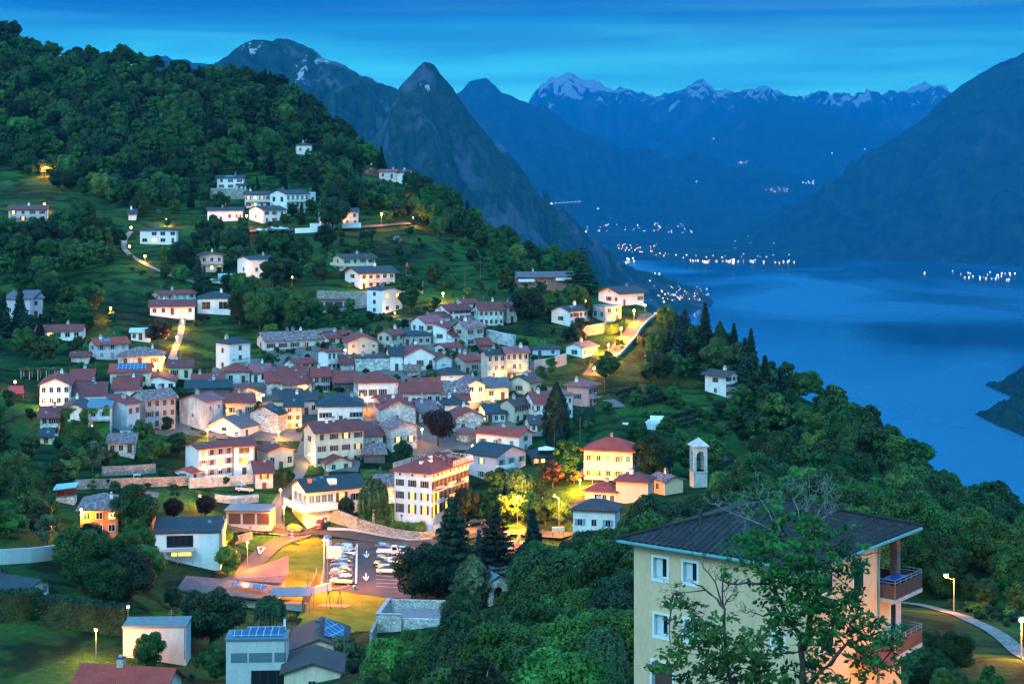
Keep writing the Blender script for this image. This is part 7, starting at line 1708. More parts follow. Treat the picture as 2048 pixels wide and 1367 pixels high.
q = ground(670, 1121); r_ = tag(empty('box_trailer', (q.x, q.y, q.z+.17), R(-7)), 'tall white box trailer at the left row of parked cars', 'trailer')
mb = MB(); mb.box(-1.6, 1.6, -1.0, 1.0, .5, 2.7, simple('trailer_white', (.7, .66, .62), .6, var=.04)); mb.build('box', r_); mb = MB(); mb.box(-1.4, 2.4, -.1, .1, .35, .49, METAL); mb.build('drawbar', r_)
for y in (-1.0, 1.0): mb = MB(); mb.tube([(0, y-.1, .32), (0, y+.1, .32)], .32, TYRE, 12); mb.build('wheel', r_)
kr = [('hatch','blue',770,1098,'blue hatchback at the top of the right row'),('hatch','navy',772,1122,'dark hatchback below the white pickup'),('sedan','white',784,1130,'white saloon in the middle of the right row'),('hatch','black',766,1134,'black hatchback beside the white saloon'),('suv','white',776,1148,'white van like car half under the big tree'),('wagon','navy',808,1104,'navy estate car behind the white pickup'),('sedan','silver',815,1113,'silver saloon half hidden by the big tree')]
for s_, c_, px, py, lb in kr:
    q = ground(px, py); car((q.x, q.y, q.z+.17), R(-7+rnd.uniform(-4, 4)), s_, c_, lb)
q = ground(778, 1111); r_ = tag(empty('pickup_truck', (q.x, q.y, q.z+.17), R(-6)), 'white pickup truck with open load bed in the right row', 'pickup truck', 'parked cars'); pw = CP['white']
mb = MB(); mb.prism([(.6, .45), (2.45, .45), (2.5, 1.1), (2.1, 1.25), (1.7, 2.0), (.6, 2.05)], -.85, .85, 'y', pw); me = mb.mesh('cab'); recalc(me); addobj('cab', me, r_)
mb = MB(); mb.prism([(.8, 1.25), (1.9, 1.28), (1.62, 1.9), (.8, 1.93)], -.87, .87, 'y', GLASS); mb.prism([(2.06, 1.32), (2.12, 1.3), (1.78, 1.98), (1.7, 1.98)], -.7, .7, 'y', GLASS); me = mb.mesh('windows'); recalc(me); addobj('windows', me, r_)
mb = MB(); mb.box(-2.5, .55, -.9, .9, .65, .75, pw); mb.box(-2.5, .55, -.95, -.9, .65, 1.15, pw); mb.box(-2.5, .55, .9, .95, .65, 1.15, pw); mb.box(-2.55, -2.5, -.95, .95, .65, 1.15, pw); mb.build('load_bed', r_)
for x in (-1.6, 1.6):
    for y in (-.8, .8): mb = MB(); mb.tube([(x, y-.12, .33), (x, y+.12, .33)], .33, TYRE, 12); mb.build('wheel', r_)
for s_, c_, px, py, rz, lb in (('hatch','red',641,1053,80,'dark red car parked in front of the ochre garage house'),('wagon','white',523,464,0,'white car first in the row on the upper road'),('sedan','navy',540,463,0,'dark blue car second in the row on the upper road'),('hatch','silver',549,461,0,'silver car third in the row on the upper road'),('hatch','pale',567,461,0,'pale blue car last in the row on the upper road'),
    ('hatch','navy',656,613,10,'dark car parked by the hillside garages'),('suv','silver',432,570,0,'silver car at the bottom of the winding path'),('hatch','silver',488,984,10,'silver car in the garden above the garages'),('sedan','black',950,1050,10,'dark car on the square right of the hotel'),('sedan','white',1000,1076,0,'white car on the road under the lit trees'),('hatch','red',985,1060,5,'red car under the lit trees'),('wagon','silver',1030,1096,5,'silver estate car behind the conifers'),('hatch','red',1168,952,70,'red car left of the red hipped villa'),('hatch','white',1028,1110,5,'white hatchback behind the conifers'),('sedan','black',733,920,10,'dark car in the yard of the woodshed')):
    q = ground(px, py); car((q.x, q.y, q.z+.2), R(rz), s_, c_, lb, group=None)
q = ground(651, 1054)
def person(P, rz, label, shirt, trousers, skin=(.5, .32, .24), hair=(.05, .03, .02)):
    r_ = tag(empty('person', P, rz), label, 'person')
    me = bpy.data.meshes.new('body'); J = [((0, 0, .93), .15), ((0, 0, 1.2), .15), ((0, 0, 1.42), .15), ((0, 0, 1.52), .06), ((0, -.01, 1.60), .09), ((0, 0, 1.70), .085),
      ((.10, 0, .88), .10), ((.11, -.02, .48), .065), ((.12, 0, .08), .045), ((.12, -.14, .04), .04), ((-.10, 0, .88), .10), ((-.11, -.02, .48), .065), ((-.12, 0, .08), .045), ((-.12, -.14, .04), .04),
      ((.19, 0, 1.40), .06), ((.25, .01, 1.14), .045), ((.26, -.08, .90), .035), ((.26, -.12, .82), .03), ((-.19, 0, 1.40), .06), ((-.25, .01, 1.14), .045), ((-.26, -.08, .90), .035), ((-.26, -.12, .82), .03)]
    Eg = [(0, 1), (1, 2), (2, 3), (3, 4), (4, 5), (0, 6), (6, 7), (7, 8), (8, 9), (0, 10), (10, 11), (11, 12), (12, 13), (2, 14), (14, 15), (15, 16), (16, 17), (2, 18), (18, 19), (19, 20), (20, 21)]
    me.from_pydata([j[0] for j in J], Eg, []); o = addobj('body', me, r_); sm = o.modifiers.new('skin', 'SKIN')
    for i, j in enumerate(J): me.skin_vertices[0].data[i].radius = (j[1], j[1]*.8)
    me.skin_vertices[0].data[0].use_root = True
    o.modifiers.new('sub', 'SUBSURF').levels = 1; o.modifiers['sub'].render_levels = 1
    m, nt, out = newmat('person_'+label[:12]); sx = N(nt, 'ShaderNodeSeparateXYZ'); L(nt, coord(nt), sx.inputs[0]); cr = N(nt, 'ShaderNodeValToRGB'); cr.color_ramp.interpolation = 'CONSTANT'; E = cr.color_ramp.elements
    E[0].color = (*trousers, 1); E[0].position = 0; E[1].color = (*shirt, 1); E[1].position = .47; e = E.new(.755); e.color = (*skin, 1)
    mm = N(nt, 'ShaderNodeMath', operation='MULTIPLY'); mm.inputs[1].default_value = .5; L(nt, sx.outputs[2], mm.inputs[0]); L(nt, mm.outputs[0], cr.inputs[0]); princ(nt, out, cr.outputs[0], .85); me.materials.append(m)
    mb = MB(); mb.tube([(0, .02, 1.62), (0, .02, 1.74), (0, .02, 1.80)], [.10, .10, .03], simple('hair', hair, .9), 8); mb.build('hair', r_, smooth=True)
person((q.x, q.y, q.z+.2), R(20), 'person in a pale blue shirt standing beside the dark red car', (.25, .35, .7), (.06, .07, .15))
def pole(px, ty, by, label, r=.07, mat=None, arm=False, name='utility_pole'):
    q = ground(px, by); h = (by-ty)*q.y/F; r_ = tag(empty(name, q), label, 'pole'); mb = MB(); mb.tube([(0, 0, -.5), (0, 0, h)], [r*1.2, r*.8], mat or simple('pole_wood', (.14, .12, .1), .9), 6); mb.build('mast', r_)
    if arm: mb = MB(); mb.box(-.8, .8, -.05, .05, h-.5, h-.4, TRIM); mb.build('crossarm', r_)
    return q, h
for px, ty, by, lb, ar in ((961,514,560,'tall wooden pole in the upper right meadow',0),(930,540,588,'shorter wooden pole left of the tall meadow pole',1),(1060,678,742,'pale mast rising beside the pinkish roof',0),(1160,832,905,'pale mast right of the bright red roof',0),(1109,850,912,'dark pole with wires right of the bright red roof',1),(1217,787,822,'thin pole at the small lane right of the pink house',0),(1209,752,776,'thin mast behind the salmon pink house',0),(1122,752,800,'white mast behind the row house roof',0),(812,528,560,'flag pole beside the chalet villa',0),(25,298,336,'dead pole trunk high on the left slope',0),(690,582,640,'thin mast below the hillside garages',0),(1185,905,968,'slim pole left of the red hipped villa',0),(540,553,592,'thin pole in the bushes above the hillside garages',0),(1384,558,572,'thin mast above the far road end',0),(191,723,770,'pale pole left of the solar field roof',0)):
    if px != 1384: pole(px, ty, by, lb, arm=bool(ar))
q, h = ground(812, 560), 6
o = tag(empty('flag', (q.x+.05, q.y, q.z+6.1)), 'small hanging red flag on the pole beside the chalet villa', 'flag'); mb = MB(); mb.poly([(0, 0, 0), (.7, .1, -.2), (.6, 0, -1.5), (0, 0, -1.4)], RS); mb.build('cloth', o)
q = ground(1093, 918); r_ = tag(empty('parasol', q), 'white square parasol over the restaurant terrace', 'parasol'); mb = MB(); mb.tube([(0, 0, 0), (0, 0, 2.8)], .05, POLE, 6); mb.build('pole', r_)
mb = MB(); e = 2.0; mb.poly([(-e, -e, 2.5), (e, -e, 2.5), (e, e, 2.5), (-e, e, 2.5), (0, 0, 3.2)], WALL['bright'], [(0, 1, 4), (1, 2, 4), (2, 3, 4), (3, 0, 4)]); mb.build('canopy', r_)
walllamp(1098, 914, ground(1093, 918).y+1, 'lamp under the restaurant parasol', 500, .15)
VM = simple('vine_post', (.10, .09, .10), .9); vine_m = LEAF['dark']
def vines(x0, y0, x1, y1, label):
    A, B = ground(x0, y0), ground(x1, y1); r_ = tag(empty('vine_row', A), label, 'vine row', 'vine rows on the right slope'); n = 12; mb = MB()
    for i in range(n+1):
        q = A.lerp(B, i/n); z = zat(q.x, q.y); mb.box(q.x-A.x-.05, q.x-A.x+.05, q.y-A.y-.05, q.y-A.y+.05, z-A.z-.3, z-A.z+1.8, VM)
    mb.build('post_line', r_); P = []; rr = np.random.RandomState(int(x0))
    for _ in range(700):
        t = rr.rand(); q = A.lerp(B, t); P.append((q.x-A.x+rr.normal()*.15, q.y-A.y+rr.normal()*.2, zat(q.x, q.y)-A.z+.5+rr.rand()*1.1))
    addobj('foliage', leafmesh('foliage', np.array(P), rr.normal(size=(700, 3)), np.full(700, .35), vine_m, 2), r_)
for i, (a_, b_) in enumerate((((1230,795),(1275,780)),((1238,803),(1282,788)),((1278,808),(1335,796)),((1284,815),(1340,802)),((1340,842),(1385,830)),((1350,852),(1392,842)),((1362,860),(1398,850)))):
    vines(*a_, *b_, ['highest short vine row under the glowing road', 'second vine row under the glowing road', 'third vine row beside the dark shed', 'fourth vine row above the pool', 'first of the three lower vine rows', 'second of the three lower vine rows', 'lowest vine row right of the pool'][i])
q = ground(42, 757); r_ = tag(empty('pergola', q), 'long vine covered pergola in the left meadow', 'pergola'); mb = MB()
for i in range(5):
    for y in (0, 2.5): mb.box(i*2.2-.08, i*2.2+.08, y-.08, y+.08, -1, 2.3, CONC)
mb.build('post_line', r_); rr = np.random.RandomState(8); P_ = np.stack([rr.uniform(-.5, 9.3, 900), rr.uniform(-.4, 2.9, 900), rr.uniform(2.2, 2.7, 900)], 1); addobj('foliage', leafmesh('foliage', P_, np.tile([0, 0, 1], (900, 1))+rr.normal(size=(900, 3))*.5, np.full(900, .45), LEAF['olive'], 2), r_); OCC.append((q.x+5, q.y+1, 5))
q = ground(32, 795); r_ = tag(empty('tent', q, .4), 'small red tarpaulin tent left of the white farmhouse', 'tent'); mb = MB(); mb.prism([(-1.6, 1.2), (0, 3.0), (1.6, 1.2), (1.5, 1.1), (0, 2.9), (-1.5, 1.1)], -1.8, 1.8, 'x', simple('tarp_red', (.45, .04, .05), .7)); mb.build('cover', r_)
for x in (-1.6, 1.6):
    for y in (-1.5, 1.5): mb = MB(); mb.tube([(x, y, 0), (x, y, 1.25)], .04, POLE, 4); mb.build('post', r_)
for px, py, lb in ((235,940,'white garden table under the ivy house trees'),(262,965,'white garden bench by the dry stone wall'),(274,955,'pale covered garden chest by the dry stone wall')):
    q = ground(px, py); r_ = tag(empty('garden_table', q, .3), lb, 'garden table'); mb = MB(); mb.box(-.8, .8, -.45, .45, .68, .74, WALL['bright']); mb.build('tabletop', r_)
    for x in (-.7, .7): mb = MB(); mb.box(x-.05, x+.05, -.35, .35, 0, .68, WALL['bright']); mb.build('leg', r_)
q = ground(470, 575); mbf = tag(empty('garden_fence', q, R(-4)), 'low white fence lit yellow beside the lamp above the cube villa', 'fence'); mb = MB(); mb.box(0, 7, 0, .08, .2, 1.0, WALL['bright']); mb.build('fence_panel', mbf)
for x in (0, 3.5, 7): mb = MB(); mb.box(x-.06, x+.06, .081, .2, -.4, 1.2, WALL['bright']); mb.build('post', mbf)
q = ground(436, 562); r_ = tag(empty('greenhouse', q, R(5)), 'low glass greenhouse roof beside the pinkish chalet', 'greenhouse'); mb = MB(); mb.prism([(0, 1.6), (1.6, 2.5), (3.2, 1.6), (3.2, 0), (0, 0)], 0, 7, 'x', simple('greenhouse_glass', (.22, .36, .42), .25)); mb.build('glazing', r_)
mb = MB()
for i in range(8): mb.tube([(i, 0, 1.62), (i, 1.6, 2.53), (i, 3.2, 1.62)], .05, WALL['bright'], 4)
mb.build('glazing_bar', r_); OCC.append((q.x+3, q.y+1.5, 3.5))
BB = []
for k, H in HOUSES.items():
    P, u, v = H['P'], H['u'], H['v']; xs, ys = [], []
    for a_, b_ in ((0, 0), (H['Lr'], 0), (0, H['Ll']), (H['Lr'], H['Ll'])):
        for z in (0, H['h']+1.5):
            q = (P.x+u[0]*a_+v[0]*b_, P.y+u[1]*a_+v[1]*b_, P.z+z); x, y = topx(q); xs.append(x); ys.append(y)
    BB.append((min(xs), max(xs), min(ys), topx(P)[1], P.y))
for b in ((785,940,945,1058,372),(580,730,950,1050,378),(445,545,1005,1046,370),(1358,1406,870,1030,392),(640,800,1085,1185,330),(590,780,1170,1270,300),(365,580,1125,1200,305),(745,850,1215,1265,270),(955,1012,1140,1205,312),
          (1180,1310,630,750,495),(244,300,460,540,590),(470,650,1065,1165,345),(600,1000,1060,1085,360),(1268,1330,820,850,430),(105,150,970,1003,345),(0,250,1185,1255,262),(1225,1400,780,860,440),(1820,1900,1195,1225,214),(1900,1980,1205,1262,188),(1980,2060,1235,1325,150),(1020,1140,1060,1075,366)): BB.append(b)
def hides(x, y0, y1, w, D, tol=.45):
    for (a, b, t, g, Dh) in BB:
        if D < Dh-1 and x+w*.7 > a and x-w*.7 < b and y1 < g-tol*(g-t) and y0 > t: return True
    return False
CNT = {}
def put(px, py, key, s, label, group=None, cat='tree', name='broadleaf_tree', sz=None, split=True):
    q = ground(px, py); OCC.append((q.x, q.y, PROTO[key][3]*s*.3)); CNT[key] = CNT.get(key, 0)+1
    return tree(key, q, s, label, cat, group, name, sz, split)
T_ = 'broadleaf_tree'; B_ = 'bush'; C_ = 'conifer'
for a in [
 (665,462,'round',1.35,'large round tree with visible trunk beside the upper road',T_),(1054,650,'round',1.15,'round dense tree at the right end of the top village row',T_),(422,1298,'big_maple',.82,'big dark maple at the corner of the modern concrete house',T_),
 (852,1208,'big_maple',.88,'big dark tree covering the right row of parked cars',T_),(876,892,'copper',1.0,'dark purple copper beech in the middle of the village',T_),(1113,905,'cypress',1.0,'tall dense cypress towering over the row house',C_),
 (1035,1010,'willow',.95,'weeping willow in front of the lilac apartment house',T_),(747,1052,'birch',1.15,'weeping birch on the lane left of the hotel',T_),(905,1190,'cedar',1.05,'tall cedar with layered boughs in front of the square',C_),(990,1150,'cedar',.85,'second cedar right of the tall layered cedar',C_),
 (1066,1165,'spruce_blue',1.15,'dark blue spruce below the yellow lit plane trees',C_),(958,1160,'spruce_blue',.9,'blue spruce between the two cedars',C_),(945,1215,'cone_bush',2.0,'rounded olive green tree left of the gate chapel',T_),(1165,588,'cedar',.98,'dark cedar at the right end of the long ridge house',C_),
 (362,548,'near_dark',1.1,'wide dark tree at the bend of the winding path',T_),(399,592,'spruce',.9,'dark spruce behind the cream house',C_),(40,668,'spruce',1.05,'tall spruce in front of the lilac block house',C_),(8,675,'spruce',.9,'dark spruce cut by the left picture edge',C_),(80,680,'spruce',.55,'small spruce right of the lilac block house',C_),
 (514,388,'spruce',.62,'pointed olive conifer above the glazed white house',C_),(567,390,'spruce',.8,'second pointed conifer above the glazed white house',C_),(603,448,'spruce',.6,'small conifer in front of the glazed white house',C_),
 (650,905,'round',.0,'',T_),(735,1175,'bush',.0,'',T_),(642,905,'round',.42,'clipped round tree beside the alley of the large cream house',T_),(690,1035,'near_dark',.42,'dark shrub tree in front of the white balcony house',T_),(570,975,'near_light',.55,'bright green tree on the lane above the garages',T_),
 (805,925,'near0',.55,'green tree in front of the mottled roof stone house',T_),(316,695,'rust',1.9,'wide reddish tree below the low maroon roof house',T_),(185,945,'olive',1.5,'silvery olive tree in the left gardens',T_),(303,930,'near_light',.8,'light green tree beside the purple roofed annex garden',T_),
 (545,580,'green1',1.05,'tree in front of the white house with shallow dark roof',T_),(520,660,'near1',1.25,'large green tree left above the core',T_),(590,655,'near0',1.1,'second large green tree left above the core',T_),(480,650,'near2',.9,'third large green tree beside the tall pale house',T_),(640,560,'dark0',.8,'tree in the meadow below the upper road',T_),
 (650,500,'dark1',1.1,'dark tree below the large round tree',T_),(820,625,'green2',1.25,'wide dull green tree right of the pale blue cube house',T_),(740,520,'green3',.7,'slim tree above the chalet villa',T_),(796,490,'blossom',.85,'pale blossoming tree in the upper right meadow',T_),(880,480,'blossom',.8,'second pale blossoming tree near the right skyline',T_),
 (410,1040,'copper',.62,'purple leaved tree by the starry lamp',T_),(345,1045,'copper',.6,'purple leaved tree right of the orange house',T_),(268,1085,'near0',1.05,'green tree hiding the right half of the orange house',T_),(95,1095,'olive',1.2,'yellow lit small tree beside the left road',T_),
 (425,1118,'near_light',.95,'light tree in front of the modern white house',T_),(455,1150,'near_light',.6,'yellow lit tree at the right side of the modern white house',T_),(540,1258,'willow',.62,'drooping blue green tree by the playground',T_),(685,1340,'olive',1.1,'reddish shrub right of the porch house',T_),
 (600,1320,'bush_light',.0,'',T_),(300,1340,'near_light',.55,'leafy young tree in front of the pale concrete house',T_),(1155,690,'dark0',.75,'dark tree left of the grey tiled roof house',T_),(1212,760,'near0',.7,'round tree at the foot of the glowing road',T_),(1185,745,'olive',.9,'shrub glowing orange at the foot of the glowing road',T_),
 (1240,695,'bush_light',1.3,'shrub glowing orange at the middle road lamp',B_),(1218,716,'bush_light',1.1,'shrub glowing orange at the lower road lamp',B_),(828,456,'olive',1.15,'shrub glowing orange at the starry lamp on the upper road',T_),(834,410,'light0',.8,'small tree lit yellow above the upper road',T_),(334,455,'olive',.8,'small tree lit orange above the white bungalow',T_),
 (85,352,'olive',1.5,'tree lit orange high on the left hillside',T_),(112,358,'bush_light',1.3,'orange lit bush beside the lamp on the left hillside',B_),(60,356,'green0',.7,'tree left of the orange lit group on the hillside',T_),(182,440,'olive',.8,'shrub lit orange right of the pink hillside house',B_),
 (1018,1046,'light0',1.05,'plane tree lit yellow left of the tall lamp',T_),(1060,1048,'light1',1.0,'plane tree lit yellow right of the tall lamp',T_),(1090,1050,'light0',1.0,'second plane tree lit yellow right of the tall lamp',T_),(1120,1052,'light1',.85,'plane tree at the right end of the lit row',T_),(985,1044,'light1',.9,'plane tree at the left end of the lit row',T_),
 (1135,960,'green2',.9,'tree left of the red hipped villa',T_),(1148,968,'olive',.75,'bush lit orange beside the red hipped villa',B_),(1105,975,'rust',1.3,'dark reddish tree left of the orange lit bush',T_),(1080,1000,'spruce',.55,'small pointed conifer above the lit plane trees',C_),
 (1195,748,'column',.0,'',C_),(1178,640,'column',.7,'slim column tree beside the dark stone house',C_),(1370,640,'cedar',.62,'dark conifer at the crest where the lake begins',C_),(1355,735,'spruce_blue',1.25,'broad blue spruce below the crest hedge',C_),(1340,730,'cedar',.7,'wide conifer beside the broad blue spruce',C_),(1490,790,'spruce_blue',1.35,'tall slender blue conifer right of the balcony house',C_),
 (1468,700,'spruce',.9,'pointed conifer on the right crest',C_),(1502,712,'spruce',1.05,'crooked pointed conifer on the right crest',C_),(1560,870,'spruce',1.25,'tall dark spruce in the right woods',C_),(1530,830,'spruce',1.1,'second tall dark spruce in the right woods',C_),(1410,720,'spruce',1.2,'dark spruce above the balcony house',C_),(1440,735,'cypress',.9,'dark columnar conifer above the balcony house',C_),
 (1005,1048,'bush',.9,'low shrub under the lit plane trees',B_),(930,1050,'near_dark',.75,'tree beside the right end of the hotel',T_),(905,1062,'rust',1.0,'reddish shrub tree at the hotel terrace',T_),(1425,940,'light1',1.1,'light green tree behind the bell tower',T_)]:
    if a[3] > 0: put(a[0], a[1], a[2], a[3], a[4], name=a[5], cat={'bush': 'bush', 'conifer': 'conifer'}.get(a[5], 'tree'))
for i, (px, py) in enumerate(((443, 500), (452, 503), (465, 502), (478, 505), (487, 500), (430, 498))): put(px, py, 'birch', .85, 'slender white stemmed birch in the grove below the upper white houses', 'birches in the grove', name='birch_tree')
DEF = []
def scatter(poly, sp, kinds, sr, label, group, name=T_, cat='tree', cap=999, seed=0, holes=(), tol=.45, keep=1.0, split=True, check=True, stuff=None, rad=.32):
    pts = [ground(*p) for p in poly]; w = [(q.x, q.y) for q in pts]; hw_ = [[(ground(*p).x, ground(*p).y) for p in h] for h in holes]
    x0, x1 = min(p[0] for p in w), max(p[0] for p in w); y0, y1 = min(p[1] for p in w), max(p[1] for p in w); rr = random.Random(seed+int(sp*10)); n = 0; cand = []
    y = y0
    while y < y1:
        x = x0
        while x < x1:
            X = x+rr.uniform(-.4, .4)*sp; Y = y+rr.uniform(-.4, .4)*sp
            if inpoly(X, Y, w) and not any(inpoly(X, Y, h) for h in hw_): cand.append((X, Y))
            x += sp
        y += sp*.9
    rr.shuffle(cand)
    for X, Y in cand:
        if rr.random() > keep: continue
        k = rr.choice(kinds); s = rr.uniform(*sr); H_, W_ = PROTO[k][2]*s, PROTO[k][3]*s
        if not free(X, Y, W_*rad): continue
        z = zat(X, Y); px, py = topx((X, Y, z)); _, ty = topx((X, Y, z+H_))
        if check and hides(px, py, ty, W_*.5*F/Y, Y, tol):
            s *= .45; H_ *= .45; W_ *= .45; _, ty = topx((X, Y, z+H_))
            if hides(px, py, ty, W_*.5*F/Y, Y, tol): continue
        if stuff is not None: stuff.append((X, Y, z-.2, k, s));
        elif name == T_: DEF.append((W_*F/Y, k, (X, Y, z-.15), s, label, cat, group, name, None, split))
        else: tree(k, (X, Y, z-.15), s, label, cat, group, name, None, split)
        OCC.append((X, Y, W_*rad*.8)); n += 1
        if n >= cap: break
    return n
FOR = []
HILL = [(-60,30),(0,64),(80,120),(150,118),(220,124),(300,142),(350,154),(450,164),(545,178),(580,193),(620,228),(700,294),(760,340),(820,378),(880,410),(940,454),(985,486),(930,476),(880,462),(850,440),(790,425),(720,420),(690,440),(640,408),(600,370),(520,350),(425,350),(410,405),(330,440),(260,440),(200,405),(130,392),(60,345),(-60,330)]
MEAD = [[(205,124),(240,120),(330,142),(300,150),(230,140)],[(-60,75),(0,80),(60,112),(30,112),(-60,100)],[(310,150),(345,150),(345,175),(318,165)],[(130,365),(230,380),(250,395),(150,392)],[(640,385),(760,380),(800,400),(700,402)]]
KH = ['green0','green1','green2','green3','dark0','dark1','near1','light0','near0','near2','near_light','birch','near_dark','olive','spruce']
n1 = scatter(HILL, 7.0, KH, (.5, 1.25), '', '', holes=MEAD, stuff=FOR, seed=1)
sky = [(q.x, q.y) for q in [ground(r_[0], r_[1]+1.5) for r_ in RIDGE if 0 <= r_[0] <= 1300]]
rr = random.Random(12)
for (A, B) in zip(sky[:-1], sky[1:]):
    n = int(math.hypot(B[0]-A[0], B[1]-A[1])/6)
    for i in range(n):
        t = (i+rr.random())/n; X, Y = A[0]+(B[0]-A[0])*t, A[1]+(B[1]-A[1])*t; px = topx((X, Y, 0))[0]
        if 212 < px < 250 or (px > 1180): continue
        if not free(X, Y, 2.6): continue
        s = rr.uniform(.7, 1.15)*(1 if px < 640 else .8)*(.75 if 240 < px < 420 and rr.random() < .6 else 1)
        FOR.append((X, Y, zat(X, Y)-.2, rr.choice(KH), s)); OCC.append((X, Y, 2.4))
def grp(poly, sp, kinds, sr, label, group, **k):
    n = scatter(poly, sp, kinds, sr, label, group, **k); return n
tot = {}
KN = ['near0','near1','near2','near_dark','near_light']
KM = ['green0','green1','near1','green3','dark0','dark1','light0','near0','near_light']
KB = ['bush','bush_light','bush_dark','bush']
RS_ = [(1335,675),(1430,712),(1500,746),(1600,791),(1700,860),(1800,930),(1880,994),(1960,1060),(2048,1100),(2140,1118),(2140,1150),(1850,1100),(1700,1030),(1560,985),(1440,1000),(1400,985),(1320,985),(1290,960),(1290,880),(1240,840),(1240,770),(1290,700)]
CLR = [[(1228,765),(1400,765),(1440,800),(1500,850),(1500,890),(1440,900),(1380,880),(1300,865),(1235,835)]]
tot['slope'] = grp(RS_, 7.6, KM, (.5, 1.15), 'green broadleaf tree in the wood on the right slope above the lake', 'trees of the right slope wood', holes=CLR, seed=3, tol=.5, cap=290)
sky = [(q.x, q.y) for q in [ground(r_[0], r_[1]+1.5) for r_ in RIDGE if 1300 <= r_[0] <= 2200]]
k_ = 0
for (A, B) in zip(sky[:-1], sky[1:]):
    n = int(math.hypot(B[0]-A[0], B[1]-A[1])/5.0)
    for i in range(n):
        t = (i+rr.random())/n; X, Y = A[0]+(B[0]-A[0])*t, A[1]+(B[1]-A[1])*t
        if free(X, Y, 1.8): DEF.append((8*F/Y, rr.choice(KM), (X, Y, zat(X, Y)-.2), rr.uniform(.6, 1.0), 'broadleaf tree on the lakeward crest of the right slope', 'tree', 'crest trees of the right slope', T_, None, True)); OCC.append((X, Y, 2)); k_ += 1
NW = [(1010,1235),(1050,1140),(1140,1092),(1240,1085),(1330,1040),(1420,1015),(1560,1010),(1720,1050),(1880,1110),(2150,1150),(2150,1215),(1960,1190),(1880,1200),(1800,1185),(1700,1200),(1500,1250),(1280,1320),(1100,1330),(1000,1300)]
tot['near'] = grp(NW, 6.6, KN, (.7, 1.08), 'leafy tree in the dense wood behind and left of the yellow apartment house', 'trees of the near wood', seed=4, tol=.4, cap=170)
FG = [(840,1320),(900,1280),(960,1255),(1060,1260),(1270,1330),(1280,1640),(900,1640),(720,1420),(740,1360)]
tot['fg'] = grp(FG, 6.0, ['near0','near_light','near_birch','near_birch','near2'], (.45, .8), 'wind stirred leafy tree at the bottom centre of the view', 'foreground trees at the bottom centre', seed=5, tol=.3, cap=60)
tot['fr'] = grp([(1835,1290),(1900,1300),(1980,1350),(2060,1430),(2100,1600),(1860,1600),(1830,1400)], 3.4, ['near0','near_dark','near2'], (.14, .26), 'low leafy tree below the stone path at the lower right corner', 'low trees below the stone path', seed=6, cap=60, tol=.1)
tot['fr2'] = grp([(1850,1190),(2100,1215),(2100,1235),(1960,1222),(1900,1212)], 4.5, ['near0','near_dark'], (.3, .5), 'low shrub tree above the stone path', 'shrubs above the stone path', seed=7, cap=20, check=False)
tot['l1'] = grp([(-30,440),(20,455),(110,450),(190,455),(235,475),(240,520),(220,545),(140,560),(70,590),(-30,590)], 8.5, KM, (.75, 1.15), 'broadleaf tree in the dark grove between pink house and winding path', 'trees of the upper left grove', seed=8, cap=60)
tot['l2'] = grp([(-30,600),(90,590),(200,600),(200,640),(180,700),(215,740),(190,770),(100,740),(0,740),(-30,700)], 9, KM+['light1'], (.5, .95), 'broadleaf tree around the low bungalow at the left', 'trees around the left bungalow', seed=9, cap=45)
tot['l3'] = grp([(-30,800),(60,820),(75,870),(210,885),(370,885),(370,955),(150,962),(140,1000),(60,1000),(-30,1010)], 8, KM+['light0','olive'], (.4, .85), 'garden tree on the terraces below the ivy covered house', 'trees of the left terraces', seed=10, cap=60)
tot['l4'] = grp([(-30,1010),(100,1015),(150,1030),(150,1075),(100,1088),(-30,1095)], 7.5, KM, (.5, .8), 'tree on the bank above the left road', 'trees above the left road', seed=11, cap=20)
tot['l5'] = grp([(120,1115),(290,1095),(310,1130),(345,1150),(350,1220),(330,1235),(255,1225),(120,1225)], 7.5, KN, (.65, .9), 'large leafy tree in the hollow between the hedges and the modern white house', 'trees of the lower left hollow', seed=12, cap=30)
tot['l6'] = grp([(390,1110),(455,1100),(480,1150),(450,1180),(380,1160)], 6, KN, (.35, .55), 'small tree behind the nursery roofs', 'trees behind the nursery', seed=13, cap=14)
tot['l7'] = grp([(320,1250),(420,1235),(440,1280),(445,1367),(330,1367),(250,1330)], 6, ['near0','near_dark','olive'], (.3, .5), 'small garden tree between the two concrete houses', 'garden trees between the concrete houses', seed=14, cap=14)
tot['m1'] = grp([(400,460),(500,475),(640,490),(640,545),(560,600),(640,640),(520,680),(440,660),(470,600),(420,590),(330,560),(300,520),(380,500)], 9, KM, (.55, .95), 'broadleaf tree in the belt between the villas and the village core', 'trees of the middle belt', seed=15, cap=60)
tot['m2'] = grp([(560,400),(640,420),(700,450),(590,455),(490,450),(420,445),(400,420),(420,400),(500,395)], 8, KM, (.4, .7), 'garden tree between the upper white villas', 'trees among the upper villas', seed=16, cap=30)
tot['m3'] = grp([(620,480),(860,470),(1000,500),(1060,530),(1020,600),(900,600),(840,560),(700,510),(620,520)], 13, KM+['olive'], (.35, .8), 'scattered tree on the terraced meadow right of the upper road', 'scattered meadow trees', seed=17, cap=34, keep=.6)
tot['m4'] = grp([(700,402),(850,425),(980,488),(1010,500),(960,500),(860,470),(780,450),(720,430)], 7.5, KM, (.6, .95), 'tree at the edge of the wood above the upper road', 'wood edge trees on the upper road', seed=18, cap=40)
tot['m5'] = grp([(1000,500),(1180,555),(1190,590),(1160,640),(1080,640),(1060,600),(1010,600),(1000,560)], 8.5, KM, (.5, .95), 'tree around the long dark ridge house', 'trees around the ridge house', seed=19, cap=34)
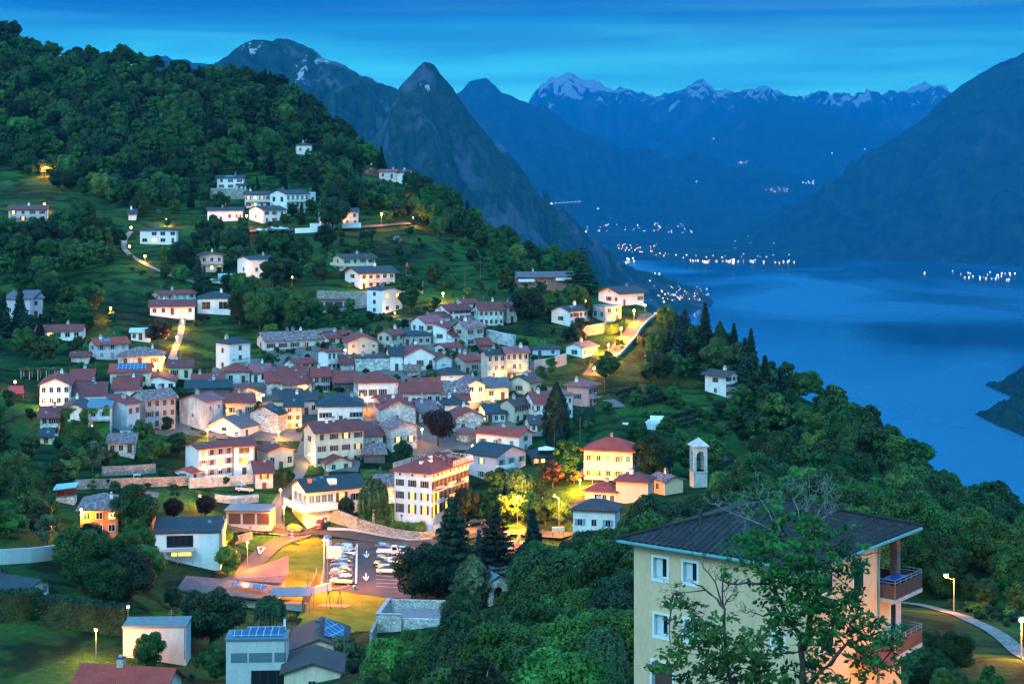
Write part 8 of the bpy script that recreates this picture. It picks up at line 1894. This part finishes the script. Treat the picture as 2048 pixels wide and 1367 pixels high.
tot['m6'] = grp([(1090,650),(1210,660),(1205,720),(1160,760),(1110,760),(1070,740),(1110,700)], 7.5, KM, (.45, .8), 'garden tree between the village and the glowing road', 'trees left of the glowing road', seed=20, cap=26)
tot['m7'] = grp([(1130,850),(1230,830),(1300,880),(1300,960),(1285,960),(1280,900),(1160,880),(1080,930),(1085,1000),(1040,1030),(960,1020),(955,985),(1060,960),(1110,900)], 7.5, KM+['dark0'], (.4, .8), 'tree in the gardens between the cypress and the red hipped villa', 'garden trees right of the village', seed=21, cap=46)
tot['m8'] = grp([(1225,745),(1400,755),(1480,850),(1480,900),(1380,880),(1235,840)], 9, KM+['olive'], (.3, .6), 'small tree between the vine rows on the right slope', 'small trees among the vine rows', seed=22, cap=22, keep=.6)
tot['m9'] = grp([(520,640),(640,640),(700,625),(760,640),(700,655),(640,650),(540,675)], 6, KM, (.3, .5), 'small tree right above the village core', 'small trees above the core', seed=23, cap=24)
tot['c1'] = grp([(90,860),(400,880),(600,880),(1000,900),(1120,880),(1100,780),(1060,700),(1000,640),(880,620),(640,640),(420,740),(220,770),(80,800)], 5.5, KM+['olive', 'rust'], (.28, .6), 'small garden tree squeezed between the village houses', 'trees among the village houses', seed=24, cap=70, tol=.3)
def bsh(poly, sp, label, group, sr=(.5, 1.1), kinds=KB, **k):
    return scatter(poly, sp, kinds, sr, label, group, name=B_, cat='bush', split=False, rad=.2, **k)
tot['b1'] = bsh([(90,860),(400,880),(600,880),(1000,900),(1120,880),(1100,780),(1060,700),(1000,640),(880,620),(640,640),(420,740),(220,770),(80,800)], 8, 'small bush in a gap between the village houses', 'bushes among the village houses', seed=30, cap=110)
tot['b2'] = bsh([(380,940),(600,930),(620,1000),(540,1005),(430,1000),(150,985),(150,960)], 5, 'garden bush on the terraces above the garages', 'bushes above the garages', seed=31, cap=36)
tot['b3'] = bsh([(0,460),(240,470),(300,560),(480,660),(300,660),(100,640),(0,560)], 12, 'bush on the terraced meadow below the winding path', 'bushes on the left meadow', seed=32, cap=34, sr=(.6, 1.3))
tot['b4'] = bsh([(640,470),(1000,500),(1020,600),(860,600),(700,540)], 12, 'bush on the terraced meadow right of the villas', 'bushes on the right meadow', seed=33, cap=34, sr=(.6, 1.3))
tot['b5'] = bsh([(1225,745),(1420,770),(1500,880),(1400,900),(1235,850)], 8, 'bush among the vine rows', 'bushes among the vine rows', seed=34, cap=24)
tot['b6'] = bsh([(640,1005),(780,1010),(800,1050),(700,1045),(640,1030)], 4.5, 'garden bush between the white balcony house and the hotel', 'bushes left of the hotel', seed=35, cap=20, sr=(.4, .7))
tot['b7'] = bsh([(660,1280),(760,1290),(800,1367),(700,1367)], 4, 'garden bush right of the gable house with solar panel', 'bushes right of the solar gable', seed=36, cap=24, sr=(.5, .9), check=False)
tot['b8'] = bsh([(945,1050),(1130,1050),(1130,1060),(945,1062)], 4, 'bush along the square under the lit planes', 'bushes under the lit planes', seed=37, cap=14, sr=(.4, .7))
tot['b9'] = bsh([(1840,1195),(2060,1230),(2060,1300),(1960,1240),(1840,1218)], 3.2, 'low bush beside the stone path', 'bushes beside the stone path', seed=38, cap=20, sr=(.35, .7), check=False)
print('TREES', tot, k_, len(FOR), sum(tot.values()))
DEF.sort(key=lambda d: -d[0])
for d in DEF[:225]: tree(*d[1:])
FOR += [(*d[2], d[1], d[3]) for d in DEF[225:]]
pc = bpy.data.collections.new('forest_shapes'); keys = sorted(set(f[3] for f in FOR))
for i, k in enumerate(keys):
    o = bpy.data.objects.new('%02d_crown' % i, PROTO[k][0]); pc.objects.link(o)
me = bpy.data.meshes.new('hillside_forest'); me.from_pydata([f[:3] for f in FOR], [], [])
for nm, ty in (('scl', 'FLOAT'), ('idx', 'INT'), ('rot', 'FLOAT_VECTOR')): me.attributes.new(nm, ty, 'POINT')
me.attributes['scl'].data.foreach_set('value', [f[4]*rnd.uniform(.9, 1.1) for f in FOR]); me.attributes['idx'].data.foreach_set('value', [keys.index(f[3]) for f in FOR])
me.attributes['rot'].data.foreach_set('vector', [x for f in FOR for x in (0, 0, rnd.uniform(0, 6.28))])
fo = addobj('hillside_forest', me); tag(fo, 'dense dark broadleaf wood covering the upper hillside and the farther slopes', 'forest', None, 'stuff')
ng = bpy.data.node_groups.new('forest_nodes', 'GeometryNodeTree'); ng.interface.new_socket('Geometry', in_out='INPUT', socket_type='NodeSocketGeometry'); ng.interface.new_socket('Geometry', in_out='OUTPUT', socket_type='NodeSocketGeometry')
gi = ng.nodes.new('NodeGroupInput'); go = ng.nodes.new('NodeGroupOutput'); ci = ng.nodes.new('GeometryNodeCollectionInfo'); ci.inputs[0].default_value = pc; ci.inputs[1].default_value = True; ci.inputs[2].default_value = True
ip = ng.nodes.new('GeometryNodeInstanceOnPoints'); ip.inputs['Pick Instance'].default_value = True
def na(nm, ty): n = ng.nodes.new('GeometryNodeInputNamedAttribute'); n.data_type = ty; n.inputs[0].default_value = nm; return n.outputs['Attribute']
ng.links.new(gi.outputs[0], ip.inputs['Points']); ng.links.new(ci.outputs[0], ip.inputs['Instance']); ng.links.new(na('idx', 'INT'), ip.inputs['Instance Index']); ng.links.new(na('rot', 'FLOAT_VECTOR'), ip.inputs['Rotation']); ng.links.new(na('scl', 'FLOAT'), ip.inputs['Scale']); ng.links.new(ip.outputs[0], go.inputs[0])
mo = fo.modifiers.new('forest', 'NODES'); mo.node_group = ng
def twig(mb, pts, r0, r1, mat, rr, side=0, depth=0):
    """crooked branch through the given points with side twigs"""
    P = [Vector(p) for p in pts]; out = [P[0]]
    for a, b in zip(P[:-1], P[1:]):
        n = max(2, int((b-a).length/.35))
        for i in range(1, n+1):
            q = a.lerp(b, i/n)
            if i < n or b is not P[-1]: q += Vector((rr.uniform(-1, 1), rr.uniform(-1, 1), rr.uniform(-1, 1)))*.06
            out.append(q)
    n = len(out); mb.tube(out, [r0+(r1-r0)*i/(n-1) for i in range(n)], mat, 6 if r0 > .05 else 4, False)
    if depth < 3:
        for _ in range(side):
            i = rr.randrange(max(1, n//3), n); d = (out[min(i, n-1)]-out[i-1]).normalized()
            o = Vector((rr.uniform(-1, 1), rr.uniform(-1, 1), rr.uniform(-.2, 1))).normalized(); L_ = rr.uniform(.25, .8)/(1+depth*.6)
            e = out[i]+(d*.7+o*.8).normalized()*L_; rr_ = r0+(r1-r0)*i/(n-1)
            twig(mb, [out[i], (out[i]+e)/2+o*.08, e], max(.008, rr_*.55), .005, mat, rr, max(0, side-2), depth+1)
DEADB = simple('dead_wood', (.17, .18, .18), .9, var=.3, scale=4)
def chestnut(label, name, base, stems, clusters, dead, D, seed, rpx=21):
    rr = random.Random(seed); nr = np.random.RandomState(seed); O = W(*base, D); O.z = zat(O.x, O.y)-.3
    root = tag(empty(name, O), label, 'tree'); nodes = []
    def V(px, py, dd=0): return W(px, py, D+dd)-O
    mb = MB()
    for st in stems:
        pts = [V(*p[:2], p[2] if len(p) > 2 else 0) for p in st[0]]
        twig(mb, pts, st[1], st[2], BARK, rr, st[3] if len(st) > 3 else 0, 1)
        for a, b in zip(pts[:-1], pts[1:]):
            for i in range(8): nodes.append(a.lerp(b, i/8))
    C = []
    for (px, py) in clusters:
        for rep_ in range(rr.choice((1, 2))):
            c = V(px+rr.uniform(-12, 12), py+rr.uniform(-9, 9), rr.uniform(-1.3, 1.3)); C.append(c)
            nn = min(nodes, key=lambda q: (q-c).length); mid = (nn+c)/2+Vector((rr.uniform(-.15, .15), 0, rr.uniform(-.1, .2)))
            twig(mb, [nn, mid, c], .035, .008, BARK, rr, 2, 2)
    mb.build('trunk', root, smooth=True)
    P = []; Nn = []
    for c in C:
        k = nr.randint(5, 8)
        for _ in range(k):      # sprays of leaves
            s = c+Vector(nr.normal(size=3)*np.array([.38, .3, .28])); m_ = nr.randint(9, 17); ax = nr.normal(size=3)
            q = np.array(s)+nr.normal(size=(m_, 3))*np.array([.13, .13, .07]); P.append(q); Nn.append(np.tile([0, -.3, 1.0], (m_, 1))+nr.normal(size=(m_, 3))*.55)
    P = np.concatenate(P); Nn = np.concatenate(Nn)
    addobj('crown', leafmesh('crown', P, Nn, .15*nr.uniform(.6, 1.3, len(P)), LEAF['chestnut'], seed, aspect=1.7), root)
    if dead:
        mb = MB()
        for ln in dead: twig(mb, [V(*p) for p in ln], .03, .006, DEADB, rr, 5, 0)
        mb.build('dead_branch', root)
LEAF['chestnut'] = leafmat('leaf_chestnut', (.025, .11, .018), (.06, .20, .03), var=.15)
cl = [(1545,1015),(1562,1046),(1528,1052),(1492,1062),(1507,1080),(1542,1093),(1576,1087),(1610,1052),(1644,1070),(1678,1087),(1695,1118),(1672,1114),(1713,1133),(1501,1100),(1473,1152),(1542,1141),(1576,1128),(1610,1141),(1559,1182),(1593,1196),(1627,1182),(1549,1210),(1610,1223),(1644,1216),(1678,1210),(1713,1210),(1695,1240),(1661,1251),(1627,1257),(1730,1230),(1747,1257),(1781,1257),(1713,1275),(1644,1292),(1593,1292),(1678,1309),(1747,1309),(1781,1326),(1798,1353),(1713,1343),(1627,1336),(1576,1333),(1640,1120),(1610,1095),(1588,1160),(1650,1160),(1600,1020),(1700,1180),(1740,1290),(1560,1260),(1610,1370),(1680,1375),(1750,1380),(1560,1375),(1530,1320)]
chestnut('tall chestnut with bare grey top twigs in front of the yellow house', 'chestnut_tree', (1615, 1700), [([(1615,1700),(1612,1420),(1603,1278),(1565,1220),(1552,1189),(1535,1168),(1473,1166),(1439,1158)],.19,.03,3),([(1606,1300,.4),(1634,1189,.4),(1630,1121,.3),(1627,1018,.2)],.13,.03,4),([(1612,1380,-.5),(1690,1290,-.6),(1760,1262,-.5),(1790,1300,-.5)],.10,.02,3),([(1630,1160,.4),(1680,1110,.5),(1735,1110,.3),(1762,1103,.2)],.06,.01,4),([(1565,1225),(1530,1230,-.3),(1500,1225,-.4),(1488,1222,-.4)],.04,.008,5),([(1552,1189),(1548,1120,.2),(1545,1050,.2)],.08,.02,3)],
  cl, [[(1545,1060),(1500,1040),(1460,1022),(1424,1004)],[(1545,1040),(1530,1010),(1514,984)],[(1520,1070),(1490,1050),(1497,1030)],[(1627,1050),(1640,1020),(1658,984)],[(1640,1040),(1665,1020),(1684,1005)],[(1600,1040),(1590,1000),(1602,985)],[(1627,1060),(1612,1020),(1620,990)],[(1560,1060),(1548,1020),(1570,995)]], 60, 5)
cl = [(1364,1203),(1391,1216),(1419,1268),(1391,1257),(1439,1264),(1354,1295),(1378,1312),(1419,1309),(1456,1292),(1490,1278),(1507,1309),(1473,1326),(1525,1343),(1405,1343),(1439,1353),(1340,1320),(1500,1360),(1380,1375),(1470,1385),(1430,1400),(1520,1390)]
chestnut('smaller half bare chestnut left of the tall one, before the yellow facade', 'chestnut_tree', (1468, 1700), [([(1468,1700),(1463,1363),(1453,1309),(1449,1257),(1446,1216),(1432,1196),(1412,1179),(1391,1168)],.13,.025,5),([(1446,1216),(1462,1190),(1480,1182)],.04,.008,6),([(1449,1257),(1405,1240),(1370,1215),(1335,1212)],.05,.01,6),([(1446,1216),(1430,1160),(1405,1130),(1400,1118)],.045,.008,6),([(1412,1179),(1370,1185),(1345,1180)],.03,.006,5),([(1446,1210,.3),(1445,1160,.2),(1452,1125,.2)],.035,.006,5)], cl, None, 58, 9)
bm = bmesh.new(); bmesh.ops.create_icosphere(bm, subdivisions=1, radius=1); LS = {}
for nm, c, e in (('warm', (1, .62, .36), 30), ('white', (.75, .95, 1), 26), ('orange', (1, .45, .16), 34)):
    me = bpy.data.meshes.new('lamp_globe'); bm.to_mesh(me); me.materials.append(emis('far_lamp_'+nm, c, e*.42)); LS[nm] = me
bm.free()
def far(px, py, r, c, label, group, up=4, name='distant_lamp', cat='lamp'):
    d = W(px, py, 1.0).normalized(); best = None
    for b in FARBVH:
        h = b.ray_cast(Vector((0, 0, 0)), d, 40000)
        if h[0] is not None and h[3] > 2500 and (best is None or h[3] < best[1]): best = (h[0], h[3])
    if d.z < 0:
        t = LAKE/d.z
        if best is None or t < best[1]: best = (d*t, t)
    r *= .5
    if best is None: return
    p = best[0]-d*30*(best[1]/8000); p.z = max(p.z, LAKE+r+1)
    o = addobj(name, LS[c], None, p, None, (r, r, r*.8)); tag(o, label, cat, group)
rr = random.Random(21)
def cluster(n, x0, x1, y0, y1, cs, r, label, group, slope=0):
    for _ in range(n):
        x = rr.uniform(x0, x1); t = (x-x0)/(x1-x0); far(x, rr.uniform(y0, y1)+slope*t, r*rr.uniform(.55, 1.35), rr.choice(cs), label, group)
cluster(34, 1380, 1592, 519, 525, ['warm', 'warm', 'orange', 'white'], 3.8, 'warm lamp on the lake head waterfront', 'lamps along the lake head waterfront')
cluster(20, 1300, 1585, 506, 515, ['warm', 'orange', 'white'], 3.8, 'lamp of the shore road at the lake head', 'lamps of the lake head shore road')
cluster(30, 1232, 1310, 488, 506, ['warm', 'white', 'orange'], 3.4, 'lamp of the town left of the lake head', 'lamps of the town left of the lake head')
cluster(9, 1250, 1275, 516, 526, ['warm', 'white'], 5.5, 'bright lamp where the cone ridge meets the lake', 'bright lamps at the ridge foot')
cluster(46, 1170, 1385, 446, 466, ['white', 'white', 'warm'], 3.8, 'pale lamp of the upper valley town', 'lamps of the upper valley town')
for i in range(8): far(1103+i*8, 407-i*.6, 4.5, 'white', 'white lamp in the straight row above the cone ridge', 'row of white lamps')
cluster(14, 1530, 1580, 374, 384, ['white', 'warm'], 4.2, 'lamp of the hamlet on the far ridge', 'lamps of the ridge hamlet')
cluster(7, 1476, 1500, 322, 328, ['white', 'warm'], 6, 'lamp of the tiny hamlet high on the back mountain', 'lamps of the high hamlet')
cluster(8, 1605, 1630, 360, 368, ['white'], 4.5, 'lamp at the right end of the far ridge', 'lamps at the ridge end')
cluster(6, 1300, 1560, 468, 500, ['white'], 3.4, 'single pale lamp on the valley floor', 'scattered valley floor lamps')
for x, y, lb in ((1427,277,'bright white lamp alone high on the back mountain'),(1664,306,'white lamp alone on the right part of the back mountain'),(1730,298,'white lamp beside the right slope on the back mountain'),(1196,417,'bright white lamp alone below the row of white lamps'),(1393,363,'faint white lamp on the middle of the far ridge')): far(x, y, 7, 'white', lb, None)
far(1467, 520, 10, 'warm', 'brightest golden lamp in the middle of the waterfront', None)
cluster(30, 1900, 2030, 541, 556, ['white', 'white', 'warm'], 3.0, 'lamp of the village on the far right shore', 'lamps of the right shore village', slope=4)
far(1849, 545, 4.5, 'warm', 'lone red lamp left of the right shore village', None)
cluster(44, 1340, 1418, 572, 600, ['warm', 'orange', 'warm', 'white'], 1.5, 'warm lamp of the village at the tip of the cone ridge', 'lamps of the ridge tip village')
cluster(20, 1300, 1362, 560, 604, ['warm', 'white'], 1.8, 'lamp on the wooded shore before the ridge tip village', 'lamps before the ridge tip village')
far(1328, 603, 4.5, 'warm', 'glowing globe standing for the floodlit church front on the shore below the glowing road', None); far(1326, 596, 2.8, 'warm', 'glowing globe standing for the floodlit church spire on the shore below the glowing road', None)  # floodlight on the church given as glowing globes, not lamps of its own
cluster(5, 1308, 1320, 545, 549, ['warm', 'white'], 2.6, 'lamp on the small promontory of the cone ridge', 'lamps on the small promontory')
